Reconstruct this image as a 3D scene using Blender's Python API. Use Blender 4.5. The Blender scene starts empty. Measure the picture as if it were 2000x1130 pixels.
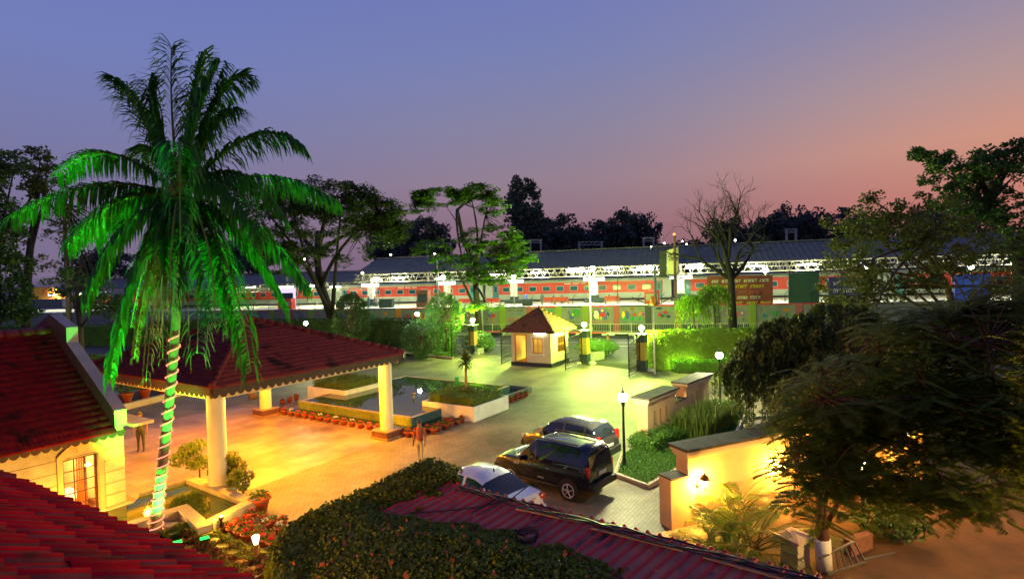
import bpy, math, random
import numpy as np
from mathutils import Vector, Matrix
random.seed(7); RNG = np.random.default_rng(7)
S = bpy.context.scene
COL = S.collection
PI = math.pi
# ---------------------------------------------------------------- camera
FPX, PITCH, ROLL, CH = 1100.0, -0.02342, -0.02918, 7.14
fw = Vector((0, math.cos(PITCH), math.sin(PITCH))); r0 = Vector((1, 0, 0)); u0 = Vector((0, -math.sin(PITCH), math.cos(PITCH)))
rt = math.cos(ROLL)*r0 + math.sin(ROLL)*u0; up = -math.sin(ROLL)*r0 + math.cos(ROLL)*u0
cd = bpy.data.cameras.new('camera'); cam = bpy.data.objects.new('camera', cd); COL.objects.link(cam)
cd.sensor_width = 36; cd.lens = FPX/2000*36; cd.clip_end = 3000; cd.clip_start = .05
M3 = Matrix((rt, up, -fw)).transposed(); cam.matrix_world = Matrix.Translation((0, 0, CH)) @ M3.to_4x4()
S.camera = cam
def ray(px, py): return (px-1000)*rt + (565-py)*up + FPX*fw
def W(px, py, z=0.0):                      # where a sight line of the survey photo meets height z
    d = ray(px, py); t = (z-CH)/d.z; return Vector((d.x*t, d.y*t, z))
def at(px, py, Y):                         # ... meets the vertical plane at distance Y
    d = ray(px, py); t = Y/d.y; return Vector((d.x*t, Y, CH+d.z*t))
# ---------------------------------------------------------------- world: dusk sky
S.view_settings.view_transform = 'Standard'; S.view_settings.look = 'None'; S.view_settings.exposure = .15; S.view_settings.gamma = 1
S.cycles.use_denoising = True; S.cycles.max_bounces = 6; S.cycles.diffuse_bounces = 3; S.cycles.glossy_bounces = 3
S.cycles.transmission_bounces = 4; S.cycles.transparent_max_bounces = 8; S.cycles.caustics_reflective = False; S.cycles.caustics_refractive = False
S.cycles.sample_clamp_indirect = 6
wd = bpy.data.worlds.new('World'); S.world = wd; wd.use_nodes = True
def world():
    nt = wd.node_tree; N = nt.nodes; L = nt.links; N.clear()
    out = N.new('ShaderNodeOutputWorld'); bg = N.new('ShaderNodeBackground'); L.new(bg.outputs[0], out.inputs[0])
    tc = N.new('ShaderNodeTexCoord'); sp = N.new('ShaderNodeSeparateXYZ'); L.new(tc.outputs['Generated'], sp.inputs[0])
    def ramp(stops, src):
        r = N.new('ShaderNodeValToRGB'); L.new(src, r.inputs[0]); e = r.color_ramp.elements
        while len(e) > 1: e.remove(e[-1])
        for i, (p, c) in enumerate(stops):
            x = e[0] if i == 0 else e.new(p); x.position = p; x.color = (*[((v/255)/12.92 if v < 10 else ((v/255+.055)/1.055)**2.4) for v in c], 1)
        return r.outputs[0]
    a = ramp([(0, (62, 58, 84)), (.02, (122, 107, 136)), (.12, (121, 111, 145)), (.22, (117, 120, 165)), (.33, (112, 124, 182)), (.45, (104, 118, 182)), (1, (66, 82, 150))], sp.outputs[2])
    m_ = ramp([(0, (70, 55, 74)), (.02, (130, 99, 118)), (.08, (142, 108, 121)), (.16, (148, 126, 140)), (.25, (135, 129, 156)), (.36, (119, 127, 174)), (.48, (108, 118, 180)), (1, (66, 82, 150))], sp.outputs[2])
    b = ramp([(0, (110, 66, 70)), (.02, (170, 100, 98)), (.08, (196, 121, 108)), (.17, (206, 147, 126)), (.25, (178, 147, 146)), (.34, (147, 136, 160)), (.46, (126, 125, 166)), (1, (70, 82, 148))], sp.outputs[2])
    at2 = N.new('ShaderNodeMath'); at2.operation = 'ARCTAN2'; L.new(sp.outputs[0], at2.inputs[0]); L.new(sp.outputs[1], at2.inputs[1])
    def mr(lo, hi):
        x = N.new('ShaderNodeMapRange'); x.interpolation_type = 'SMOOTHSTEP'; x.inputs[1].default_value = lo; x.inputs[2].default_value = hi; L.new(at2.outputs[0], x.inputs[0]); return x.outputs[0]
    def mix(f, p, q):
        x = N.new('ShaderNodeMix'); x.data_type = 'RGBA'; L.new(f, x.inputs[0]); L.new(p, x.inputs[6]); L.new(q, x.inputs[7]); return x.outputs[2]
    c = mix(mr(.05, .85), mix(mr(-.75, .2), a, m_), b)
    ab = N.new('ShaderNodeMath'); ab.operation = 'ABSOLUTE'; L.new(at2.outputs[0], ab.inputs[0])
    bk = N.new('ShaderNodeMapRange'); bk.inputs[1].default_value = 1.2; bk.inputs[2].default_value = 2.2; L.new(ab.outputs[0], bk.inputs[0])
    c = mix(bk.outputs[0], c, a)
    L.new(c, bg.inputs[0]); bg.inputs[1].default_value = .95
world()
# ---------------------------------------------------------------- helpers
def tag(o, label=None, cat=None, group=None, kind=None):
    if label: o['label'] = label
    if cat: o['category'] = cat
    if group: o['group'] = group
    if kind: o['kind'] = kind
    return o
def thing(name, label, cat, loc=(0, 0, 0), rz=0, group=None):
    o = bpy.data.objects.new(name, None); COL.objects.link(o); o.location = loc; o.rotation_euler = (0, 0, rz); o.empty_display_size = .1
    return tag(o, label, cat, group)
def world_of(o):
    m = Matrix.Identity(4)
    while o: m = o.matrix_basis @ m; o = o.parent
    return m
class MB:
    def __init__(s): s.v = []; s.f = []; s.m = []
    def add(s, vs, fs, m=0):
        k = len(s.v); s.v += [tuple(p) for p in vs]; s.f += [[k+i for i in f] for f in fs]; s.m += [m]*len(fs); return s
    def quad(s, a, b, c, d, m=0): return s.add((a, b, c, d), [(0, 1, 2, 3)], m)
    def box(s, c, sz, rz=0, m=0, tilt=None):
        x, y, z = sz[0]/2, sz[1]/2, sz[2]/2; R = Matrix.Rotation(rz, 3, 'Z')
        if tilt is not None: R = tilt
        c = Vector(c); P = [c + R @ Vector((i*x, j*y, k*z)) for k in (-1, 1) for i, j in ((-1, -1), (1, -1), (1, 1), (-1, 1))]
        return s.add(P, [(3, 2, 1, 0), (4, 5, 6, 7), (0, 1, 5, 4), (1, 2, 6, 5), (2, 3, 7, 6), (3, 0, 4, 7)], m)
    def bar(s, a, b, w, h=None, m=0):
        a, b = Vector(a), Vector(b); d = b-a; L_ = d.length
        if L_ < 1e-6: return s
        q = d.to_track_quat('X', 'Z').to_matrix(); return s.box((a+b)/2, (L_, w, h or w), m=m, tilt=q)
    def extr(s, poly, vec, m=0):
        n = len(poly); vec = Vector(vec); P = [Vector(p) for p in poly]; Q = [p+vec for p in P]
        return s.add(P+Q, [tuple(range(n))[::-1], tuple(range(n, 2*n))] + [(i, (i+1) % n, n+(i+1) % n, n+i) for i in range(n)], m)
    def prism(s, poly, z0, z1, m=0): return s.extr([(p[0], p[1], z0) for p in poly], (0, 0, z1-z0), m)
    def tube(s, pts, rad, n=7, m=0, cap=True):
        pts = [Vector(p) for p in pts]; k = len(pts)
        if not hasattr(rad, '__len__'): rad = [rad]*k
        vs = []; a = None
        for i, p in enumerate(pts):
            d = (pts[min(i+1, k-1)] - pts[max(i-1, 0)]).normalized()
            if a is None:
                a = d.orthogonal().normalized()
            a = (a - d*a.dot(d)); a = a.normalized() if a.length > 1e-6 else d.orthogonal().normalized()
            b = d.cross(a)
            vs += [p + float(rad[i])*(math.cos(2*PI*j/n)*a + math.sin(2*PI*j/n)*b) for j in range(n)]
        fs = [(i*n+j, i*n+(j+1) % n, (i+1)*n+(j+1) % n, (i+1)*n+j) for i in range(k-1) for j in range(n)]
        if cap: fs += [tuple(range(n))[::-1], tuple((k-1)*n+j for j in range(n))]
        return s.add(vs, fs, m)
    def lathe(s, prof, c=(0, 0, 0), n=16, m=0, axis=None):
        c = Vector(c); R = Matrix.Identity(3) if axis is None else Vector(axis).to_track_quat('Z', 'Y').to_matrix()
        vs = [c + R @ Vector((r*math.cos(2*PI*j/n), r*math.sin(2*PI*j/n), z)) for r, z in prof for j in range(n)]; k = len(prof)
        fs = [(i*n+j, i*n+(j+1) % n, (i+1)*n+(j+1) % n, (i+1)*n+j) for i in range(k-1) for j in range(n)] + [tuple(range(n))[::-1], tuple((k-1)*n+j for j in range(n))]
        return s.add(vs, fs, m)
    def ball(s, c, r, nu=12, nv=8, m=0, sc=(1, 1, 1)):
        c = Vector(c); vs = []; fs = []
        for i in range(nv+1):
            t = PI*i/nv
            for j in range(nu): vs.append(c+Vector((r*sc[0]*math.sin(t)*math.cos(2*PI*j/nu), r*sc[1]*math.sin(t)*math.sin(2*PI*j/nu), r*sc[2]*math.cos(t))))
        for i in range(nv):
            for j in range(nu): fs.append((i*nu+j, (i+1)*nu+j, (i+1)*nu+(j+1) % nu, i*nu+(j+1) % nu))
        return s.add(vs, fs, m)
    def build(s, name, mats, parent=None, smooth=False, bevel=0, local=False):
        me = bpy.data.meshes.new(name); vs = s.v
        if parent is not None and not local:
            iv = world_of(parent).inverted(); vs = [iv @ Vector(p) for p in vs]
        me.from_pydata([tuple(p) for p in vs], [], s.f); me.update()
        for mm in (mats if isinstance(mats, (list, tuple)) else [mats]): me.materials.append(mm)
        if any(s.m): me.polygons.foreach_set('material_index', s.m)
        if smooth: me.polygons.foreach_set('use_smooth', [True]*len(me.polygons))
        o = bpy.data.objects.new(name, me); COL.objects.link(o)
        if parent is not None: o.parent = parent
        if bevel:
            b = o.modifiers.new('bevel', 'BEVEL'); b.width = bevel; b.segments = 2; b.limit_method = 'ANGLE'
        return o
def npmesh(name, V, F, mat, parent=None, smooth=False):   # V (n,3), F (m,4) arrays
    V = np.asarray(V, float); F = np.asarray(F)
    if parent is not None:
        iv = np.array(world_of(parent).inverted()); V = V @ iv[:3, :3].T + iv[:3, 3]
    me = bpy.data.meshes.new(name); k = F.shape[1]
    me.vertices.add(len(V)); me.vertices.foreach_set('co', V.ravel()); me.loops.add(F.size); me.loops.foreach_set('vertex_index', F.ravel().astype(np.int32))
    me.polygons.add(len(F)); me.polygons.foreach_set('loop_start', np.arange(0, F.size, k, dtype=np.int32)); me.polygons.foreach_set('loop_total', np.full(len(F), k, dtype=np.int32))
    me.update(calc_edges=True); me.validate()
    for mm in (mat if isinstance(mat, (list, tuple)) else [mat]): me.materials.append(mm)
    if smooth: me.polygons.foreach_set('use_smooth', np.ones(len(F), bool))
    o = bpy.data.objects.new(name, me); COL.objects.link(o)
    if parent is not None: o.parent = parent
    return o
def kids(o): return [c for c in bpy.data.objects if c.parent is o]
CH_CACHE = {}
def copy_tree(o, loc=None, rz=None, label=None, parent=None):
    c = o.copy(); COL.objects.link(c)
    if parent is not None: c.parent = parent
    if loc is not None: c.location = loc
    if rz is not None: c.rotation_euler = (0, 0, rz)
    if label: c['label'] = label
    if o.name not in CH_CACHE: CH_CACHE[o.name] = kids(o)
    for k in CH_CACHE[o.name]: copy_tree(k, parent=c)
    return c
# ---------------------------------------------------------------- materials
def mat(name, c, c2=None, sc=4., rough=.7, bump=0, bsc=30., metal=0, emit=0, ec=None, spec=.4, det=4, lo=.35, hi=.65, coat=0, c3=None, sc3=1.5):
    m = bpy.data.materials.new(name); m.use_nodes = True; nt = m.node_tree; N = nt.nodes; L = nt.links; p = N['Principled BSDF']
    p.inputs['Base Color'].default_value = (*c, 1); p.inputs['Roughness'].default_value = rough; p.inputs['Metallic'].default_value = metal; p.inputs['Specular IOR Level'].default_value = spec
    if coat: p.inputs['Coat Weight'].default_value = coat; p.inputs['Coat Roughness'].default_value = .05
    tc = N.new('ShaderNodeTexCoord')
    def noise(scale, d=4):
        n = N.new('ShaderNodeTexNoise'); n.inputs['Scale'].default_value = scale; n.inputs['Detail'].default_value = d; L.new(tc.outputs['Object'], n.inputs['Vector']); return n
    col = None
    if c2 is not None:
        n = noise(sc, det); r = N.new('ShaderNodeMapRange'); r.inputs[1].default_value = lo; r.inputs[2].default_value = hi; L.new(n.outputs[0], r.inputs[0])
        x = N.new('ShaderNodeMix'); x.data_type = 'RGBA'; L.new(r.outputs[0], x.inputs[0]); x.inputs[6].default_value = (*c, 1); x.inputs[7].default_value = (*c2, 1); col = x.outputs[2]
    if c3 is not None:
        n = noise(sc3, 6); r = N.new('ShaderNodeMapRange'); r.inputs[1].default_value = .56; r.inputs[2].default_value = .68; L.new(n.outputs[0], r.inputs[0])
        x = N.new('ShaderNodeMix'); x.data_type = 'RGBA'; L.new(r.outputs[0], x.inputs[0]); L.new(col, x.inputs[6]); x.inputs[7].default_value = (*c3, 1); col = x.outputs[2]
    if col: L.new(col, p.inputs['Base Color'])
    if bump:
        n = noise(bsc, 5); b = N.new('ShaderNodeBump'); b.inputs['Strength'].default_value = bump; b.inputs['Distance'].default_value = .02; L.new(n.outputs[0], b.inputs['Height']); L.new(b.outputs[0], p.inputs['Normal'])
    if emit: p.inputs['Emission Color'].default_value = (*(ec or c), 1); p.inputs['Emission Strength'].default_value = emit
    return m
def leafmat(name, c, c2, tr=.35, sc=1.2, rough=.5):
    m = bpy.data.materials.new(name); m.use_nodes = True; nt = m.node_tree; N = nt.nodes; L = nt.links; p = N['Principled BSDF']; out = N['Material Output']
    tc = N.new('ShaderNodeTexCoord'); n = N.new('ShaderNodeTexNoise'); n.inputs['Scale'].default_value = sc; n.inputs['Detail'].default_value = 6; n.inputs['Roughness'].default_value = .75; L.new(tc.outputs['Object'], n.inputs['Vector'])
    r = N.new('ShaderNodeMapRange'); r.inputs[1].default_value = .3; r.inputs[2].default_value = .7; L.new(n.outputs[0], r.inputs[0])
    x = N.new('ShaderNodeMix'); x.data_type = 'RGBA'; L.new(r.outputs[0], x.inputs[0]); x.inputs[6].default_value = (*c, 1); x.inputs[7].default_value = (*c2, 1)
    L.new(x.outputs[2], p.inputs['Base Color']); p.inputs['Roughness'].default_value = rough; p.inputs['Specular IOR Level'].default_value = .3
    t = N.new('ShaderNodeBsdfTranslucent'); L.new(x.outputs[2], t.inputs[0]); ms = N.new('ShaderNodeMixShader'); ms.inputs[0].default_value = tr
    L.new(p.outputs[0], ms.inputs[1]); L.new(t.outputs[0], ms.inputs[2]); L.new(ms.outputs[0], out.inputs[0]); return m
def brickmat(name, c, c2, mortar, bw, bh, rz=0, rough=.8, msize=.012, sc=1, big=None, spec=.35, bump=.4):
    m = mat(name, c, rough=rough, spec=spec); nt = m.node_tree; N = nt.nodes; L = nt.links; p = N['Principled BSDF']
    tc = N.new('ShaderNodeTexCoord'); mp = N.new('ShaderNodeMapping'); mp.inputs['Rotation'].default_value = (0, 0, -rz); L.new(tc.outputs['Object'], mp.inputs[0])
    b = N.new('ShaderNodeTexBrick'); L.new(mp.outputs[0], b.inputs['Vector']); b.inputs['Color1'].default_value = (*c, 1); b.inputs['Color2'].default_value = (*c2, 1); b.inputs['Mortar'].default_value = (*mortar, 1)
    b.inputs['Scale'].default_value = 1; b.inputs['Brick Width'].default_value = bw; b.inputs['Row Height'].default_value = bh; b.inputs['Mortar Size'].default_value = msize; b.inputs['Bias'].default_value = 0
    n = N.new('ShaderNodeTexNoise'); n.inputs['Scale'].default_value = .35; n.inputs['Detail'].default_value = 7; n.inputs['Roughness'].default_value = .65; L.new(tc.outputs['Object'], n.inputs['Vector'])
    r = N.new('ShaderNodeMapRange'); r.inputs[1].default_value = .35; r.inputs[2].default_value = .65; r.inputs[3].default_value = .5; r.inputs[4].default_value = 1.15; L.new(n.outputs[0], r.inputs[0])
    x = N.new('ShaderNodeMix'); x.data_type = 'RGBA'; x.blend_type = 'MULTIPLY'; x.inputs[0].default_value = 1; L.new(b.outputs[0], x.inputs[6]); L.new(r.outputs[0], x.inputs[7]); L.new(x.outputs[2], p.inputs['Base Color'])
    bp = N.new('ShaderNodeBump'); bp.inputs['Strength'].default_value = bump; bp.inputs['Distance'].default_value = .01; bp.invert = True; L.new(b.outputs['Fac'], bp.inputs['Height']); L.new(bp.outputs[0], p.inputs['Normal'])
    return m
def watermat(name, c, rough=.03, bump=.03, bsc=6):
    m = mat(name, c, rough=rough, spec=.5, bump=bump, bsc=bsc); m.node_tree.nodes['Principled BSDF'].inputs['IOR'].default_value = 1.33; return m
def emitmat(name, c, s):
    m = bpy.data.materials.new(name); m.use_nodes = True; nt = m.node_tree; N = nt.nodes; N.clear()
    o = N.new('ShaderNodeOutputMaterial'); e = N.new('ShaderNodeEmission'); e.inputs[0].default_value = (*c, 1); e.inputs[1].default_value = s; nt.links.new(e.outputs[0], o.inputs[0]); return m
def lamp(name, kind, loc, power, color, r=.1, target=None, size=None, spot=None, parent=None):
    d = bpy.data.lights.new(name, kind); d.energy = power; d.color = color
    if kind == 'AREA': d.shape = 'RECTANGLE'; d.size, d.size_y = size
    else: d.shadow_soft_size = r
    if kind == 'SPOT': d.spot_size = spot; d.spot_blend = .6
    o = bpy.data.objects.new(name, d); COL.objects.link(o); loc = Vector(loc)
    R = Matrix.Identity(4)
    if target is not None: R = (Vector(target)-loc).to_track_quat('-Z', 'Y').to_matrix().to_4x4()
    m = Matrix.Translation(loc) @ R
    if parent is not None: m = world_of(parent).inverted() @ m; o.parent = parent
    o.matrix_basis = m
    return o
AA = math.radians(57)
A = Vector((math.cos(AA), math.sin(AA), 0)); B = Vector((-math.sin(AA), math.cos(AA), 0)); Z = Vector((0, 0, 1))
def ab(o, a, b, z=0): return Vector((o[0], o[1], 0)) + A*a + B*b + Z*z
KERB = Vector((8.76, 65.26, 0)); ST = Vector((.958, -.287, 0)); SN = Vector((.287, .958, 0))
def sp(s, d, z=0): return KERB + ST*s + SN*d + Z*z          # station frame: along the track, away from the road
def st(px, py, d):
    r = ray(px, py); t = (d + KERB.dot(SN))/(r.x*SN.x + r.y*SN.y); p = Vector((0, 0, CH))+r*t; return (p-KERB).dot(ST), p.z
AS = math.atan2(ST.y, ST.x)
# shared paints
PLASTER = mat('cream plaster', (.55, .49, .38), (.44, .38, .28), 1.5, .85, .15, 20, c3=(.34, .29, .21), sc3=.9)
WHITEP = mat('white paint', (.72, .70, .64), (.6, .58, .5), 2, .6)
BLACKM = mat('black metal', (.015, .016, .018), rough=.45, metal=.3)
TERRA = mat('terracotta', (.42, .085, .03), (.32, .06, .02), 6, .75)
STONE = mat('cap stone', (.22, .2, .17), (.12, .11, .1), 3, .85, .3)
CONC = mat('concrete', (.33, .31, .27), (.24, .22, .19), 2, .85, .2)
GLASSD = mat('dark glass', (.01, .014, .018), rough=.06, spec=.8)
SOIL = mat('soil', (.045, .03, .018), (.02, .014, .009), 6, .95, .5)
WATERG = watermat('pond water', (.02, .035, .012))
WOOD = mat('varnished wood', (.28, .11, .03), (.2, .07, .02), 3, .5)
WARM = (1, .55, .12)
# ================================================================ ground
def sheet(name, poly, z, m, kind='structure'):
    mb = MB(); mb.add([(p[0], p[1], z) for p in poly], [tuple(range(len(poly)))]); return tag(mb.build(name, m), kind=kind)
sheet('ground', [(-900, -40), (900, -40), (900, 1500), (-900, 1500)], 0, mat('earth', (.05, .045, .025), (.03, .04, .012), .6, .95, .4, 8))
PAVE = brickmat('brick paving', (.29, .24, .145), (.23, .19, .115), (.15, .125, .08), .24, .12, AA, .6, .01, spec=.4, bump=.3)
sheet('drive_paving', [(-34, 4), (5.2, 4), (5.2, 16), (6.6, 19), (9.6, 25), (24, 33), (24, 41), (9.6, 40.3), (5.7, 44.6), (.5, 48.7), (-3.8, 52.7), (-9, 50), (-30, 56.4), (-48, 62), (-48, 30), (-34, 20)], .008, PAVE)
sheet('road', [sp(-150, -20), sp(150, -20), sp(150, .02), sp(-150, .02)], .004, mat('asphalt', (.06, .06, .058), (.04, .04, .04), 1.5, .75, .3, 60))
for k, d in enumerate((-6.6, -9.4)): sheet('lane_line', [sp(-80, d), sp(60, d), sp(60, d+.13), sp(-80, d+.13)], .009, WHITEP)
c2 = Vector((-5.85, 25.39, 0)); CA, CB = 7.78, 9.15
SLABM = brickmat('canopy floor stone', (.44, .33, .22), (.33, .2, .12), (.3, .22, .14), 1.25, .62, AA, .42, .008, spec=.5, bump=.15)
sheet('canopy_floor', [ab(c2, 1.15, -.35), ab(c2, 1.15, 13), ab(c2, -13, 13), ab(c2, -13, 3.6), ab(c2, -9.3, 3.6), ab(c2, -9.3, -.35)], .013, SLABM)
sheet('brown_yard', [(4.6, 4), (40, 4), (40, 30), (12, 24), (7.5, 16), (5.2, 14)], .012, mat('brown yard paving', (.12, .055, .022), (.07, .034, .015), 1.2, .85, .4, 14))
# ================================================================ tiled roofs
def prof_mang(x):  # x in tile widths, interlocking flat tile with two ribs
    f = x - np.floor(x); return .022*np.exp(-((f-.08)/.06)**2) + .013*np.exp(-((f-.55)/.07)**2)
def prof_roll(x):
    f = x - np.floor(x); return .04*np.sqrt(np.clip(1-((f-.3)/.26)**2, 0, 1)) + .008*np.exp(-((f-.8)/.1)**2)
def tileroof(name, eL, eR, rL, rR, mats, parent, pitch=.25, course=.3, prof=prof_mang, sub=8, lift=.035, stagger=.5, jit=0., drop=.05):
    eL, eR, rL, rR = map(Vector, (eL, eR, rL, rR)); e = (eR-eL); Lw = e.length; e.normalize()
    sv = (rL-eL) - e*((rL-eL).dot(e)); Ls = sv.length; sv.normalize(); nn = e.cross(sv).normalized()
    if nn.z < 0: nn = -nn
    a1 = (rL-eL).dot(e); b1 = (rR-eR).dot(e); n = max(2, int(round(Ls/course)))
    lo, hi = min(0, a1), max(Lw, Lw+b1); us = np.arange(lo, hi+pitch/sub, pitch/sub)
    E, Sv, Nn, O = (np.array(q) for q in (e, sv, nn, eL)); V = []; F = []; MI = []; k = 0; rs = np.random.default_rng(3)
    def row(u, v, h): return O + u[:, None]*E + (v*Ls)*Sv + h[:, None]*Nn
    for i in range(n):
        v0, v1 = i/n, min(1., (i+1)/n+.02/Ls); off = (i % 2)*stagger
        j = rs.normal(0, jit, int((hi-lo)/pitch)+3)
        ti = np.clip(((us-lo)/pitch+off).astype(int), 0, len(j)-1); h = prof(us/pitch+off) + j[ti]
        ua, ub = np.clip(us, v0*a1, Lw+v0*b1), np.clip(us, v1*a1, Lw+v1*b1)
        dv = np.zeros_like(us)
        rows = [row(ua, v0, h*0-drop), row(ua, v0-.012/Ls, h+lift), row(ub, v1, h)]
        m = len(us); V += rows
        g = np.arange(m-1)
        ok = (np.abs(np.diff(ua))+np.abs(np.diff(ub))) > 1e-4; g = g[ok]
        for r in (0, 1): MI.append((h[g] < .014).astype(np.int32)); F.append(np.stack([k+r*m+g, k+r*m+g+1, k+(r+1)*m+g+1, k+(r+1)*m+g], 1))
        k += 3*m
    o = npmesh(name, np.concatenate(V), np.concatenate(F), mats, parent, True)
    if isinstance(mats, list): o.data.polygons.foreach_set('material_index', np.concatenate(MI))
    return o
def ridgecaps(mb, a, b, r=.11, step=.38, m=0):
    a, b = Vector(a), Vector(b); n = max(1, int((b-a).length/step)); d = (b-a)/n
    for i in range(n): mb.tube([a+d*i, a+d*(i+.55), a+d*(i+1.06)], [r*1.15, r, r*.93], 9, m)
TILE = mat('clay roof tile', (.19, .034, .036), (.12, .027, .03), 5, .75, .25, 40, c3=(.028, .014, .016), sc3=1.1, spec=.06)
TILE2 = mat('weathered red roof tile', (.15, .01, .014), (.09, .009, .012), 6, .8, .25, 40, c3=(.024, .009, .01), sc3=1.6, spec=.06)
TILE3 = mat('red barrel tile', (.23, .004, .016), (.13, .004, .014), 3, .7, .25, 40, c3=(.03, .01, .015), sc3=2.0, spec=.03)
TILE4 = mat('mossy brown tile', (.17, .075, .035), (.09, .04, .02), 5, .7, .25, 40, c3=(.04, .03, .014), sc3=1.2)

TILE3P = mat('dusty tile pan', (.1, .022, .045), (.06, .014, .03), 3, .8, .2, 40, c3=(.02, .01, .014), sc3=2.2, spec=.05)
for m_ in (TILE3P, TILE, TILE2, TILE3): m_.node_tree.nodes['Principled BSDF'].inputs['IOR'].default_value = 1.08
# ================================================================ entrance canopy (hip roof on four round columns)
cc = [ab(c2, -CA, 0), ab(c2, 0, 0), ab(c2, 0, CB), ab(c2, -CA, CB)]     # near, right, far, left columns
ctr = ab(c2, -CA/2, CB/2)
CREAM = mat('cream ceiling paint', (.6, .5, .34), (.52, .42, .28), 2, .8)
can = thing('entrance_canopy', 'open porch with a dark red hipped tile roof on round white columns', 'porch', ctr)
ez = 3.76; az = 5.62
ec = [ab(c2, -CA-.33, -.4, ez), ab(c2, .75, -.5, ez), ab(c2, .75, CB+.5, ez), ab(c2, -CA-.33, CB+.5, ez)]
ra, rb = ab(ctr, 0, -.35, az), ab(ctr, 0, .35, az)
tileroof('roof_tiles', ec[0], ec[1], ra, ra, TILE, can, .25, .3)
tileroof('roof_tiles', ec[1], ec[2], ra, rb, TILE, can, .25, .3)
tileroof('roof_tiles', ec[2], ec[3], rb, rb, TILE, can, .25, .3)
tileroof('roof_tiles', ec[3], ec[0], rb, ra, TILE, can, .25, .3)
mb = MB()
for a, b in ((ec[0], ra), (ec[1], ra), (ec[2], rb), (ec[3], rb), (ra, rb)): ridgecaps(mb, a+Z*.08, b+Z*.08, .1)
mb.build('ridge_caps', TILE, can, True)
def valance(mb, a, b, n_, h=.12, tooth=.16, pitch=.3, m=0):
    a, b = Vector(a), Vector(b); L_ = (b-a).length; k = max(1, int(round(L_/pitch))); d = (b-a)/k; n_ = Vector(n_)*.025
    for i in range(k):
        p = a+d*i; q_ = [p, p-Z*h] + [p+d*(.5-.5*math.cos(PI*j/6))*1.0-Z*(h+tooth*math.sin(PI*j/6)**1.3) for j in range(1, 6)] + [p+d-Z*h, p+d]
        mb.extr(q_, n_, m)
mb = MB()
for i in range(4):
    a, b = ec[i], ec[(i+1) % 4]; ins = (Vector((ctr.x, ctr.y, ez))-(a+b)/2).normalized(); valance(mb, a+ins*.05+Z*.02, b+ins*.05+Z*.02, ins, .2, .2, .3)
VALM = mat('dark carved valance', (.055, .022, .014), (.03, .014, .01), 6, .7)
mb.build('valance', VALM, can)
mb = MB(); q = [ab(c2, -CA-.26, -.3), ab(c2, .5, -.35), ab(c2, .5, CB+.35), ab(c2, -CA-.26, CB+.35)]
mb.prism(q, 3.5, 3.58); mb.build('ceiling', CREAM, can)
mb = MB()
for i in range(4):
    a, b = q[i], q[(i+1) % 4]; mb.bar(a+Z*3.6+(b-a).normalized()*.06, b+Z*3.6-(b-a).normalized()*.06, .1, .22)
mb.build('fascia', mat('dark fascia wood', (.05, .022, .014), rough=.7), can)
mb = MB()
for i in range(4):
    a, b = cc[i], cc[(i+1) % 4]; d = (b-a).normalized()*.22; mb.bar(a+d+Z*3.4, b-d+Z*3.4, .3, .19)
mb.build('beam', CREAM, can)
PLINM = mat('brown plinth stone', (.16, .06, .03), (.1, .04, .022), 4, .45)
COLM = mat('cream column paint', (.66, .58, .38), (.6, .52, .33), 2, .6)
for i, p in enumerate(cc):
    c = MB().lathe([(.31, .38), (.31, .42), (.3, .5), (.285, 3.495)], p, 28).build('column', COLM, can, True)
    c.data.set_sharp_from_angle(angle=.6)
    if i in (1, 2):
        mb = MB(); mb.box(p+Z*.2, (.98, .98, .36), AA); mb.box(p+Z*.06, (1.06, 1.06, .1), AA, 1); mb.box(p+Z*.39, (1.02, 1.02, .03), AA, 1)
        mb.build('plinth', [PLINM, mat('plinth moulding', (.3, .17, .09), rough=.5)], c, bevel=.008)
    else: MB().box(p+Z*.2, (.8, .8, .4), AA).build('plinth', PLASTER, c)
DL = emitmat('porch downlight', (1, .62, .2), 30)
for i, (u, v) in enumerate(((-.9, .35), (-1.2, 7.8), (-6.9, .35), (-6.6, 7.8), (-3.9, .3), (-3.9, 7.0), (-3.9, 4.6))):
    p = ab(c2, u, v, 3.49); dlo = MB().lathe([(.1, 0), (.12, -.02), (.1, -.035)], p, 12).build('downlight', DL, can)
    lamp('porch_lamp', 'POINT', p-Z*.3, 1250 if v < 1 else 480, (1, .37, .010), .14, parent=can)
# ================================================================ left building with the arched window
C0 = Vector((-12.45, 17.75, 0))
bl = thing('gabled_building', 'cream rusticated building with a red tile roof, coped gable and lit window', 'building', ab(C0, -4, 3))
RW = brickmat('cream rusticated wall', (.52, .44, .32), (.5, .42, .3), (.24, .19, .13), 30, .36, 0, .85, .014, bump=.8)
mp = [n for n in RW.node_tree.nodes if n.bl_idname == 'ShaderNodeMapping'][0]
RW2 = RW
def wallmap(m, rz):
    mp = [n for n in m.node_tree.nodes if n.bl_idname == 'ShaderNodeMapping'][0]
    nt = m.node_tree; tc = [n for n in nt.nodes if n.bl_idname == 'ShaderNodeTexCoord'][-1]
    s = nt.nodes.new('ShaderNodeSeparateXYZ'); c = nt.nodes.new('ShaderNodeCombineXYZ'); nt.links.new(tc.outputs['Object'], s.inputs[0]); nt.links.new(s.outputs[0], c.inputs[0]); nt.links.new(s.outputs[2], c.inputs[1]); nt.links.new(c.outputs[0], mp.inputs[0]); mp.inputs['Rotation'].default_value = (0, 0, 0)
wallmap(RW, 0)
wh = 2.78
mb = MB(); w0, w1, wz0, wz1 = -1.62, -.72, .33, 2.12         # window opening along A from the corner
def wallbox(a0, a1, z0, z1): mb.extr([ab(C0, a0, 0, z0), ab(C0, a1, 0, z0), ab(C0, a1, 0, z1), ab(C0, a0, 0, z1)], B*.3)
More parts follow.
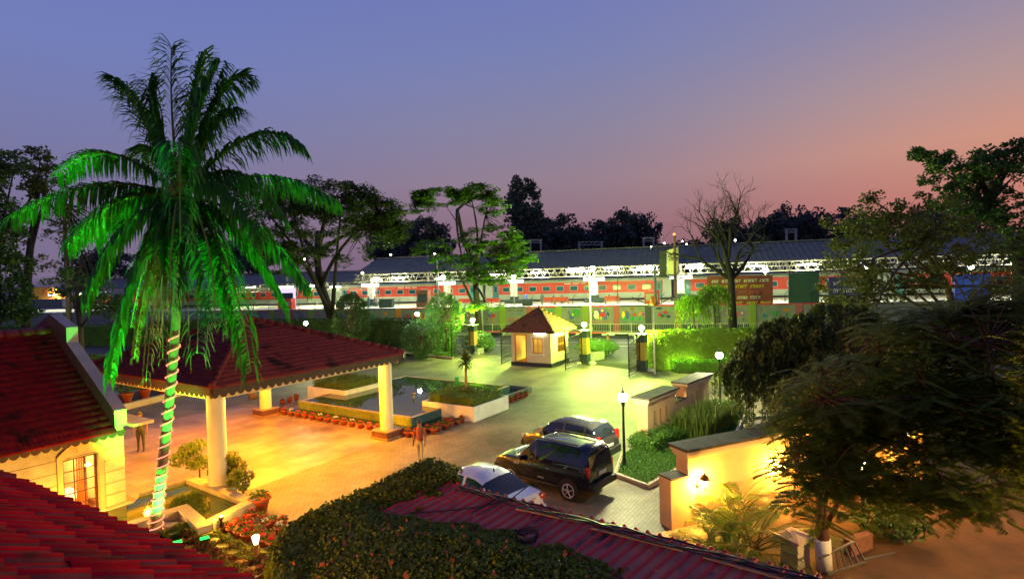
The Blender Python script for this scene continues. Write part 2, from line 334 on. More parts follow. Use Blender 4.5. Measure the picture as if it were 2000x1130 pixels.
wallbox(-13, w0, 0, wh); wallbox(w1, 0, 0, wh); wallbox(w0, w1, 0, wz0); wallbox(w0, w1, wz1, wh)
mb.extr([ab(C0, 0, .3, 0), ab(C0, 0, 8.4, 0), ab(C0, 0, 8.4, 2.9), ab(C0, 0, 4.35, 5.5), ab(C0, 0, .3, 2.9)], -A*.3)
mb.build('wall', RW, bl)
mb = MB()   # surround
def arch(a0, a1, zb, zs, rise, n=10): return [(a0, zb), (a0, zs)] + [(a0+(a1-a0)*i/n, zs+rise*(1-(2*i/n-1)**2)) for i in range(1, n)] + [(a1, zs), (a1, zb)]
o_ = arch(w0-.14, w1+.14, wz0-.02, wz1+.12, .34); i_ = arch(w0, w1, wz0-.02, wz1, .2)
SUR = mat('window surround plaster', (.5, .3, .16), (.44, .26, .14), 3, .8)
pt = lambda q, off: ab(C0, q[0], -off, q[1])
for k in range(len(o_)-1):
    mb.extr([pt(o_[k], .0), pt(o_[k+1], .0), pt(i_[k+1], .0), pt(i_[k], .0)], -B*.06)
mb.extr([ab(C0, -1.26, 0, 2.28), ab(C0, -1.08, 0, 2.28), ab(C0, -1.04, 0, 2.62), ab(C0, -1.3, 0, 2.62)], -B*.1)
mb.box(ab(C0, (w0+w1)/2, -.06, wz0-.07), (1.3, .16, .1), AA)
mb.build('window_surround', SUR, bl, bevel=.006)
mb = MB(); FRM = mat('dark red window frame', (.05, .012, .008), rough=.4)
for a in (w0+.03, w1-.03): mb.box(ab(C0, a, .12, (wz0+wz1)/2), (.06, .07, wz1-wz0), AA)
for z in (wz0+.03, wz1-.03): mb.box(ab(C0, (w0+w1)/2, .12, z), (w1-w0-.12, .07, .06), AA)
for k in (1, 2): mb.box(ab(C0, w0+.06+(w1-w0-.12)*k/3, .12, (wz0+wz1)/2), (.022, .04, wz1-wz0-.12), AA)
for k in (1, 2, 3, 4): mb.box(ab(C0, (w0+w1)/2, .12, wz0+.06+(wz1-wz0-.12)*k/5), (w1-w0-.12, .036, .022), AA)
win = mb.build('window', FRM, bl)
def panemat():
    m = bpy.data.materials.new('clear pane'); m.use_nodes = True; nt = m.node_tree; nt.nodes.clear(); N = nt.nodes; L = nt.links
    o = N.new('ShaderNodeOutputMaterial'); t = N.new('ShaderNodeBsdfTransparent'); g = N.new('ShaderNodeBsdfGlossy'); g.inputs['Roughness'].default_value = .03; mx = N.new('ShaderNodeMixShader'); mx.inputs[0].default_value = .06
    L.new(t.outputs[0], mx.inputs[1]); L.new(g.outputs[0], mx.inputs[2]); L.new(mx.outputs[0], o.inputs[0]); return m
PANE = panemat()
MB().box(ab(C0, (w0+w1)/2, .13, (wz0+wz1)/2), (w1-w0-.12, .008, wz1-wz0-.12), AA).build('pane', PANE, win)
mb = MB()     # the room behind
IN = mat('orange interior plaster', (.6, .34, .12), (.55, .3, .1), 2, .7)
for c, sz in ((ab(C0, -2, 3.2, .1), (4, 5.6, .1)), (ab(C0, -2, 3.2, 2.72), (4, 5.6, .1)), (ab(C0, -2, 5.9, 1.4), (4, .1, 2.5)), (ab(C0, -3.9, 3.2, 1.4), (.1, 5.3, 2.5)), (ab(C0, -.36, 3.1, 1.4), (.1, 5.4, 2.5))): mb.box(c, sz, AA)
rm = mb.build('room_interior', IN, bl)
mb = MB(); mb.box(ab(C0, -1.5, 3.4, 1.4), (.5, .5, 2.5), AA); mb.box(ab(C0, -1.0, 2.0, .45), (.9, 1.4, .12), AA); mb.build('room_pillar', WHITEP, bl)
mb = MB()
for k in range(7): mb.tube([ab(C0, -.9+.03*(k % 2)+.0*k, .5+.09*k, .3), ab(C0, -.9+.03*(k % 2), .5+.09*k, 2.5)], .05, 6)
mb.build('curtain', mat('orange curtain', (.55, .16, .03), rough=.8), bl, True)
lamp('room_lamp', 'POINT', ab(C0, -1.9, 2.2, 2.3), 900, (1, .7, .3), .15, parent=bl)
# roof
esl = Vector((0, 0, 0)); rz_ = 5.62; eo = .45; ezz = 2.74
eR, eL = ab(C0, -.36, -eo, ezz), ab(C0, -13, -eo, ezz); rR, rL = ab(C0, -.36, 4.35, rz_), ab(C0, -13, 4.35, rz_)
tileroof('roof_tiles', eL, eR, rL, rR, TILE2, bl, .235, .3, lift=.04, jit=.003)
tileroof('roof_tiles', ab(C0, -.36, 9.1, ezz), ab(C0, -13, 9.1, ezz), rR, rL, TILE2, bl, .235, .3)
mb = MB(); ridgecaps(mb, rL+Z*.06, rR+Z*.06, .17, .42); mb.build('ridge_caps', mat('red ridge tile', (.2, .014, .014), (.14, .012, .012), 3, .5), bl, True)
PINK = mat('dusty parapet plaster', (.4, .33, .3), (.34, .28, .26), 3, .85); REDW = mat('red painted parapet', (.17, .012, .014), (.12, .01, .012), 3, .7)
mb = MB(); prof = [(-.34, 2.83), (-.34, 3.36), (3.0, 5.32), (3.0, 5.84), (4.35, 6.28), (5.7, 5.84), (5.7, 5.32), (9.0, 3.36), (9.0, 2.83), (4.35, 5.6)]
P_ = [ab(C0, -.36, t, z) for t, z in prof]; n = len(P_); Q_ = [p+A*.34 for p in P_]; mb.add(P_+Q_, [(i, (i+1) % n, n+(i+1) % n, n+i) for i in range(n)], 0)
for off, mm in ((P_, 1), (Q_, 2)):
    for tri in ((0, 1, 2, 9), (2, 3, 4, 9), (4, 5, 6, 9), (6, 7, 8, 9)): mb.add([off[i] for i in tri], [(0, 1, 2, 3)], mm)
mb.build('gable_parapet', [PINK, REDW, PLASTER], bl)
mb = MB(); mb.box(ab(C0, .34, .6, 2.84), (.62, 2.4, .1), AA); mb.build('ledge', PLASTER, bl, bevel=.01)
mb = MB(); mb.extr([ab(C0, -.04, -.005, 0), ab(C0, .14, -.14, 0), ab(C0, .14, -.14, .34), ab(C0, -.04, -.005, .34)], -A*4); mb.build('base_course', PLASTER, bl)
mb = MB(); valance(mb, ab(C0, -13, -eo+.05, ezz), ab(C0, -.1, -eo+.05, ezz), B, .08, .12, .235); mb.build('valance', VALM, bl)
p = ab(C0, .35, .9, 2.55); lamp('eave_fill', 'POINT', p, 300, (1, .42, .03), .1, parent=bl)  # added bare light without a fitting, warms the column and paving
# ================================================================ near roofs below the camera
e0, e1 = W(0, 925, 5), W(475, 1130, 5); dB = (e1-e0).normalized(); sl = math.radians(26); upv = (-A*math.cos(sl)+Z*math.sin(sl))
nr = thing('tiled_roof', 'near red barrel tile roof with black mossy patches in the bottom left corner', 'roof', e0+dB*3-Z*5)
tileroof('tiles', e1+dB*2.5, e0-dB*4, e1+dB*2.5+upv*5.5, e0-dB*4+upv*5.5, [TILE3, TILE3P], nr, .185, .36, prof_roll, 12, .018, 0, .006, .05)
mb = MB(); mb.extr([e1+dB*2.5-A*.5-Z*.12, e0-dB*4-A*.5-Z*.12, e0-dB*4-A*.5-Z*5, e1+dB*2.5-A*.5-Z*5], -A*.3); mb.build('wall', PLASTER, nr)

p = e0+dB*.5-A*.32-Z*.9; MB().lathe([(.12, .14), (.14, .0), (.1, -.14), (.03, -.18)], p, 12).build('added_wall_light', DL, nr); lamp('facade_fill', 'POINT', p+A*.35-Z*1.6, 700, (1, .44, .03), .15, parent=nr)  # added unseen lamp and fitting, throws warm light on garden and near column
# ================================================================ foliage helpers
def leafquads(P, D, Wd, size, wid, rs, jitter=.25):
    """one pointed leaf per point: D = direction along the leaf, Wd = rough side direction"""
    n = len(P); D = D/np.maximum(np.linalg.norm(D, axis=1, keepdims=True), 1e-6); Sd = np.cross(D, Wd); Sd /= np.maximum(np.linalg.norm(Sd, axis=1, keepdims=True), 1e-6)
    s = (size*(1+jitter*rs.standard_normal(n)).clip(.5, 1.6))[:, None]; w = s*wid
    V = np.stack([P-D*s*.5, P+Sd*w*.5-D*s*.05, P+D*s*.5, P-Sd*w*.5-D*s*.05], 1).reshape(-1, 3)
    return V, np.arange(4*n).reshape(n, 4)
def rnd(rs, n): v = rs.standard_normal((n, 3)); return v/np.linalg.norm(v, axis=1, keepdims=True)
class Leaves:
    def __init__(s, seed=1): s.rs = np.random.default_rng(seed); s.V = []; s.F = []; s.k = 0
    def put(s, V, F): s.V.append(V); s.F.append(F+s.k); s.k += len(V)
    def cloud(s, c, r, n, size, wid=.5, flat=0., shell=.0, droop=0.):
        rs = s.rs; u = rnd(rs, n); rad = rs.random(n)**(1/3); rad = shell+(1-shell)*rad
        P = np.array(c)+u*rad[:, None]*np.array(r if hasattr(r, '__len__') else (r, r, r)); D = rnd(rs, n); D[:, 2] = D[:, 2]*(1-flat)-droop
        s.put(*leafquads(P, D, rnd(rs, n)*(1-flat)+np.array([0, 0, flat*1.2]), size, wid, rs)); return s
    def boxshell(s, o, ax, ay, sz, n, size, wid=.6, top=True, rough=.05):
        """leaves over the outside of an upright block: o corner, ax/ay edge vectors, sz height"""
        rs = s.rs; o = np.array(o); ax = np.array(ax); ay = np.array(ay); lx, ly = np.linalg.norm(ax), np.linalg.norm(ay); az = np.array([0, 0, sz])
        fc = [(o, ax, az), (o+ay, ax, az), (o, ay, az), (o+ax, ay, az)] + ([(o+az, ax, ay)] if top else [])
        ar = np.array([np.linalg.norm(np.cross(a, b)) for _, a, b in fc]); cnt = (n*ar/ar.sum()).astype(int)
        for (q, a, b), k in zip(fc, cnt):
            if k < 1: continue
            nn = np.cross(a, b); nn /= np.linalg.norm(nn); P = q+rs.random((k, 1))*a+rs.random((k, 1))*b
            w = np.sin(P[:, 0:1]*2.1+P[:, 2:3]*1.7)*np.sin(P[:, 1:2]*1.9+P[:, 2:3]*2.3)
            P = P+nn*(rs.standard_normal((k, 1))*rough+w*rough); D = rnd(rs, k); D[:, 2] += .3
            s.put(*leafquads(P, D, nn+.7*rnd(rs, k), size, wid, rs))
        return s
    def quads(s, V): V = np.array(V).reshape(-1, 3); s.put(V, np.arange(len(V)).reshape(-1, 4)); return s
    def core(s, o, ax, ay, sz, inset=.06):
        o = np.array(o); ax = np.array(ax); ay = np.array(ay); ux = ax/np.linalg.norm(ax)*inset; uy = ay/np.linalg.norm(ay)*inset
        a, b, c, d = o+ux+uy, o+ax-ux+uy, o+ax+ay-ux-uy, o+ay+ux-uy; h = np.array([0, 0, sz-inset])
        return s.quads([a, b, b+h, a+h, b, c, c+h, b+h, c, d, d+h, c+h, d, a, a+h, d+h, a+h, b+h, c+h, d+h])
    def build(s, name, m, parent=None): return npmesh(name, np.concatenate(s.V), np.concatenate(s.F), m, parent)
LF_HEDGE = leafmat('hedge leaf', (.09, .2, .02), (.035, .1, .012), .25, 3)
LF_DARK = leafmat('dark leaf', (.06, .12, .018), (.028, .065, .012), .25, 1)
LF_MID = leafmat('mid green leaf', (.07, .14, .018), (.03, .075, .012), .3, .8)
LF_OLIVE = leafmat('olive leaf', (.12, .13, .014), (.05, .065, .01), .3, .8)
LF_YEL = leafmat('yellow green leaf', (.22, .24, .03), (.12, .16, .02), .3, 4)
LF_MAR = leafmat('maroon leaf', (.14, .035, .015), (.06, .05, .012), .25, 4)
LF_RED = leafmat('red flower', (.6, .03, .02), (.45, .02, .03), .2, 9)
LF_WHITE = leafmat('white flower', (.7, .68, .6), (.6, .55, .5), .2, 9)
LF_PINK = leafmat('pink flower', (.6, .12, .14), (.5, .08, .08), .2, 9)
BARK = mat('bark', (.09, .065, .045), (.05, .037, .027), 6, .9, .6, 14)
BARKD = mat('dark bark', (.035, .028, .022), (.02, .016, .013), 6, .9, .6, 14)
def hedge(name, label, o, ax, ay, h, n, size, m=None, group=None, cat='hedge', rough=.05, parent=None):
    L_ = Leaves(len(bpy.data.objects)); L_.core(o, ax, ay, h, .09); L_.boxshell(o, ax, ay, h, n, size, rough=rough)
    ob = L_.build(name, m or LF_HEDGE, parent)
    if parent is None: tag(ob, label, cat, group)
    return ob
# ================================================================ upper pool with its moat, planters and pots
po = Vector((-5.01, 26.91, 0)); PS = 8.6
TILEW = brickmat('green yellow pool tile', (.3, .33, .07), (.2, .26, .06), (.1, .12, .04), .05, .16, 0, .25, .006, bump=.3); wallmap(TILEW, 0)
mpn = [n for n in TILEW.node_tree.nodes if n.bl_idname == 'ShaderNodeMapping'][0]
TILEB = mat('teal pool tile', (.06, .13, .13), (.03, .08, .09), 9, .25)
pool = thing('raised_pool', 'square raised reflecting pool with wet tiled walls and a low moat', 'pool', ab(po, PS/2, PS/2))
RIM = mat('ochre rim stone', (.42, .3, .12), (.34, .24, .1), 4, .5)
mb = MB(); t = .14
for a0, b0, a1, b1, mm in ((0, 0, 0, PS, 0), (0, 0, PS, 0, 1), (PS, 0, PS, PS, 1), (0, PS, PS, PS, 1)):
    p, q = ab(po, a0, b0), ab(po, a1, b1); d = (q-p).normalized(); n_ = Vector((d.y, -d.x, 0))
    inw = (ab(po, PS/2, PS/2)-(p+q)/2); n_ = n_ if n_.dot(inw) > 0 else -n_
    mb.extr([p, q, q+n_*t-d*t, p+n_*t+d*t], Z*.47, mm)
    mb.extr([p-n_*.02+Z*.47, q-n_*.02+Z*.47, q+n_*(t+.02)-d*t+Z*.47, p+n_*(t+.02)+d*t+Z*.47], Z*.025, 2)
mb.build('pool_wall', [TILEW, TILEB, RIM], pool)
mb = MB(); mb.add([ab(po, .1, .1, .474), ab(po, PS-.1, .1, .474), ab(po, PS-.1, PS-.1, .474), ab(po, .1, PS-.1, .474)], [(0, 1, 2, 3)])
mb.build('pool_water', watermat('pool water', (.05, .085, .03), .02, .012, 3), pool)
mb = MB(); MW = .95
for a0, b0, a1, b1 in ((-MW, -MW, -MW, PS+.4), (-MW, -MW, 2.1, -MW), (5.35, -MW, PS+.9, -MW), (PS+.9, -MW, PS+.9, 1)):
    mb.bar(ab(po, a0, b0, .06), ab(po, a1, b1, .06), .16, .12, 0)
mb.bar(ab(po, 5.35, -MW, .2), ab(po, PS+.9, -MW, .2), .22, .28, 1); mb.bar(ab(po, PS+.9, -MW+.12, .2), ab(po, PS+.9, 1, .2), .22, .28, 1)
mb.build('moat_rim', [RIM, mat('slate rim', (.09, .11, .12), rough=.4)], pool)
mb = MB(); 
for q in ([(-MW, -MW), (0, 0), (0, PS), (-MW, PS+.4)], [(-MW, -MW), (2.15, -MW), (2.15, 0), (0, 0)], [(5.35, -MW), (PS+.9, -MW), (PS+.9, 0), (5.35, 0)]):
    mb.add([ab(po, a, b, .07) for a, b in q], [(0, 1, 2, 3)])
mb.build('moat_water', WATERG, pool)
mb = MB(); p = ab(po, 3.6, 3.2, .47)
mb.lathe([(.1, 0), (.03, .05), (.03, .12), (.07, .16), (.09, .2), (.05, .26), (.02, .32)], p, 10); mb.build('fountain_nozzle', mat('brass', (.5, .3, .06), rough=.3, metal=1), pool, True)
def planter(name, label, o, la, lb, h, wall=WHITEP):
    t = thing(name, label, 'planter', ab(o, la/2, lb/2))
    mb = MB(); w = .1
    for a0, b0, a1, b1 in ((0, w/2, la, w/2), (0, lb-w/2, la, lb-w/2), (w/2, w, w/2, lb-w), (la-w/2, w, la-w/2, lb-w)): mb.bar(ab(o, a0, b0, h/2), ab(o, a1, b1, h/2), w, h)
    mb.build('planter_wall', wall, t, bevel=.01)
    mb = MB(); mb.add([ab(o, w, w, h-.06), ab(o, la-w, w, h-.06), ab(o, la-w, lb-w, h-.06), ab(o, w, lb-w, h-.06)], [(0, 1, 2, 3)]); mb.build('soil', SOIL, t)
    return t
pl1 = ab(po, 2.2, -2.1); pl2 = ab(po, 2.2, 7.3)
planter('square_planter', 'white square planter cutting into the right side of the raised pool', pl1, 3.1, 3.4, .74)
planter('square_planter', 'pale square planter cutting into the left side of the raised pool', pl2, 3.1, 3.4, .74)
def ringhedge(name, label, o, la, lb, z):
    L_ = Leaves(5); w = .82
    for q in ((.25, .25, la-.5, w), (.25, lb-.25-w, la-.5, w), (.25, .25+w, w, lb-.5-2*w), (la-.25-w, .25+w, w, lb-.5-2*w)):
        oo = ab(o, q[0], q[1], z); L_.core(oo, A*q[2], B*q[3], .42, .07); L_.boxshell(oo, A*q[2], B*q[3], .42, int(2600*q[2]*q[3]/2), .07, .5, True, .06)
    return tag(L_.build(name, leafmat('fine hedge leaf', (.13, .19, .02), (.07, .12, .015), .25, 3)), label, 'hedge', 'clipped ring hedges in the pool planters')
ringhedge('ring_hedge', 'clipped ring hedge round the small palm in the right pool planter', pl1, 3.1, 3.4, .68)
ringhedge('ring_hedge', 'clipped ring hedge round a slim trunk in the left pool planter', pl2, 3.1, 3.4, .68)
PLM = mat('slim trunk bark', (.3, .17, .07), (.2, .11, .05), 9, .8, .4, 20)
LF_PALM = leafmat('palm leaf', (.1, .13, .02), (.05, .08, .012), .25, 3)
def spikypalm(label, base, h, n, ln, r=.09):
    t = thing('small_palm', label, 'palm', base); mb = MB(); b = Vector(base)
    mb.tube([b, b+Z*.12, b+Z*h*.5, b+Z*h], [r*1.9, r*1.15, r*.85, r*.8], 9); mb.build('trunk', PLM, t, True)
    L_ = Leaves(11); rs = L_.rs
    for i in range(n):
        ph = rs.random()*2*PI; el = rs.uniform(-.6, 1.45); d = Vector((math.cos(ph)*math.cos(el), math.sin(ph)*math.cos(el), math.sin(el))); l = ln*rs.uniform(.8, 1.1)
        p = b+Z*(h+.02); s = d.cross(Z).normalized()*.03; tip = p+d*l-Z*l*.22*math.cos(el); md = p+d*l*.55
        L_.quads([p-s*.6, p+s*.6, md+s, md-s, md-s, md+s, tip+s*.05, tip-s*.05])
    L_.build('crown', LF_PALM, t); return t
spikypalm('small spiky palm on a slim trunk in the right pool planter', W(911, 770, .68), 1.78, 190, .85)
mb = MB(); b = W(680, 742, .68); t = thing('slim_tree', 'slim brown trunk rising from the left pool planter under the porch eave', 'tree', b)
mb.tube([b, b+Z*.2, b+Vector((.05, 0, 1)), b+Vector((.06, 0, 2.2))], [.2, .12, .09, .07], 9); mb.build('trunk', PLM, t, True)
L_ = Leaves(3); L_.cloud(b+Z*2.5, (.7, .7, .5), 260, .22, .5); L_.build('crown', LF_MID, t)
SPM = mat('green garden spotlight', (.02, .3, .08), rough=.4)
for px, py, lab in ((893, 765, 'green stake spotlight beside the small palm in the right planter'), (699, 738, 'green stake spotlight beside the slim trunk in the left planter')):
    p = W(px, py, .68); t = thing('garden_spotlight', lab, 'spotlight', p); mb = MB(); mb.tube([p, p+Z*.5], .02, 6); mb.build('stake', SPM, t); mb = MB(); mb.lathe([(.05, 0), (.1, .05), (.12, .4), (.1, .44)], p+Z*.42, 12); mb.build('head', SPM, t, True)
# ---- pots
def make_pot(kind, rs, big=1.):
    t = thing('flower_pot', 'x', 'flower pot'); r = .17*big
    MB().lathe([(r*.62, 0), (r*.92, r*1.15), (r*1.06, r*1.18), (r*1.1, r*1.42), (r*1.0, r*1.44), (r*.93, r*1.28), (.01, r*1.26)], n=14).build('pot', TERRA, t, True, local=True)
    L_ = Leaves(int(rs.integers(1e6))); L_.cloud((0, 0, r*1.6), (r*.95, r*.95, r*.55), 90, .065*big, .5); L_.build('leaves', LF_MID, t)
    if kind != 'green':
        L_ = Leaves(int(rs.integers(1e6))); L_.cloud((0, 0, r*2.0), (r*.75, r*.75, r*.4), 38 if kind == 'red' else 34, .06*big, .8); L_.build('flowers', {'red': LF_RED, 'white': LF_WHITE, 'pink': LF_PINK}[kind], t)
    return t
rsp = np.random.default_rng(5)
PROTO = {}
def pot(kind, loc, label, group, scale=1.):
    first = kind not in PROTO
    o = make_pot(kind, rsp) if first else copy_tree(PROTO[kind])
    PROTO.setdefault(kind, o); o.location = loc; o.rotation_euler = (0, 0, rsp.random()*6); o.scale = (scale,)*3; o['label'] = label; o['group'] = group; return o
ORD = 'first second third fourth fifth sixth seventh eighth ninth tenth eleventh twelfth thirteenth fourteenth fifteenth sixteenth seventeenth eighteenth nineteenth twentieth twenty-first twenty-second twenty-third twenty-fourth'.split()
kn = ['red', 'red', 'white', 'red', 'pink', 'red', 'white', 'red', 'white', 'pink', 'white', 'red', 'pink', 'red', 'red']
NM = {'red': 'red flowers', 'white': 'white flowers', 'pink': 'pink flowers', 'green': 'leafy green plants'}
for i in range(15):
    p = ab(po, -MW-.26, PS+.2-(PS+.05)*i/14.2*.985)
    pot(kn[i], (p.x, p.y, .013), f'terracotta pot of {NM[kn[i]]}, {ORD[i]} from the far column along the moat', 'pots along the pool moat')
kn2 = ['white', 'red', 'red', 'pink', 'green', 'red', 'green', 'green', 'red', 'green']
for i in range(10):
    p = ab(po, -MW-.2+max(0, (i-3))*.44+min(0, 0), -MW-.3-.0*i) if i >= 3 else ab(po, -MW-.3, -.35-.42*i+.25)
    pot(kn2[i], (p.x, p.y, .013), f'red pot of {NM[kn2[i]]}, {ORD[i]} of the run rounding the moat corner', 'pots round the moat corner')
for i in range(6):
    p = ab(po, -MW+.62+i*.44, -MW-.72+.1*(i % 2)); kk = ['green', 'red', 'green', 'red', 'green', 'red'][i]
    pot(kk, (p.x, p.y, .013), f'pot of {NM[kk]}, {ORD[i]} in the outer row towards the white planter', 'outer row of pots by the white planter')
for i in range(6):
    p = ab(po, 5.75+i*.52, -MW-.36); kk = ['green', 'green', 'green', 'red', 'red', 'green'][i]
    pot(kk, (p.x, p.y, .01), f'dark red pot of {NM[kk]}, {ORD[i]} along the slate rim', 'pots along the slate rim')
for i, (px, py) in enumerate(((552, 790), (566, 786), (579, 780))):
    pot('red', W(px, py, .013), f'pot of red flowers, {ORD[i]} in the short row at the left end of the moat', 'pots at the left end of the moat')
# ================================================================ lower garden: pond, flower beds, pots
LP = [W(372, 932, .45), W(489, 976, .45), W(404, 1019, .45), W(357, 989, .45), W(232, 1027, .45)]
LP[2] = LP[1]+(LP[2]-LP[1]).normalized()*1.75
pond = thing('garden_pond', 'low green pond with wide stone rims beside the window wall', 'pond', (-10.3, 17.3, 0)); mb = MB()
for i in range(4):
    a, b = LP[i].copy(), LP[i+1].copy(); d = (b-a).normalized()*.17; mb.bar(Vector((a.x, a.y, .225))-d, Vector((b.x, b.y, .225))+d*(-1 if i < 3 else 1), .36, .45)
RIMC = mat('cream pond rim', (.44, .36, .22), (.36, .29, .17), 3, .6)
mb.build('pond_rim', RIMC, pond, bevel=.012)
mb = MB(); q = [W(250, 955, .3), LP[0].copy(), LP[1].copy(), LP[2].copy(), LP[3].copy(), LP[4].copy(), ab(C0, -2.2, -.02), ab(C0, 0, -.02)]
q[0] = ab(C0, .1, -.1); q = [ab(C0, .6, .4)] + [Vector((p.x, p.y, 0)) for p in LP] + [ab(C0, -2.6, -.15), ab(C0, .15, -.15)]
mb.add([(p.x, p.y, .3) for p in q], [tuple(range(len(q)))]); mb.build('pond_water', watermat('green pond water', (.03, .06, .012), .04, .04, 7), pond)
a, b = ab(C0, .5, .25), LP[0]; mb = MB(); mb.bar(Vector((a.x, a.y, .2)), Vector((b.x, b.y, .2)), .16, .4); mb.build('back_kerb', STONE, pond)
mb = MB(); a, b = W(285, 1030, .15), W(415, 1032, .15); mb.bar(Vector((a.x, a.y, .12)), Vector((b.x, b.y, .12)), .34, .3); mb.build('lower_rim', RIMC, pond, bevel=.01)
mb = MB(); mb.add([(p.x, p.y, .1) for p in (LP[4], LP[3], LP[2], b, a)], [(0, 1, 2, 3, 4)]); mb.build('lower_water', WATERG, pond)
def bed(name, label, pts, z, h, n, size, m, cat, seed):
    L_ = Leaves(seed); rs = L_.rs
    for i in range(len(pts)-1):
        a, b, wd = Vector(pts[i][:2]+(z,)), Vector(pts[i+1][:2]+(z,)), pts[i][2]; d = b-a; s = Vector((-d.y, d.x, 0)).normalized()*wd
        L_.core(a-s/2, d, s, h*.8, .05)
        P = np.array(a)+rs.random((n, 1))*np.array(d)+(rs.random((n, 1))-.5)*np.array(s); P[:, 2] = z+h*(.35+.65*rs.random(n)**.6)*(.8+.25*np.sin(P[:, 0]*7)*np.sin(P[:, 1]*8)); D = rnd(rs, n); D[:, 2] += .9
        L_.put(*leafquads(P, D, rnd(rs, n), size, .45, rs))
    return tag(L_.build(name, m), label, cat)
w2 = lambda x, y: tuple(W(x, y, .25)[:2])
sheet('garden_soil', [W(270, 1080), W(300, 1035), W(420, 1035), W(400, 1020), W(530, 1110), W(560, 1130), W(480, 1200), W(300, 1200)], .018, SOIL)
bed('border_hedge', 'low yellow green border edging the flower bed beside the red pots', [w2(322, 1042)+(.5,), w2(372, 1025)+(.55,), w2(450, 1070)+(.55,), w2(533, 1092)+(.5,)], .02, .36, 2600, .07, LF_YEL, 'border plants', 21)
bed('border_hedge', 'low yellow green clump in front of the maroon bed near the tiled roof', [w2(318, 1062)+(.5,), w2(372, 1090)+(.55,), w2(440, 1112)+(.6,), w2(478, 1122)+(.5,)], .02, .33, 2600, .07, LF_YEL, 'border plants', 22)
bed('maroon_bed', 'bed of bushy maroon leaved plants between two yellow green borders', [w2(345, 1052)+(1.0,), w2(420, 1078)+(1.1,), w2(520, 1118)+(1.0,)], .02, .34, 3600, .09, LF_MAR, 'flower bed', 23)
gp_ = [(215, 575, 'pink'), (255, 597, 'red'), (315, 552, 'red'), (375, 582, 'red'), (415, 520, 'red'), (480, 512, 'pink'), (448, 565, 'red'), (548, 528, 'green'), (610, 562, 'green'), (675, 562, 'pink'), (295, 603, 'green'), (345, 618, 'red'), (392, 640, 'green'), (455, 610, 'red'), (440, 658, 'red'), (505, 668, 'green'), (525, 628, 'green'), (560, 588, 'white'), (585, 652, 'green'), (655, 612, 'white'), (600, 706, 'red'), (552, 690, 'red')]
for i, (x, y, k) in enumerate(gp_):
    px, py = 350+x*.3, 850+y*.3+9; rown = 'back' if y < 570 else 'middle' if y < 625 else 'front'
    pot(k, W(px, py, .01), f'terracotta pot of {NM[k]}, {ORD[i]} from the left beside the ivy', 'cluster of pots by the flower bed', .92)

for px, py, lab in ((432, 1010, 'small amber uplight added beside the pond rim and red flower pots'), (300, 1005, 'small amber uplight added between the pond and the window wall')):
    p = W(px, py, .5) if px > 400 else ab(C0, -1.6, -1.5, .42); t = thing('added_uplight', lab, 'garden lamp', (p.x, p.y, 0)); mb = MB(); mb.tube([(p.x, p.y, 0), p-Z*.02], .03, 6); mb.lathe([(.05, -.06), (.08, -.02), (.08, .02), (.05, .04)], p, 10); mb.build('housing', BLACKM, t); MB().lathe([(.06, .041), (.06, .05)], p, 10).build('lens', emitmat('amber lens', (1, .5, .1), 20), t)
    lamp('uplight', 'POINT', p+Z*.12, 150 if px > 400 else 650, (1, .46, .03), .08, parent=t)  # added lamps, none seen here, to light the window wall and pots
# ================================================================ gatehouse, gates, gate piers, hedges, lamps
g2 = W(1077, 717.5); gw, gd = 3.55, 3.1; GA = math.radians(59); gx = Vector((math.cos(GA), math.sin(GA), 0)); gy = Vector((-math.sin(GA), math.cos(GA), 0))
def gp(a, b, z=0): return Vector((g2.x, g2.y, 0))+gx*a+gy*b+Z*z        # a: depth away from us, b: to the left
gh = thing('guardhouse', 'small cream gate lodge with a brown tiled pyramid roof and lit wooden windows', 'guardhouse', gp(gd/2, gw/2))
GW = mat('cream lodge wall', (.62, .58, .38), (.56, .5, .32), 2, .8)
mb = MB(); H = 2.72; th = .14
def face_b(a, b0, b1, z0, z1): mb.extr([gp(a, b0, z0), gp(a, b1, z0), gp(a, b1, z1), gp(a, b0, z1)], gx*th)
def face_a(b, a0, a1, z0, z1): mb.extr([gp(a0, b, z0), gp(a1, b, z0), gp(a1, b, z1), gp(a0, b, z1)], gy*th)
wb0, wb1, wz0_, wz1_ = .72, 1.62, 1.02, 2.25; db0, db1 = 2.15, 3.25
for b0, b1, z0, z1 in ((0, wb0, .3, H), (wb1, db0, .3, H), (db1, gw, .3, H), (wb0, wb1, .3, wz0_), (wb0, wb1, wz1_, H), (db0, db1, 2.5, H)): face_b(0, b0, b1, z0, z1)
va0, va1 = 1.15, 2.6
for a0, a1, z0, z1 in ((th, va0, .3, H), (va1, gd, .3, H), (va0, va1, .3, 1.0), (va0, va1, 2.3, H)): face_a(0, a0, a1, z0, z1)
face_b(gd-th, th, gw, .3, H); face_a(gw-th, th, gd-th, .3, H)
mb.build('wall', GW, gh)
mb = MB(); mb.extr([gp(-.05, -.05, 0), gp(gd+.05, -.05, 0), gp(gd+.05, gw+.05, 0), gp(-.05, gw+.05, 0)], Z*.3); mb.build('plinth', mat('dark blue plinth paint', (.02, .03, .035), rough=.5), gh)
mb = MB(); mb.extr([gp(0, 0, .302), gp(gd, 0, .302), gp(gd, gw, .302), gp(0, gw, .302)], Z*.01); mb.build('floor', WOOD, gh)
mb = MB(); mb.extr([gp(.02, .02, H), gp(gd, .02, H), gp(gd, gw, H), gp(.02, gw, H)], Z*.05); mb.build('ceiling', CREAM, gh)
WF = mat('orange varnished wood', (.5, .2, .025), (.4, .14, .015), 5, .45)
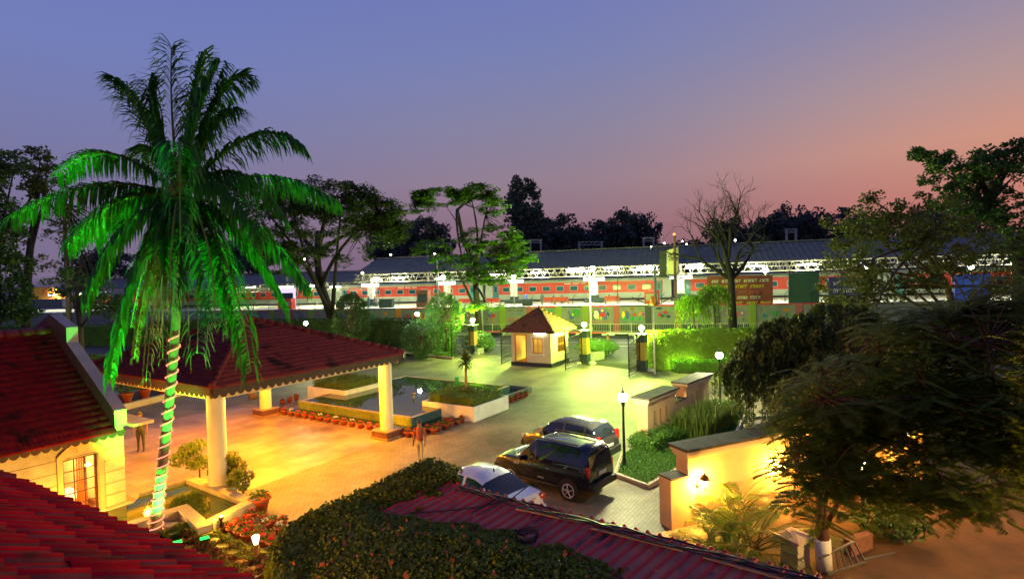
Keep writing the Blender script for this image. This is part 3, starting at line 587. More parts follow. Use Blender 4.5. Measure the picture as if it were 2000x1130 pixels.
def gwin(o, ux, w, h, nx, nz, nrm):
    mb = MB(); R = math.atan2(ux.y, ux.x)
    for x in (.035, w-.035): mb.box(o+ux*x+Z*h/2, (.07, .08, h), R)
    for z in (.035, h-.035): mb.box(o+ux*w/2+Z*z, (w-.14, .08, .07), R)
    for i in range(1, nx): mb.box(o+ux*(.07+(w-.14)*i/nx)+Z*h/2, (.03, .05, h-.14), R)
    for i in range(1, nz): mb.box(o+ux*w/2+Z*(.07+(h-.14)*i/nz), (w-.14, .046, .03), R)
    f = mb.build('window', WF, gh)
    MB().box(o+ux*w/2+Z*h/2, (w-.14, .01, h-.14), R).build('pane', PANE, f); return f
gwin(gp(.07, wb0, wz0_), gy, wb1-wb0, wz1_-wz0_, 2, 2, gx); gwin(gp(va0, .07, 1.0), gx, va1-va0, 1.3, 3, 2, gy)
mb = MB(); R = math.atan2(gx.y, gx.x)
for b in (wb0-.08, wb1+.08): mb.box(gp(-.02, b, (wz0_+wz1_)/2), (.05, .12, wz1_-wz0_+.2), R)
mb.box(gp(-.04, (wb0+wb1)/2, wz0_-.06), (.14, wb1-wb0+.3, .1), R); mb.build('window_surround', WHITEP, gh)
mb = MB(); mb.box(gp(.06, db0+.04, 1.4), (.1, .08, 2.2), R); mb.box(gp(.06, db1-.04, 1.4), (.1, .08, 2.2), R); mb.box(gp(.06, (db0+db1)/2, 2.46), (.1, db1-db0-.16, .08), R); mb.build('door_frame', WF, gh)
mb = MB(); o = gp(.2, db0+.12, .34)          # opened half glazed door leaf
for x in (.05, .75): mb.box(o+gx*x+Z*1.0, (.1, .05, 2.0), R)
for z in (.35, 1.0, 1.95): mb.box(o+gx*.4+Z*z, (.6, .05, .1 if z > 1 else .6 if z < .5 else .12), R)
mb.box(o+gx*.4+Z*1.5, (.03, .03, .9), R); mb.box(o+gx*.4+Z*1.5, (.6, .028, .03), R); mb.build('door', WF, gh)
mb = MB(); mb.box(gp(gd-.6, 1.3, .7), (.6, 1.4, .06), R); mb.box(gp(gd-.8, 1.3, 1.5), (.2, 1.2, .5), R); mb.build('desk', WOOD, gh)
ge = [gp(-.55, -.55, 2.72), gp(gd+.5, -.55, 2.72), gp(gd+.5, gw+.55, 2.72), gp(-.55, gw+.55, 2.72)]; gt = gp(gd/2, gw/2, 4.5)
for i in range(4): tileroof('roof_tiles', ge[i], ge[(i+1) % 4], gt, gt, TILE4, gh, .24, .28)
mb = MB()
for p in ge: ridgecaps(mb, p+Z*.06, gt+Z*.06, .09)
mb.build('ridge_caps', TILE4, gh, True)
mb = MB(); mb.lathe([(.1, 0), (.12, .12), (.02, .25)], gt, 8); mb.build('finial', TILE4, gh)
lamp('lodge_lamp', 'POINT', gp(1.3, 2.2, 2.4), 90, (1, .5, .09), .12, parent=gh)
TUBE = emitmat('white tube light', (1, .93, .8), 26)
for c, d in ((gp(-.1, .9, 2.62), gy), (gp(.9, -.1, 2.62), gx)):
    MB().bar(c-d*.5, c+d*.5, .05).build('tube_light', TUBE, gh)
# ---- gate piers with globe lamps
GLOBE = emitmat('bright white lamp globe', (1, .95, .5), 1500); GLOBEG = emitmat('greenish lamp globe', (.68, 1, .12), 3000)
PIERD = mat('dark blue green pier paint', (.025, .045, .045), rough=.55); PIERO = mat('ochre pier paint', (.42, .3, .04), (.36, .25, .03), 3, .7); PIERT = mat('tan pier paint', (.35, .22, .08), (.3, .18, .06), 3, .7)
P1, P2, P3, P4 = Vector((-3.78, 52.74, 0)), Vector((.62, 48.9, 0)), Vector((5.66, 44.77, 0)), Vector((9.3, 40.75, 0))
for p, lab, pm in ((P1, 'tan gate pier with a globe lamp at the left end by the tall square hedge', PIERT), (P2, 'gate pier with a globe lamp half hidden behind the guardhouse roof', PIERO), (P3, 'yellow gate pier with a globe lamp just right of the guardhouse', PIERO), (P4, 'dark gate pier with a globe lamp against the bright green hedge', PIERO)):
    t = thing('gate_pier', lab, 'gate pier', p, GA, 'piers of the entrance gate')
    w = .62
    MB().box((0, 0, .4), (w+.06, w+.06, .8)).build('base', PIERD, t, bevel=.02, local=True)
    MB().box((0, 0, 1.45), (w, w, 1.3)).build('shaft', pm, t, local=True)
    mb = MB(); mb.box((0, 0, 2.35), (w+.04, w+.04, .5)); mb.box((0, 0, 2.65), (w+.2, w+.2, .1)); mb.build('cap', PIERD, t, bevel=.02, local=True)
    mb = MB(); mb.lathe([(.09, 2.7), (.09, 2.78), (.04, 2.82), (.04, 2.95), (.09, 3.0)], n=10); lm = mb.build('lamp', BLACKM, t, local=True)
    MB().ball((0, 0, 3.12), .17).build('globe', GLOBEG if p is not P4 else emitmat('strong greenish globe', (.68, 1, .12), 5500), lm, True, local=True)
# ---- gate leaves
def gate(label, hinge, end):
    h = Vector(hinge); e = Vector(end); L_ = (e-h).length; t = thing('gate_leaf', label, 'gate', h, math.atan2(e.y-h.y, e.x-h.x), 'open iron gate leaves')
    top = lambda x: 2.25+.35*(1-x/L_)
    mb = MB(); mb.bar((L_, 0, .05), (L_, 0, 3.05), .07); mb.bar((.25, 0, .05), (.25, 0, 2.6), .06); mb.bar((.25, 0, top(.25)), (L_, 0, top(L_)), .05)
    for z in (.15, .75, 1.25, 1.75): mb.bar((.25, 0, z), (L_, 0, z), .05)
    mb.build('gate_frame', BLACKM, t, local=True)
    mb = MB(); n = int(L_/.15)
    for i in range(1, n): x = .25+(L_-.25)*i/n; mb.bar((x, 0, .75), (x, 0, top(x)-.02), .022)
    mb.build('bars', BLACKM, t, local=True)
    mb = MB(); k = 9
    for i in range(k):
        x = .25+(L_-.25)*(i+.5)/k
        mb.tube([(x+.15*math.cos(a)*(1-a/14), 0, .45+.25*math.sin(a)*(1-a/14)) for a in np.linspace(0, 9, 14)], .016, 5)
    mb.build('scrollwork', BLACKM, t, local=True)
    mb = MB()
    mb.tube([(.25+(L_-.25)*i/10, 0, 2.6+.35*math.sin(PI*i/10)) for i in range(11)], .02, 5); mb.build('arch_rail', BLACKM, t, local=True); return t
gate('open black iron gate leaf beside the tall square hedge at the left', P1+(W(883, 700)-P1).normalized()*.3, W(883, 701)); gate('open black iron gate leaf standing left of the guardhouse', W(1003, 703), W(980, 712))
gate('open black iron gate leaf in front of the guardhouse right wall', P3+Vector((-.16, -.3, 0)), W(1105, 724)); gate('open black iron gate leaf at the right by the bright hedge', P4+Vector((-.15, -.3, 0)), W(1229, 737))
for p, lab in ((P1, 'white painted rubble at the foot of the left tan gate pier'), (P3, 'white painted rubble round the foot of the yellow gate pier'), (P4, 'white painted stone at the foot of the right gate pier')):
    mb = MB(); rs = np.random.default_rng(int(p.x*10+60))
    for k in range(7 if p is not P4 else 3): a = rs.random()*6.28; mb.ball(p+Vector((math.cos(a)*.55, math.sin(a)*.55-.1, .08)), rs.uniform(.15, .28), 8, 5, sc=(1.2, 1, .7))
    tag(mb.build('rubble', mat('whitewashed stone', (.62, .62, .52), (.5, .5, .42), 5, .9), smooth=True), lab, 'stones')
# ---- hedges along the boundary
hd = -ST
h0 = Vector((-6.1, 53.9, 0))
hedge('boundary_hedge', 'tall square clipped hedge block beside the left gate pier', h0, hd*4.0+Vector((0, 0, 0)), SN*1.6, 3.0, 9000, .12)
hedge('boundary_hedge', 'long dark boundary hedge behind the porch roof', h0+hd*4.2+SN*.8, hd*34, SN*1.6, 3.15, 26000, .15, LF_DARK)
hedge('boundary_hedge', 'hedge beyond the gabled building under the left trees', h0+hd*39+SN*2, hd*40, SN*1.8, 2.5, 9000, .2, LF_HEDGE)
hR = P4+Vector((.75, .1, 0)); hdR = Vector((math.cos(math.radians(-3)), math.sin(math.radians(-3)), 0))
hedge('boundary_hedge', 'bright yellow green clipped hedge right of the gate', hR, hdR*9, Vector((.1, 1.7, 0)), 2.75, 20000, .12, leafmat('bright hedge leaf', (.26, .4, .03), (.13, .25, .02), .3, 3))  # bright yellow green leaf colour for this hedge
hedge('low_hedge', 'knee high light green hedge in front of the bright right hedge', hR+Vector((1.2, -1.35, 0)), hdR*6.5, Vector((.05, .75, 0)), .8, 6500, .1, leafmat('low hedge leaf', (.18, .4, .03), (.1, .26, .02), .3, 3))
k = [W(801, 691), W(885, 701.5), W(893, 699)]
mb = MB(); mb.bar(k[0]+Z*.1, k[1]+Z*.1, .18, .2); mb.bar(W(560, 668)+Z*.1, k[0]+Z*.1, .18, .2); tag(mb.build('kerb', mat('pale kerb', (.42, .32, .22), rough=.8)), kind='structure')
GRASS = mat('lawn grass', (.05, .12, .012), (.03, .08, .01), 3, .9, .8, 60)
sheet('lawn', [k[0], k[1], h0+Vector((.5, -.2, 0)), h0+hd*42, W(400, 668)], .02, GRASS)
hedge('grass_verge', 'strip of clipped groundcover at the foot of the left hedges', k[1]+Vector((-.3, .35, 0)), (k[0]-k[1])*1.9, SN*1.6, .28, 5000, .12, cat='groundcover')
# front planter walls by the gate
def rockplanter(label, pts, h, hh, name='verge_planter'):
    t = thing(name, label, 'planter', pts[0]); mb = MB(); n = len(pts)
    for i in range(n): mb.bar(pts[i]+Z*h/2, pts[(i+1) % n]+Z*h/2, .2, h)
    mb.build('stone_edge', CONC, t); c = sum(pts, Vector())/n; r = max((p-c).length for p in pts)
    L_ = Leaves(9); rs = L_.rs; N_ = 2600; u = rnd(rs, N_); u[:, 2] = abs(u[:, 2]); P = np.array(c)+u*np.array([r*.8, r*.7, hh])+np.array([0, 0, h]); L_.put(*leafquads(P, rnd(rs, N_), u, .1, .6, rs)); 
    L_.cloud(c+Z*h, (r*.7, r*.6, hh*.8), 900, .2, .8); L_.build('shrub', LF_HEDGE, t)
rockplanter('stone edged planter with a rounded green shrub beside the yellow gate pier', [W(1152, 705), W(1178, 701), W(1180, 690), W(1153, 692)], .7, .9)
rockplanter('white edged planter with a rounded bush right of the left gate pier', [W(931, 692), W(943, 689), W(940, 681), W(929, 683)], .5, 1.5)
# ---- lamp posts
def post_lamp(label, base, h, gm=GLOBE, r=.17, pw=.055, group='black garden lamp posts'):
    t = thing('lamp_post', label, 'lamp post', base, 0, group)
    mb = MB(); mb.lathe([(.13, 0), (.13, .08), (.08, .16), (pw, .35), (pw*.75, h-.34), (.07, h-.3), (.05, h-.24), (.1, h-.18), (.12, h-.15)], n=12); mb.build('post', BLACKM, t, True, local=True)
    MB().ball((0, 0, h), r).build('globe', gm, t, True, local=True)
    mb = MB(); mb.lathe([(.1, h+r-.04), (.06, h+r+.02), (.02, h+r+.08), (.025, h+r+.12), (.004, h+r+.22)], n=10); mb.build('finial', BLACKM, t, local=True); return t
post_lamp('black lamp post with a glowing globe beside the parked cars', W(1220, 914), 2.62)
post_lamp('black lamp post with a glowing globe behind the cream feature wall', W(1407, 796), 2.74)
post_lamp('lamp post with a glowing globe behind the porch roof ridge', at(597, 630, 50)*1+Vector((0, 0, -3.35)) if False else Vector((at(597, 631, 50).x, 50, 0)), at(597, 631, 50).z, emitmat('yellow lamp globe', (1, .95, .4), 800))
post_lamp('lamp post with a bluish white globe among the dark hedges', Vector((at(815, 613, 51).x, 51, 0)), at(815, 613, 51).z, emitmat('bluish lamp globe', (.9, 1, .95), 420))
post_lamp('lamp post with a globe far left beyond the gabled roof', Vector((at(34, 620, 52).x, 52, 0)), at(34, 620, 52).z)
# flag mast (bare street pole with two arms)
p = W(1279, 731); t = thing('street_pole', 'pale slim pole with two raised arms and an orange box, right of the gate', 'pole', p)
mb = MB(); mb.tube([p, p+Z*1.5, p+Z*4.8], [.075, .06, .045], 10); mb.build('pole', mat('pale grey paint', (.55, .56, .42), rough=.5), t, True)
mb = MB()
for sx in (-1, 1): mb.tube([p+Z*4.75, p+Vector((sx*.6, 0, 5.0)), p+Vector((sx*1.05, 0, 5.25))], .03, 6); mb.box(p+Vector((sx*1.25, 0, 5.32)), (.5, .2, .1), 0, tilt=Matrix.Rotation(-sx*.35, 3, 'Y'))
mb.build('lamp_arm', BLACKM, t); mb = MB(); mb.lathe([(.05, 4.8), (.2, 5.05), (.22, 5.3), (.1, 5.5)], p, 8); mb.build('orange_box', mat('orange plastic', (.75, .28, .02), rough=.5), t)
p = W(1155, 672); t = thing('tall_pole', 'tall thin white street pole with a bright flood lamp behind the guardhouse', 'street lamp', p); mb = MB(); mb.tube([p, p+Z*7.6], [.09, .05], 8); mb.build('pole', WHITEP, t, True); mb = MB(); mb.box(p+Z*1.6, (.3, .2, .4)); mb.build('meter_box', CONC, t)
MB().tube([p+Z*7.4, p+Vector((0, -1.0, 7.75)), p+Vector((0, -2.3, 7.8))], .035, 6).build('arm', WHITEP, t, True)
MB().ball(p+Vector((0, -2.4, 7.7)), .24, 12, 8, sc=(1, 1, .7)).build('lamp_globe', emitmat('street flood lamp', (.85, 1, .5), 260), t, True); lamp('street_light', 'POINT', p+Vector((0, -2.6, 7.4)), 8500, (.72, 1, .16), .25, parent=t)
# boom barrier
a, b = W(938, 647, 1.0), W(1240, 650.5, 1.0); t = thing('boom_barrier', 'long red and white barrier pole lying across the gate opening behind the guardhouse', 'barrier', (a.x, a.y, 0))
mb = MB(); n = 12
for i in range(n): mb.bar(a+(b-a)*i/n, a+(b-a)*(i+1)/n, .1, .1, 1 if (i > 9) else 0)
mb.build('boom', [mat('red barrier paint', (.55, .05, .05), rough=.5), WHITEP], t); mb = MB(); mb.box((a.x, a.y, .5), (.4, .4, 1.0)); mb.box((b.x, b.y, .47), (.12, .12, .94)); mb.build('barrier_post', WHITEP, t)

for px, lab in ((1316, 'small ground floodlight shining up into the bright right hedge, nearer the gate'), (1352, 'small ground floodlight shining up into the bright right hedge, farther from the gate')):
    p = Vector((W(px, 722).x, hR.y-.35, 0)); t = thing('hedge_floodlight', lab, 'floodlight', p); mb = MB(); mb.box(p+Z*.12, (.3, .2, .2)); mb.tube([p, p+Z*.1], .03, 6); mb.build('housing', BLACKM, t, bevel=.02); MB().box(p+Z*.226, (.24, .14, .01)).build('lens', emitmat('floodlight lens', (.9, 1, .5), 60), t); lamp('hedge_beam', 'POINT', p+Vector((0, -.12, .55)), 60, (.7, 1, .15), .1, parent=t)
# ================================================================ vehicles
TYRE = mat('tyre rubber', (.012, .012, .012), rough=.85); ALLOY = mat('alloy wheel', (.6, .6, .6), rough=.35, metal=.25); CHROME = mat('chrome', (.7, .7, .7), rough=.12, metal=1)
TAILR = mat('red tail lamp', (.5, .01, .01), rough=.15, coat=1); HEADL = mat('clear headlamp', (.6, .58, .5), rough=.1, coat=1); TRIM = mat('black plastic trim', (.015, .015, .016), rough=.6)
PLATE = mat('number plate', (.6, .6, .55), rough=.6)
def car(label, cat, name, loc, head, paint, sp_, glass=GLASSD, group=None):
    t = thing(name, label, cat, loc, head, group); L2, Wd = sp_['L']/2, sp_['W']/2; zb = sp_['zb']
    xs = sorted(set([round(v, 3) for v in list(np.linspace(-L2, L2, 30))+sp_['cuts']])); bx, bz = zip(*sp_['belt']); rx, rz = zip(*sp_['roof']); wx, wv = zip(*sp_['wid'])
    hm = max(rz)-np.interp(0, bx, bz); rows = []
    for x in xs:
        b = float(np.interp(x, bx, bz)); r = float(np.interp(x, rx, rz)) if rx[0] <= x <= rx[-1] else b; r = max(r, b+.012); w = Wd*float(np.interp(x, wx, wv)); h = min(1, (r-b)/hm)
        wr = w*.94*(1-h)+sp_['wr']*h*min(1, w/Wd*1.02); e = min(1, (L2-abs(x))/.25); zbb = zb+.16*(1-e)**2
        rows.append([(0, zbb), (w*.8, zbb), (w*.97, zbb+.1), (w, zb+.3*(b-zb)/.6+.05), (w*.995, b-.13), (w*.955, b), (wr*1.0+.0, b+(r-b)*.86), (wr*.86, r-.008), (0, r+.022)])
    V = []; K = len(rows[0]); ring = 2*K-2; F = []; Mi = []
    for x, rw in zip(xs, rows): V += [(x, y, z) for y, z in rw]+[(x, -y, z) for y, z in rw[-2:0:-1]]
    wins = sp_['wins']; ws0, ws1, rw0, rw1 = sp_['shield']
    for i in range(len(xs)-1):
        xm = (xs[i]+xs[i+1])/2; hh = min(rows[i][8][1]-rows[i][5][1], rows[i+1][8][1]-rows[i+1][5][1])
        for j in range(ring):
            jj = j if j < K-1 else ring-1-j; mi = 0
            if jj == 5 and any(a <= xm <= b for a, b in wins) and hh > .03: mi = 1
            if jj in (6, 7) and (ws0 <= xm <= ws1 or rw0 <= xm <= rw1): mi = 1
            if jj in (0, 1): mi = 2
            F.append((i*ring+j, (i+1)*ring+j, (i+1)*ring+(j+1) % ring, i*ring+(j+1) % ring)); Mi.append(mi)
    F += [tuple(range(ring)), tuple((len(xs)-1)*ring+j for j in range(ring))[::-1]]; Mi += [sp_.get('capmi', 0), 0]
    mb = MB(); mb.v = V; mb.f = F; mb.m = Mi; body = mb.build('body', [paint, glass, TRIM], t, True, local=True); body.data.set_sharp_from_angle(angle=.75)
    R = sp_['wheel']
    for x in sp_.get('seams', ()):
        i = min(range(len(xs)), key=lambda k: abs(xs[k]-x)); rw = rows[i]
        for s in (-1, 1): MB().tube([(xs[i], s*(y+.002), z) for y, z in rw[3:6]], .009, 4).build('door_seam', TRIM, t, local=True)
    for s in (-1, 1): MB().tube([(x, s*(rw[5][0]+.004), rw[5][1]-.012) for x, rw in zip(xs, rows) if sp_['wins'][0][0]-.1 < x < sp_['wins'][-1][1]+.1], .014, 4).build('belt_trim', TRIM if paint is not WHP else TRIM, t, local=True)
    for x in sp_['axles']:
        for s in (-1, 1):
            o = (x, s*(Wd-.11), R); ax = (0, s, 0)
            wl = MB().lathe([(R*.6, -.1), (R*.97, -.1), (R, -.06), (R, .06), (R*.97, .1), (R*.66, .105), (R*.64, .07)], o, 26, axis=ax).build('wheel', TYRE, t, True, local=True)
            mb = MB(); mb.lathe([(R*.7, .1), (R*.7, .118), (R*.6, .118), (R*.57, .08)], o, 22, axis=ax, m=0)
            mb.lathe([(R*.56, .119), (R*.56, .121)], o, 18, 1, axis=ax); mb.lathe([(R*.16, .1), (R*.16, .135), (R*.1, .14)], o, 12, axis=ax)
            for k in range(5):
                a = k*2*PI/5+.3; d = Vector((math.cos(a), 0, math.sin(a))); c_ = Vector(o)+Vector((0, s*.13, 0))
                mb.bar(c_+d*R*.12, c_+d*R*.62, .09, .02)
            mb.build('rim', [ALLOY, TRIM], wl, False, local=True)
            MB().lathe([(R*1.14, 0), (R*1.14, .02), (R*1.0, .02)], (x, s*(Wd-.025), R+.02), 26, axis=ax).build('wheel_arch', TRIM, t, local=True)
    for nm, m_, c, sz in sp_['bits']:
        for s in (-1, 1):
            MB().box((c[0], c[1]*s, c[2]), sz).build(nm, m_, t, bevel=min(sz)*.3, local=True)
            if c[1] == 0: break
    return t
SUVP = mat('black car paint', (.004, .006, .013), rough=.25, coat=.7, spec=.4)
WHP = mat('white car paint', (.72, .74, .78), rough=.28, coat=1); GRP = mat('dark grey metallic car paint', (.055, .055, .05), rough=.3, metal=.4, coat=.8); SIL = mat('silver car paint', (.42, .43, .42), rough=.3, metal=.6, coat=1)
suv = dict(seams=(-1.55, -.67, .17, .86), L=4.4, W=1.82, zb=.42, wr=.7, wheel=.37, axles=(1.33, -1.35), cuts=[-1.62, -1.55, -.72, -.62, .12, .22, .92, -2.12],
    belt=[(-2.2, 1.06), (-2.0, 1.12), (0, 1.1), (.95, 1.1), (1.05, 1.13), (1.7, 1.09), (2.05, 1.0), (2.2, .85)], roof=[(-2.2, 1.1), (-2.17, 1.35), (-2.1, 1.78), (-1.9, 1.9), (-.5, 1.93), (.2, 1.89), (.4, 1.8), (1.02, 1.14)],
    wid=[(-2.2, .9), (-2.0, .98), (0, 1), (1.6, .98), (2.0, .93), (2.2, .84)], wins=[(-2.0, -1.62), (-1.55, -.72), (-.62, .12), (.22, .8)], shield=(.32, 1.0, -2.3, -2.06),
    bits=[('headlight', HEADL, (2.08, .6, .88), (.16, .36, .2)), ('tail_light', TAILR, (-2.13, .76, 1.1), (.14, .14, .42)), ('tail_light', HEADL, (-2.135, .76, .86), (.12, .13, .12)), ('front_bumper', SUVP, (2.16, 0, .58), (.2, 1.66, .3)), ('grille', TRIM, (2.16, 0, .87), (.1, .7, .2)), ('rear_bumper', TRIM, (-2.24, 0, .6), (.22, 1.66, .26)),
          ('number_plate', PLATE, (-2.225, 0, .98), (.03, .5, .14)), ('roof_rail', TRIM, (-.7, .62, 1.965), (1.9, .045, .05)), ('wing_mirror', SUVP, (.72, .98, 1.2), (.14, .2, .18)), ('door_handle', CHROME, (-.5, .915, 1.0), (.18, .03, .035)), ('door_handle', CHROME, (.35, .915, 1.0), (.18, .03, .035)),
          ('sill', TRIM, (0, .88, .43), (2.0, .1, .12)), ('fender_vent', CHROME, (1.02, .905, .93), (.26, .02, .07)), ('door_badge', CHROME, (-.15, .912, .62), (.3, .015, .07)), ('wiper', TRIM, (-2.19, .1, 1.28), (.03, .5, .03))])
sedan = dict(seams=(-1.0, -.17, .75), L=3.98, W=1.7, zb=.3, wr=.58, wheel=.3, axles=(1.2, -1.2), cuts=[-1.02, -.95, -.22, -.12, .72, .8, -1.42],
    belt=[(-1.99, .78), (-1.9, .98), (-1.4, 1.02), (0, .94), (.9, .92), (1.1, .93), (1.7, .8), (1.99, .58)], roof=[(-1.42, 1.03), (-.88, 1.4), (-.5, 1.5), (.1, 1.51), (.4, 1.45), (1.16, .94)],
    wid=[(-1.99, .82), (-1.8, .95), (0, 1), (1.4, .97), (1.8, .9), (1.99, .76)], wins=[(-1.3, -1.02), (-.95, -.22), (-.12, .72)], shield=(.32, 1.12, -1.4, -.86),
    bits=[('headlight', HEADL, (1.82, .58, .72), (.26, .3, .14)), ('tail_light', TAILR, (-1.9, .7, .86), (.2, .2, .2)), ('rear_bumper', WHP, (-1.99, 0, .52), (.16, 1.5, .3)), ('chrome_strip', CHROME, (-1.955, 0, .9), (.04, .8, .04)), ('number_plate', PLATE, (-1.99, 0, .76), (.03, .46, .11)), ('front_bumper', WHP, (1.93, 0, .45), (.16, 1.44, .26)), ('wing_mirror', WHP, (.68, .9, 1.0), (.12, .18, .13)), ('door_handle', CHROME, (-.4, .85, .85), (.16, .03, .03)), ('door_handle', CHROME, (.5, .85, .83), (.16, .03, .03)), ('antenna', TRIM, (-.75, 0, 1.56), (.05, .03, .1))])
hatch = dict(seams=(-1.15, -.25, .75), L=3.7, W=1.68, zb=.3, wr=.6, wheel=.3, axles=(1.15, -1.17), cuts=[-1.22, -1.12, -.3, -.2, .72, .8, -1.76],
    belt=[(-1.85, .8), (-1.75, 1.0), (-1.2, 1.0), (0, .95), (.9, .93), (1.1, .94), (1.6, .82), (1.85, .58)], roof=[(-1.84, .84), (-1.76, 1.05), (-1.52, 1.42), (-1.2, 1.53), (-.3, 1.57), (.1, 1.54), (.4, 1.45), (1.12, .95)],
    wid=[(-1.85, .84), (-1.7, .95), (0, 1), (1.3, .97), (1.65, .9), (1.85, .76)], wins=[(-1.6, -1.22), (-1.12, -.3), (-.2, .72)], shield=(.3, 1.1, -1.78, -1.45),
    bits=[('headlight', HEADL, (1.66, .58, .75), (.3, .26, .16)), ('tail_light', TAILR, (-1.76, .7, 1.0), (.14, .16, .4)), ('rear_bumper', GRP, (-1.84, 0, .5), (.16, 1.5, .3)), ('number_plate', PLATE, (-1.86, 0, .75), (.03, .46, .11)), ('front_bumper', GRP, (1.8, 0, .45), (.16, 1.42, .26)), ('wing_mirror', GRP, (.66, .9, 1.02), (.12, .18, .13)), ('door_handle', CHROME, (-.45, .845, .87), (.16, .03, .03)), ('wiper', TRIM, (-1.74, .05, 1.06), (.03, .4, .03))])
car('black sports utility vehicle with chrome wheels and roof rails, parked between two cars', 'car', 'parked_suv', (1.18, 18.98, .008), math.radians(140), SUVP, suv).scale = (.89, .89, .89)
car('white saloon car partly hidden behind the red sheet roof', 'car', 'parked_saloon', (-1.25, 16.62, .008), math.radians(140), WHP, sedan)
car('dark grey hatchback parked on the far side of the black vehicle', 'car', 'parked_hatchback', (2.05, 22.0, .008), math.radians(141), GRP, hatch)
car('silver car parked by the hedge, mostly hidden under the porch eave', 'car', 'parked_silver_car', (-11.15, 47.9, .008), math.radians(6), SIL, hatch)
# ================================================================ people
def person(label, loc, rz, top, legs, h=1.7, skin=None, hairm=None, pose='stand', carry=0):
    skin = skin or SKIN; t = thing('person', label, 'person', loc, rz); k = h/1.72
    J = {}; E_ = []
    def j(n, p, r, par=None): J[n] = (Vector(p)*k, r*k); E_.append((par, n)) if par else None
    sit = pose == 'sit'
    hz = .5 if sit else .92
    j('pelvis', (0, 0, hz), .135); j('waist', (0, 0, hz+.16), .12, 'pelvis'); j('chest', (.01, 0, hz+.36), .15, 'waist'); j('neck0', (0, 0, hz+.51), .085, 'chest'); j('neck', (.01, 0, hz+.57), .055, 'neck0'); j('head', (.02, 0, hz+.66), .085, 'neck'); j('crown', (.015, 0, hz+.74), .09, 'head'); j('top', (.01, 0, hz+.8), .04, 'crown')
    for s, q in ((1, 'l'), (-1, 'r')):
        j('sh'+q, (0, s*.17, hz+.47), .07, 'neck0'); j('el'+q, (.0, s*.24, hz+.2), .048, 'sh'+q); j('wr'+q, (.07, s*.25, hz-.04), .033, 'el'+q); j('pa'+q, (.09, s*.25, hz-.11), .036, 'wr'+q)
        for f in range(4): j(f'f{q}{f}a', (.06+.022*f, s*.25, hz-.17), .011, 'pa'+q); j(f'f{q}{f}b', (.06+.024*f, s*.242, hz-.205), .009, f'f{q}{f}a')
        j('th'+q, (.13, s*.245, hz-.13), .011, 'pa'+q)
        if sit: j('hi'+q, (.05, s*.1, hz), .1, 'pelvis'); j('kn'+q, (.42, s*.11, hz+.0), .065, 'hi'+q); j('an'+q, (.42, s*.11, .09), .042, 'kn'+q)
        else: j('hi'+q, (0, s*.09, hz-.08), .1, 'pelvis'); j('kn'+q, (.03*s, s*.1, .5), .062, 'hi'+q); j('an'+q, (.05*s-.02, s*.11, .09), .042, 'kn'+q)
        a = J['an'+q][0]/k; j('to'+q, (a.x+.15, a.y+s*.02, .04), .038, 'an'+q)
    nm = list(J); me = bpy.data.meshes.new('body'); me.from_pydata([J[n][0] for n in nm], [(nm.index(a), nm.index(b)) for a, b in E_], []); me.update()
    o = bpy.data.objects.new('skeleton', me); COL.objects.link(o); me.skin_vertices or None
    md = o.modifiers.new('s', 'SKIN'); 
    for i, n in enumerate(nm): me.skin_vertices[0].data[i].radius = (J[n][1],)*2
    me.skin_vertices[0].data[0].use_root = True; sb = o.modifiers.new('d', 'SUBSURF'); sb.levels = 1
    dg = bpy.context.evaluated_depsgraph_get(); m2 = bpy.data.meshes.new_from_object(o.evaluated_get(dg)); bpy.data.objects.remove(o)
    b = bpy.data.objects.new('body', m2); COL.objects.link(b); b.parent = t; m2.materials.clear()
    for x in (skin, top, legs, TRIM): m2.materials.append(x)
    for p in m2.polygons:
        c = p.center/k; arm = abs(c.y) > .19
        p.material_index = 3 if c.z < .075 else 0 if (c.z > hz+.53 or (arm and c.z < hz+.2 and not (sit and c.x > .2 and abs(c.y) < .2) and abs(c.y) > .2)) else 1 if c.z > hz+.02 else 2
        p.use_smooth = True
    hd = Vector((.015, 0, hz+.7))*k
    mb = MB(); mb.ball(hd+Vector((-.015, 0, .035))*k, .102*k, 12, 8, sc=(1, .9, .9)); mb.build('hair', hairm or TRIM, t, True, local=True)
    mb = MB(); mb.ball(hd+Vector((.1, 0, -.02))*k, .018*k, 6, 5, 0)
    for s in (-1, 1): mb.ball(hd+Vector((.082, s*.034, .012))*k, .013*k, 6, 5, 1); mb.ball(hd+Vector((0, s*.088, -.01))*k, .022*k, 6, 5, 0)
    mb.box(hd+Vector((.085, 0, -.06))*k, (.012, .045, .01), m=2); mb.build('face', [skin, TRIM, mat('lips', (.25, .08, .06))], t, True, local=True)
    return t
SKIN = mat('brown skin', (.22, .11, .06), rough=.6)
cl = lambda n, c: mat(n, c, rough=.9)
person('person in a dull red shirt and pale trousers standing by the moat pots', W(822, 906, .008), -1.9, cl('dull red shirt', (.3, .07, .04)), cl('pale trousers', (.45, .36, .2)), 1.7)
person('person in dark green clothes standing under the porch beside the gabled building', W(276, 881, .013), -1.2, cl('dark green shirt', (.07, .08, .03)), cl('dark trousers', (.05, .05, .03)), 1.72)
person('person in a maroon shirt walking on the road beyond the gate', W(1188, 690, .01), .4, cl('maroon shirt', (.2, .05, .06)), cl('grey trousers', (.16, .15, .18)), 1.7)
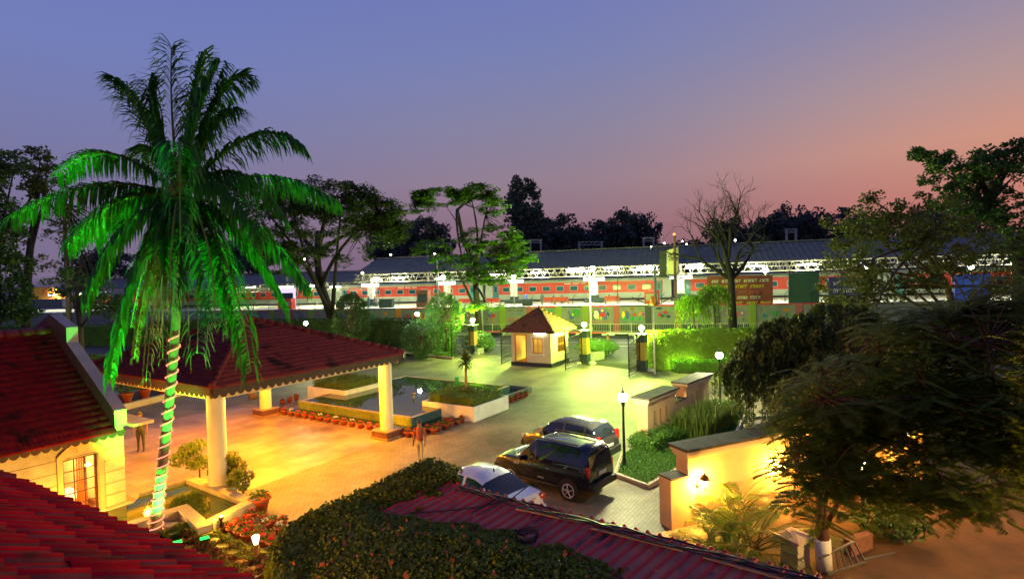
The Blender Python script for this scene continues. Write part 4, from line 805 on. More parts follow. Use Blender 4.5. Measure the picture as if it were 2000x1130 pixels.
# ================================================================ railway station behind the road
PZ = 3.2
mb = MB()
for i in range(-40, 40):
    mb.add([], []) ; a, b = sp(i*1.5, 0), sp(i*1.5+1.5, 0); mb.extr([a, b, b+SN*.2, a+SN*.2], Z*.32, i % 2)
tag(mb.build('road_kerb', [mat('black kerb paint', (.02, .02, .022), rough=.7), mat('white kerb paint', (.5, .5, .45), rough=.7)]), kind='structure')
sheet('footpath', [sp(-120, .2), sp(100, .2), sp(100, 1.85), sp(-120, 1.85)], .2, CONC)
mb = MB(); mb.extr([sp(-130, 2.0), sp(110, 2.0), sp(110, 19), sp(-130, 19)], Z*(PZ), 0); PLATM = mat('pale platform paving', (.6, .57, .44), (.5, .47, .36), 1, .7); tag(mb.build('platform', PLATM), kind='structure')
mb = MB(); mb.extr([sp(-160, 19.02), sp(140, 19.02), sp(140, 120), sp(-160, 120)], Z*2.3, 0); tag(mb.build('track_bed', mat('track ballast', (.09, .08, .07), (.05, .045, .04), 8, .95, .5, 30)), kind='structure')
for d in (21.2, 22.9): 
    mb = MB(); mb.bar(sp(-140, d, 2.38), sp(120, d, 2.38), .08, .16); tag(mb.build('rail', mat('rail steel', (.12, .1, .09), rough=.35, metal=.8)), 'steel rail under the nearer side of the red train' if d < 22 else 'steel rail under the far side of the red train', 'rail')
# ---- painted retaining wall: each bay a panel thing on one wall
MW_ = mat('grey cream wall paint', (.21, .205, .19), (.17, .165, .15), 2, .85)
CO = {'red': (.5, .03, .04), 'pink': (.34, .08, .1), 'green': (.03, .25, .06), 'lime': (.2, .26, .03), 'blue': (.06, .1, .35), 'navy': (.02, .04, .12), 'yellow': (.6, .45, .03), 'dark': (.06, .06, .07), 'orange': (.55, .18, .03), 'white': (.6, .58, .52), 'purple': (.22, .1, .3), 'brown': (.25, .1, .04)}
PAL = {k: mat('mural '+k, v, rough=.8) for k, v in CO.items()}; PK = list(PAL); PI_ = {k: i+1 for i, k in enumerate(PK)}
mw = thing('mural_wall', 'long retaining wall with painted folk art panels and slogans below the platform', 'wall', sp(0, 1.95))
mb = MB(); mb.extr([sp(-130, 1.85), sp(110, 1.85), sp(110, 1.995), sp(-130, 1.995)], Z*3.36); mb.build('wall', MW_, mw); mb = MB(); mb.extr([sp(-130, 1.8), sp(110, 1.8), sp(110, 1.848), sp(-130, 1.848)], Z*1.12); mb.build('plinth', PIERD, mw)
D0 = 1.83
def sz_(px, py): s, z = st(px, py, D0); return s, z
def poly(mb, pts, c, d=D0):
    mb.add([sp(s, d, z) for s, z in pts], [tuple(range(len(pts)))], PI_[c]-1)
def ell(mb, s, z, rs_, rz_, c, d=D0, rot=0, n=14):
    poly(mb, [(s+rs_*math.cos(a)*math.cos(rot)-rz_*math.sin(a)*math.sin(rot), z+rs_*math.cos(a)*math.sin(rot)+rz_*math.sin(a)*math.cos(rot)) for a in np.linspace(0, 2*PI, n, endpoint=False)], c, d)
def stroke(mb, pts, w, c, d=D0):
    for (a, b), (e, f) in zip(pts[:-1], pts[1:]):
        l = math.hypot(e-a, f-b) or 1; nx, nz = -(f-b)/l*w/2, (e-a)/l*w/2; poly(mb, [(a-nx, b-nz), (e-nx, f-nz), (e+nx, f+nz), (a+nx, b+nz)], c, d)
def script(mb, s, z, w, h, c, rs, d=D0):
    """a word in the hanging-line script of the slogans: head bar with strokes below it"""
    stroke(mb, [(s, z+h), (s+w, z+h)], h*.13, c, d); x = s+h*.2
    while x < s+w-h*.15:
        k = rs.integers(0, 4); stroke(mb, [(x, z+h), (x, z)], h*.13, c, d-.001)
        if k == 0: stroke(mb, [(x, z+h*.5), (x-h*.3, z+h*.55), (x-h*.35, z+h*.25), (x-h*.12, z+h*.15)], h*.11, c, d-.002)
        elif k == 1: stroke(mb, [(x, z+h*.6), (x+h*.28, z+h*.7), (x+h*.3, z+h*.3), (x+h*.1, z+h*.2)], h*.11, c, d-.002)
        elif k == 2: stroke(mb, [(x-h*.3, z+h*.8), (x-h*.1, z+h*.45), (x-h*.35, z+h*.1)], h*.11, c, d-.002)
        else: stroke(mb, [(x, z+h), (x+h*.25, z+h*1.3), (x+h*.4, z+h*1.15)], h*.09, c, d-.002)
        x += h*rs.uniform(.45, .75)
rsm = np.random.default_rng(12)
mats_m = [PAL[k] for k in PK]
zt, zb_ = 3.36, 1.15
topc = ['red', 'red', 'dark', 'red', 'lime', 'red', 'navy', 'red', 'navy', 'dark', 'navy', 'red', 'navy', 'red', 'dark', 'red', 'navy', 'red']
pil = [(-57, 'lime'), (-50.4, 'lime'), (-44.6, 'pink'), (-39.3, 'lime'), (-31.8, 'lime'), (-26.3, 'orange'), (-20.6, 'dark'), (-15.2, 'white'), (-10.9, 'lime'), (-6.3, 'pink'), (-1.6, 'lime'), (2.45, 'lime'), (7.1, 'pink'), (11.7, 'dark'), (16.5, 'pink'), (21.5, 'dark'), (27, 'lime'), (32, 'pink')]
pil = [(st(px, 610, D0)[0], c) for px, c in ((410, 'dark'), (470, 'lime'), (532, 'lime'), (569, 'pink'), (607, 'lime'), (640, 'orange'), (682, 'lime'), (778, 'orange'), (846, 'dark'), (938, 'white'), (981, 'lime'), (1034, 'pink'), (1091, 'lime'), (1143, 'lime'), (1204, 'pink'), (1266, 'dark'), (1325, 'pink'), (1400, 'dark'), (1470, 'lime'), (1560, 'pink'), (1650, 'lime'))]
mb = MB()
for i, (s, c) in enumerate(pil):
    mb.extr([sp(s-.36, 1.77), sp(s+.36, 1.77), sp(s+.36, 1.849), sp(s-.36, 1.849)], Z*3.37, PI_[c]-1)
    if i+1 < len(pil):
        s1 = pil[i+1][0]; c_ = topc[i % len(topc)]; poly(mb, [(s+.43, zt-.16), (s1-.43, zt-.16), (s1-.43, zt), (s+.43, zt)], c_)
mb.build('pilasters', mats_m, mw)
def flower(mb, s, z, r, c, cc='yellow', n=9):
    for k in range(n): a = 2*PI*k/n; ell(mb, s+.62*r*math.cos(a), z+.62*r*math.sin(a), .4*r, .17*r, c, D0, a, 8)
    ell(mb, s, z, .3*r, .3*r, cc, D0-.002)
def leafm(mb, s, z, r, rot, c='green'): poly(mb, [(s, z), (s+r*math.cos(rot+.4)*.6, z+r*math.sin(rot+.4)*.6), (s+r*math.cos(rot), z+r*math.sin(rot)), (s+r*math.cos(rot-.4)*.6, z+r*math.sin(rot-.4)*.6)], c, D0-.0015)
for i in range(len(pil)-1):
    s0, s1 = pil[i][0]+.5, pil[i+1][0]-.5; w = s1-s0; c = (s0+s1)/2; mb = MB(); zc = 2.25
    if w < .8: continue
    if i == 12 or i == 11 and False:  # peacock
        pass
    kind = {1: 'text', 2: 'figures', 3: 'text', 4: 'figures', 5: 'text', 6: 'leafy', 7: 'leaf2', 8: 'flowers', 9: 'deer', 10: 'text', 11: 'tulips', 12: 'bird', 13: 'elephant', 14: 'fish', 15: 'branch', 16: 'branch', 17: 'flowers', 18: 'leafy', 19: 'flowers'}.get(i, 'text')
    for q in range(9 if kind in ('bird', 'deer', 'flowers', 'leafy', 'branch') else 0):
        leafm(mb, c+w*rsm.uniform(-.42, .42), zc+rsm.uniform(-.8, .75), .3, rsm.uniform(0, 6), ['green', 'green', 'lime', 'navy'][q % 4])
    if kind == 'elephant':
        k = w/4.6; ell(mb, c-.1*k, zc+.28, 1.35*k, .6, 'purple'); ell(mb, c+.1*k, zc+.2, .75*k, .4, 'blue', D0-.002); ell(mb, c+.3*k, zc+.02, .62*k, .26, 'red', D0-.003); ell(mb, c+.3*k, zc+.52, .3*k, .16, 'yellow', D0-.003)
        ell(mb, c-.95*k, zc+.05, .55*k, .5, 'white', D0-.003); stroke(mb, [(c-1.4*k, zc+.3), (c-1.62*k, zc-.05), (c-1.5*k, zc-.45), (c-1.15*k, zc-.55)], .13, 'dark', D0-.004)
        for dx in (-.6, -.1, .6, 1.0): poly(mb, [(c+dx*k, zc-.55), (c+(dx+.25)*k, zc-.55), (c+(dx+.25)*k, zc+.1), (c+dx*k, zc+.1)], 'blue' if dx > .3 else 'yellow', D0-.001)
        leafm(mb, c+1.5*k, zc+.4, .6, 2.2, 'green'); leafm(mb, c+1.6*k, zc-.2, .6, 1.8, 'navy'); ell(mb, c-1.85*k, zc+.55, .3*k, .24, 'lime')
        script(mb, c-1.75*k, 1.28, 1.0*k, .2, 'red', rsm); script(mb, c-.6*k, 1.28, .8*k, .2, 'red', rsm); script(mb, c+.35*k, 1.28, .75*k, .2, 'red', rsm); script(mb, c+1.25*k, 1.28, .55*k, .2, 'red', rsm)
    elif kind == 'bird':
        k = w/3.9; ell(mb, c+.85*k, zc+.25, .95*k, .45, 'green', D0, .6); ell(mb, c-.05*k, zc-.22, .55*k, .28, 'blue', D0-.002, .2); stroke(mb, [(c-.35*k, zc-.1), (c-.6*k, zc+.25), (c-.55*k, zc+.5), (c-.75*k, zc+.5)], .2, 'blue', D0-.003); ell(mb, c+.2*k, zc+.05, .2*k, .2, 'yellow', D0-.004)
        for q in range(9): ell(mb, c+(.5+.1*q)*k, zc+.05*q+.1*(q % 3), .05, .05, 'lime', D0-.004)
        stroke(mb, [(c-.05*k, zc-.45), (c-.05*k, zc-.85)], .06, 'brown')
    elif kind == 'fish':
        ell(mb, c-.7, zc-.05, .42, .5, 'red'); ell(mb, c-.55, zc-.05, .24, .48, 'blue', D0-.002); ell(mb, c-1.0, zc, .2, .4, 'yellow', D0-.001); poly(mb, [(c-.1, zc), (c+.55, zc+.3), (c+.3, zc), (c+.55, zc-.3)], 'red'); ell(mb, c+1.1, zc, .4, .33, 'orange'); ell(mb, c+1.25, zc, .2, .26, 'purple', D0-.002); poly(mb, [(c, zc+.4), (c+.3, zc+.7), (c, zc+.9), (c-.3, zc+.7)], 'brown')
        for q in range(13): leafm(mb, c-1.6+.26*q, zc-.8, .5+.35*(q % 3 == 0), PI/2+.4*math.sin(q*2), 'green')
        script(mb, c-1.3, 1.24, 1.1, .16, 'blue', rsm); script(mb, c+.1, 1.24, 1.2, .16, 'blue', rsm)
    elif kind in ('flowers', 'tulips', 'leafy', 'leaf2'):
        for q in range(3):
            x = c+w*(q-1)*.28
            if kind == 'tulips': ell(mb, x-.2, zc+.5, .22, .22, 'green'); ell(mb, x+.25, zc+.55, .2, .22, 'green'); poly(mb, [(x-.3, zc), (x+.3, zc), (x+.2, zc+.35), (x, zc+.2), (x-.2, zc+.35)], 'red'); leafm(mb, x, zc-.1, .5, -1, 'lime')
            elif kind == 'leafy': ell(mb, x, zc-.2+.3*q, .3, .22, ['blue', 'green', 'orange'][q]); leafm(mb, x, zc-.4, .6, 1.2)
            elif kind == 'leaf2': stroke(mb, [(x-.4, zc+.5), (x-.5, zc-.2), (x, zc-.4), (x+.3, zc)], .22, ['purple', 'orange', 'yellow'][q]); ell(mb, x, zc, .2, .3, 'red')
            else: flower(mb, x, zc+.1-.2*(q % 2), .62-.1*q, ['purple', 'red', 'purple'][q])
    elif kind == 'deer':
        ell(mb, c, zc, .5, .26, 'blue'); ell(mb, c+.25, zc, .3, .24, 'red', D0-.002); stroke(mb, [(c-.4, zc+.1), (c-.6, zc+.5)], .14, 'blue'); 
        for dx in (-.4, -.2, .2, .4): stroke(mb, [(c+dx, zc-.1), (c+dx, zc-.7)], .07, 'orange')
        ell(mb, c-1.3, zc-.4, .3, .5, 'green'); script(mb, c-1.2, 2.98, .9, .18, 'navy', rsm); script(mb, c-.1, 2.98, .9, .18, 'navy', rsm)
    elif kind == 'branch':
        stroke(mb, [(s0+.6, zc-.1), (c-.4, zc-.2), (c+.3, zc+.15), (s1-.4, zc+.3)], .09, 'brown')
        for q in range(7): ell(mb, s0+.8+(w-1.4)*q/6, zc+.25*math.sin(q*1.9), .24, .16, ['red', 'purple', 'navy', 'green'][q % 4], D0-.002)
        ell(mb, s0+.7, zc+.7, .4, .12, 'navy')
    elif kind == 'figures':
        for q in range(4):
            x = s0+.5+(w-1)*q/3; ell(mb, x, zc-.3, .16, .18, 'brown'); poly(mb, [(x-.22, zc-1.0), (x+.22, zc-1.0), (x+.12, zc-.45), (x-.12, zc-.45)], ['red', 'green', 'orange', 'yellow'][q])
        x = s0+.2
        while x < s1-.9: script(mb, x, 2.62, .8, .26, 'red', rsm); x += 1.0
    else:
        for row, (zz, hh, cc_) in enumerate(((2.75, .22, 'navy'), (2.25, .3, 'blue'), (1.55, .3, 'red'))):
            x = s0+.3+.3*(row == 1)
            while x < s1-.8: ww = rsm.uniform(.6, 1.1); script(mb, x, zz, min(ww, s1-.2-x), hh, cc_, rsm); x += ww+.2
    if mb.v: mb.build('painted_panel', mats_m, mw)
# ---- roadside railing in front of the wall
t = thing('road_railing', 'pale metal railing with a fan shaped bay along the footpath below the murals', 'railing', sp(0, .7)); mb = MB(); mb2 = MB()
for i in range(-14, 14):
    a, b = i*2.4, i*2.4+2.4; mb.bar(sp(a, .7, .2), sp(a, .7, 1.35), .09); mb.bar(sp(a, .7, 1.28), sp(b, .7, 1.28), .05); mb.bar(sp(a, .7, .42), sp(b, .7, .42), .05)
    for k in range(1, 12): mb2.bar(sp(a+.2*k, .7, .42), sp(a+.2*k, .7, 1.28), .022)
PALEM = mat('pale railing paint', (.45, .38, .3), rough=.6)
mb.build('rails', PALEM, t); o = mb2.build('pickets', PALEM, t)
# ---- train
TRED = mat('red orange coach paint', (.62, .055, .025), (.55, .045, .02), 1, .4); TGRY = mat('pale green grey coach paint', (.42, .47, .36), (.36, .4, .3), 1, .5); TWIN = mat('coach window glass', (.02, .1, .13), rough=.12, spec=.8); UNDER = mat('dark under frame', (.03, .03, .032), rough=.8)
DOORG = mat('teal coach door', (.05, .22, .2), rough=.5)
d0 = 20.6
def coach(s0, s1, label, doors=True, text=False):
    c = sp((s0+s1)/2, d0+1.6, 2.4); t = thing('train_coach', label, 'train coach', c, AS, 'coaches of the red train'); Lh = (s1-s0)/2
    mb = MB(); prof = [(0, 1.0, 0), (0, 1.85, 0), (0, 3.55, 1), (.05, 3.72, 0), (.35, 3.95, 0), (1.6, 4.1, 0), (2.85, 3.95, 0), (3.2, 3.6, 0), (3.2, 1.0, 0)]
    n = len(prof); V = [(x, y-1.6, z) for x in (-Lh, Lh) for y, z, _ in prof]; mb.add(V, [(i, i+1, n+i+1, n+i) for i in range(n-1)]+[tuple(range(n))[::-1], tuple(range(n, 2*n)), (n-1, 0, n, 2*n-1)])
    mb.build('body', TGRY, t, local=True)
    mb = MB(); mb.add([(-Lh+1.2, -1.606, 1.85), (Lh-1.2, -1.606, 1.85), (Lh-1.2, -1.606, 3.55), (-Lh+1.2, -1.606, 3.55)], [(0, 1, 2, 3)])
    mb.build('red_band', TRED, t, local=True)
    mb = MB(); mb.box((0, 0, .55), (2*Lh-1, 2.2, .7)); mb.build('underframe', UNDER, t, local=True)
    k = max(2, int((2*Lh-5.5)/2.1)); xs_ = [(-Lh+2.9+.6)+(2*Lh-7.0)*i/(k-1) for i in range(k)]
    for x in xs_:
        f = MB().box((x, -1.612, 2.62), (1.2, .03, .78)).build('window', TGRY, t, bevel=.05, local=True); MB().box((x, -1.63, 2.62), (1.06, .02, .64)).build('pane', TWIN, f, local=True)
    if doors:
        for x in (-Lh+1.75, Lh-1.75):
            f = MB().box((x, -1.615, 2.2), (.95, .03, 2.5)).build('door', DOORG, t, local=True); MB().box((x, -1.635, 2.7), (.4, .02, .8)).build('pane', TWIN, f, local=True)
    if text:
        mb = MB(); rs = np.random.default_rng(4); x = -1.5
        for w in (1.1, 1.0, .9): mb.box((x+w/2, -1.612, 3.34), (w, .012, .13)); x += w+.25
        mb.build('lettering', WHITEP, t, local=True)
    return t
stx = lambda px: st(px, 565, d0)[0]
coach(stx(425), stx(651), 'red and grey train coach partly behind the spreading tree and palm fronds')
coach(stx(656), stx(942), 'red and grey coach with white lettering between the spreading tree and the middle tree', text=True)
coach(stx(948), stx(1311), 'red and grey coach beyond the guardhouse roof with a row of green windows', text=True)
coach(stx(1318), stx(1720), 'red and grey coach behind the bare tree and the red hoarding')
coach(stx(1726), stx(2160), 'red and grey coach glimpsed through the trees at the far right')
coach(stx(120), stx(420), 'red and grey coach glimpsed behind the palm at the far left')
# ---- platform roofs
SHEETR = mat('grey corrugated roof sheet', (.14, .135, .13), (.1, .098, .095), 1.5, .8); WHST = mat('white painted steel', (.3, .28, .2), rough=.5)
def platroof(s0, s1, de, ze, dr, zr, db, label):
    t = thing('platform_roof', label, 'station roof', sp((s0+s1)/2, (de+db)/2, PZ)); V = []; F = []
    n = int((s1-s0)/.35); mb = MB()
    for i in range(n+1):
        s = s0+(s1-s0)*i/n; h = .06*(i % 2); mb.v += [tuple(sp(s, de, ze+h)), tuple(sp(s, dr, zr+h)), tuple(sp(s, db, ze+h))]
    for i in range(n): k = 3*i; mb.f += [[k, k+3, k+4, k+1], [k+1, k+4, k+5, k+2]]; mb.m += [0, 0]
    mb.build('roof_sheet', SHEETR, t)
    mb = MB(); mb.bar(sp(s0, dr, zr+.12), sp(s1, dr, zr+.12), .5, .12); mb.build('ridge', mat('mauve ridge sheet', (.13, .11, .14), rough=.6), t)
    mb = MB(); zb = ze-1.25
    for dd in (de+.3, de+4.5):
        mb.bar(sp(s0, dd, ze-.12), sp(s1, dd, ze-.12), .1); mb.bar(sp(s0, dd, zb), sp(s1, dd, zb), .1); mb.bar(sp(s0, dd, zb+.6), sp(s1, dd, zb+.6), .05); k = int((s1-s0)/1.0)
        for i in range(k): a = s0+(s1-s0)*i/k; b = s0+(s1-s0)*(i+1)/k; mb.bar(sp(a, dd, zb), sp((a+b)/2, dd, ze-.12), .036); mb.bar(sp((a+b)/2, dd, ze-.12), sp(b, dd, zb), .036)
    mb.build('truss', WHST, t)
    mb = MB(); k = max(2, int((s1-s0)/3.2))
    for i in range(k+1): s = s0+(s1-s0)*i/k; mb.bar(sp(s, de+.35, ze-.15), sp(s, dr, zr-.15), .09); mb.bar(sp(s, de+.35, zb), sp(s, dr, zb+.3), .07); mb.bar(sp(s, dr-2, zb+.3), sp(s, dr-2, zr-.8), .07)
    mb.build('rafters', WHST, t); return t
platroof(st(690, 525, 9)[0], 75, 9, 8.1, 16, 10.55, 23, 'long grey ridged platform roof with white lattice trusses over the red train')
platroof(-95, st(672, 530, 9)[0], 11, 7.0, 16.5, 8.7, 22, 'lower dark platform roof at the left behind the spreading tree')
# columns cased in white with grey seats and lit boxes
def booth(px, label, lit=True):
    s = st(px, 560, 12)[0]; b = sp(s, 12, PZ); t = thing('platform_pillar', label, 'pillar', b, AS, 'cased pillars on the platform')
    MB().box((0, 0, 1.7), (.85, .85, 3.4)).build('shaft', WHITEP, t, local=True); MB().box((0, 0, .35), (2.6, 1.4, .5)).build('bench_base', PIERD, t, bevel=.03, local=True); MB().box((0, 0, .8), (1.0, 1.0, .5)).build('plinth', PIERD, t, local=True)
    MB().box((0, -.3, 3.2), (2.9, .3, .5)).build('light_box', emitmat('white light box', (1, 1, .86), 2), t, local=True); MB().box((0, .1, 4.2), (.3, .3, 1.6)).build('post', WHST, t, local=True)
booth(725, 'white cased platform pillar with a lit box, nearest the spreading tree'); booth(873, 'white cased platform pillar with a lit box, left of the middle tree trunk'); booth(1004, 'white cased platform pillar with a lit box, right of the middle tree trunk'); booth(1161, 'white cased platform pillar with a lit box beyond the tall white pole'); booth(1330, 'white cased platform pillar with a lit box behind the brown electric pole'); booth(560, 'white cased platform pillar with a lit box, left of the spreading tree trunk')
# lights
TUBEW = emitmat('station tube light', (.96, 1, .66), 460); FLOODW = emitmat('station flood light', (.97, 1, .75), 480)
def tube(px, py, d, w, lab):
    s, z = st(px, py, d); p = sp(s, d, z); t = thing('tube_light', lab, 'strip light', p, AS, 'strip lights under the platform roof'); MB().box((0, 0, .07), (w, .22, .06)).build('housing', WHST, t, local=True); MB().box((0, 0, 0), (w*.96, .14, .1)).build('tube', TUBEW, t, local=True)
for i, (px, py) in enumerate(((777, 540), (1051, 530), (1121, 525), (1143, 526), (1195, 521), (1248, 524), (1269, 520), (1355, 518), (1476, 517), (1577, 514))):
    tube(px, py+2, 8.7, 2.0, f'glowing strip light under the long platform roof edge, {ORD[i]} from the spreading tree')
for i, (px, py) in enumerate(((490, 560), (592, 560), (615, 557), (655, 559), (735, 545), (860, 543), (970, 535), (100, 575), (160, 573))):
    tube(px, py+1, 13 if i not in (3, 4, 5, 6) else 12, 1.7, f'glowing strip light seen through the left trees, {ORD[i]} counted with this group')
def flood(px, py, d, lab, r=.28):
    s, z = st(px, py, d); p = sp(s, d, z); t = thing('flood_light', lab, 'flood light', sp(s, d, PZ)); mb = MB(); mb.tube([sp(s, d, PZ), sp(s, d, z-.1)], .06, 8); mb.build('mast', WHST, t); MB().ball(p, r, 10, 6, sc=(1, 1, .8)).build('lamp', FLOODW, t, True); mb = MB(); mb.lathe([(r*.5, 0), (r*.9, .1), (.05, .3)], p+Z*r*.6, 10); mb.build('shade', CONC, t)
flood(1495, 528, 6, 'bright flood light mast right of the bare tree trunk'); flood(735, 545, 6, 'flood light mast on the platform right of the spreading tree', .34); flood(1003, 541, 6, 'flood light mast on the platform right of the middle tree trunk'); flood(866, 541, 6, 'flood light mast on the platform left of the middle tree trunk'); flood(1688, 524, 6, 'flood light mast glimpsed through the right hand trees'); flood(1896, 521, 6, 'flood light mast above the blue hoarding'); flood(1992, 505, 8, 'flood light mast at the far right edge')
# electric masts and gantries over the roof
def gantry(pxa, pxb, pyt, pyb, d, lab, m=CONC):
    a, b = st(pxa, pyt, d), st(pxb, pyt, d); t = thing('track_gantry', lab, 'gantry', sp(a[0], d, 2.3)); mb = MB()
    for s, z in (a, b): mb.bar(sp(s, d, 2.3), sp(s, d, z), .28)
    for dz in (0, -.55): mb.bar(sp(a[0]-.3, d, a[1]+dz), sp(b[0]+.3, d, b[1]+dz), .12)
    for i in range(5): f = i/5; g_ = (i+1)/5; mb.bar(sp(a[0]+(b[0]-a[0])*f, d, a[1]+(b[1]-a[1])*f-.55), sp(a[0]+(b[0]-a[0])*g_, d, a[1]+(b[1]-a[1])*g_), .07)
    mb.build('frame', m, t)
GST = mat('galvanised steel', (.3, .29, .27), rough=.5, metal=.3)
gantry(1131, 1175, 472, 490, 34, 'steel overhead wire gantry showing over the station roof ridge at the centre', GST); gantry(1036, 1056, 468, 490, 36, 'steel overhead wire gantry right of the middle tree crown', GST); gantry(1257, 1276, 464, 490, 30, 'dark overhead wire gantry left of the yellow banner', GST); gantry(1536, 1554, 447, 475, 36, 'narrow overhead wire gantry above the roof right of the bare tree', GST); gantry(834, 880, 474, 500, 36, 'steel gantry half hidden in the middle tree crown', GST)
def mast(px, pyt, d, lab, m=PIERD, r=.14):
    s, z = st(px, pyt, d); t = thing('station_mast', lab, 'mast', sp(s, d, PZ)); mb = MB(); mb.tube([sp(s, d, PZ), sp(s, d, z)], [r, r*.8], 8); mb.build('mast', m, t); mb = MB(); mb.bar(sp(s-.5, d, z-.3), sp(s+.4, d, z-.2), .08); mb.build('crossarm', m, t); return s, z
mast(1279, 518, 5, 'dark blue platform mast just left of the yellow banner', PIERD, .17); mast(853, 497, 5, 'grey lamp mast left of the middle tree trunk', CONC); mast(1205, 527, 4, 'thin dark mast between the tall white pole and the banner', BLACKM, .05); mast(1347, 520, 5, 'dark mast behind the banner', PIERD, .2) if False else None
for px, py, d, lab, c in ((849, 496, 5, 'small lamp on top of the grey mast left of the middle tree', (1, 1, .7)), (708, 533, 6, 'small round lamp at the end of the long station roof', (1, .95, .5)), (595, 506, 30, 'tiny lamp among the dark trees by the palm frond tip', (1, 1, .8)), (763, 497, 30, 'tiny lamp against the dark trees above the station roof', (1, .9, .5)), (1272, 482, 34, 'tiny lamp left of the yellow banner top', (.9, 1, .8)), (1297, 475, 60, 'small far lamp right of the gantry', (1, 1, .7)), (1333, 471, 60, 'small far lamp nearest the brown pole', (1, 1, .7)), (1341, 477, 60, 'small far lamp just under its brighter neighbour by the brown pole', (1, 1, .7)), (1436, 469, 40, 'white lamp between the limbs of the bare tree', (1, 1, .8))):
    s, z = st(px, py, d); t = thing('distant_lamp', lab, 'lamp', sp(s, d, 2.3)); mb = MB(); mb.tube([sp(s, d, 2.3), sp(s, d, z-.1)], .05, 6); mb.build('pole', BLACKM, t); MB().ball(sp(s, d, z), .16, 8, 6).build('bulb', emitmat('distant bulb', c, 30), t)
# banner, brown pole, hoardings
s, z = st(1316, 460, 3); p = sp(s, 2.6, 0); t = thing('electric_pole', 'brown electric pole with a tangle of wires beside the yellow banner', 'pole', p)
mb = MB(); mb.tube([p, sp(s+.1, 2.6, z)], [.2, .14], 9); mb.build('pole', mat('rusty pole', (.14, .06, .045), (.1, .04, .03), 4, .7), t); mb = MB(); mb.ball(sp(s+.05, 2.6, z+.12), .16, 8, 6); mb.build('orange_lamp', emitmat('orange lamp', (1, .3, .06), 3), t)
mb = MB(); rs = np.random.default_rng(8)
for i in range(14): 
    a = sp(s+rs.uniform(-2.2, .2), 2.5+rs.uniform(-.3, .3), 6.9+rs.uniform(-.5, .3)); b = sp(s+rs.uniform(0, 3.2), 2.5, 6.9+rs.uniform(-.5, .5)); mb.tube([a, (a+b)/2-Z*.35, b], .025, 4)
mb.build('wire_tangle', BLACKM, t)
def board(pts, d, m, label, cat='hoarding', th=.15, name='hoarding', posts=True, extra=None):
    q = [st(x, y, d) for x, y in pts]; t = thing(name, label, cat, sp(q[0][0], d, 0)); MB().extr([sp(s, d, z) for s, z in q], SN*th).build('panel', m, t)
    if posts:
        mb = MB()
        for s in (min(a for a, b in q)+.4, max(a for a, b in q)-.4): mb.bar(sp(s, d+th+.1, PZ if d > 2 else 0), sp(s, d+th+.1, max(b for a, b in q)), .16)
        mb.build('post', BLACKM, t)
    if extra:
        mb = MB(); extra(mb, q); mb.build('lettering', mats_m, t)
def ban(mb, q):
    rs = np.random.default_rng(2); s0 = q[0][0]; z0 = q[0][1]
    for k in range(2): script(mb, s0+.25, z0-.75-.5*k, 1.0, .3, 'dark', rs, 3.2)
board([(1302, 489), (1325, 482), (1326, 531), (1303, 541)], 3.3, emitmat('backlit yellow banner', (.8, .62, .12), .9) if False else mat('pale yellow banner', (.62, .55, .2), (.66, .62, .4), .4, .6), 'tall pale yellow banner with dark script hanging on the street side of the brown pole', 'banner', .1, 'street_banner', False, ban)
board([(1288, 492), (1301, 489), (1301, 540), (1288, 541)], 3.9, mat('dark board back', (.02, .025, .03), rough=.6), 'dark back of the folded board left of the yellow banner', 'board', .8, 'board_back', False)
def redtx(mb, q):
    rs = np.random.default_rng(3); s0 = q[0][0]; z1 = q[0][1]; w = q[1][0]-s0
    for k in range(6):
        x = s0+.5
        while x < s0+w-1.2: ww = rs.uniform(.7, 1.4); script(mb, x, z1-.8-.62*k, ww, .3, ['white', 'yellow', 'pink'][k % 3], rs, 2.28); x += ww+.3
    poly(mb, [(s0+w*.55, z1-3.5), (s0+w*.75, z1-3.5), (s0+w*.75, z1-3.3), (s0+w*.55, z1-3.3)], 'blue', 2.27)
board([(1381, 539), (1509, 537), (1510, 600), (1381, 601)], 2.4, mat('dull red hoarding', (.22, .045, .035), (.16, .035, .03), 1, .7), 'large dull red hoarding with rows of script behind the bare tree trunk', extra=redtx)
board([(1540, 533), (1600, 531), (1600, 600), (1540, 601)], 2.6, mat('dark green hoarding', (.03, .07, .05), rough=.7), 'dark green hoarding right of the red one, half hidden by leaves')
def bluetx(mb, q):
    rs = np.random.default_rng(6); s0 = q[0][0]; z1 = q[0][1]; w = q[1][0]-s0
    for k in range(4): script(mb, s0+.4, z1-.9-.8*k, w*.75, .36, 'white', rs, 2.28)
board([(1618, 541), (1680, 539), (1680, 592), (1618, 594)], 2.4, mat('purple blue hoarding', (.05, .04, .18), rough=.6), 'dark purple hoarding with white lines of script seen through the right trees', extra=bluetx)
board([(1865, 536), (1935, 534), (1935, 589), (1865, 591)], 2.4, mat('blue hoarding sheet', (.05, .1, .7), (.08, .16, .75), .5, .6), 'bright blue hoarding at the far right seen through leaves')
board([(216, 570), (243, 566), (243, 632), (216, 634)], 1.2, mat('pale grey board', (.28, .29, .3), rough=.7), 'pale grey board standing behind the palm at the left', 'board')
board([(60, 560), (110, 562), (145, 582), (60, 585)], 14, mat('yellow red stall cloth', (.65, .4, .03), (.6, .1, .03), .6, .8), 'sloping yellow and red stall awning far left on the platform', 'awning')
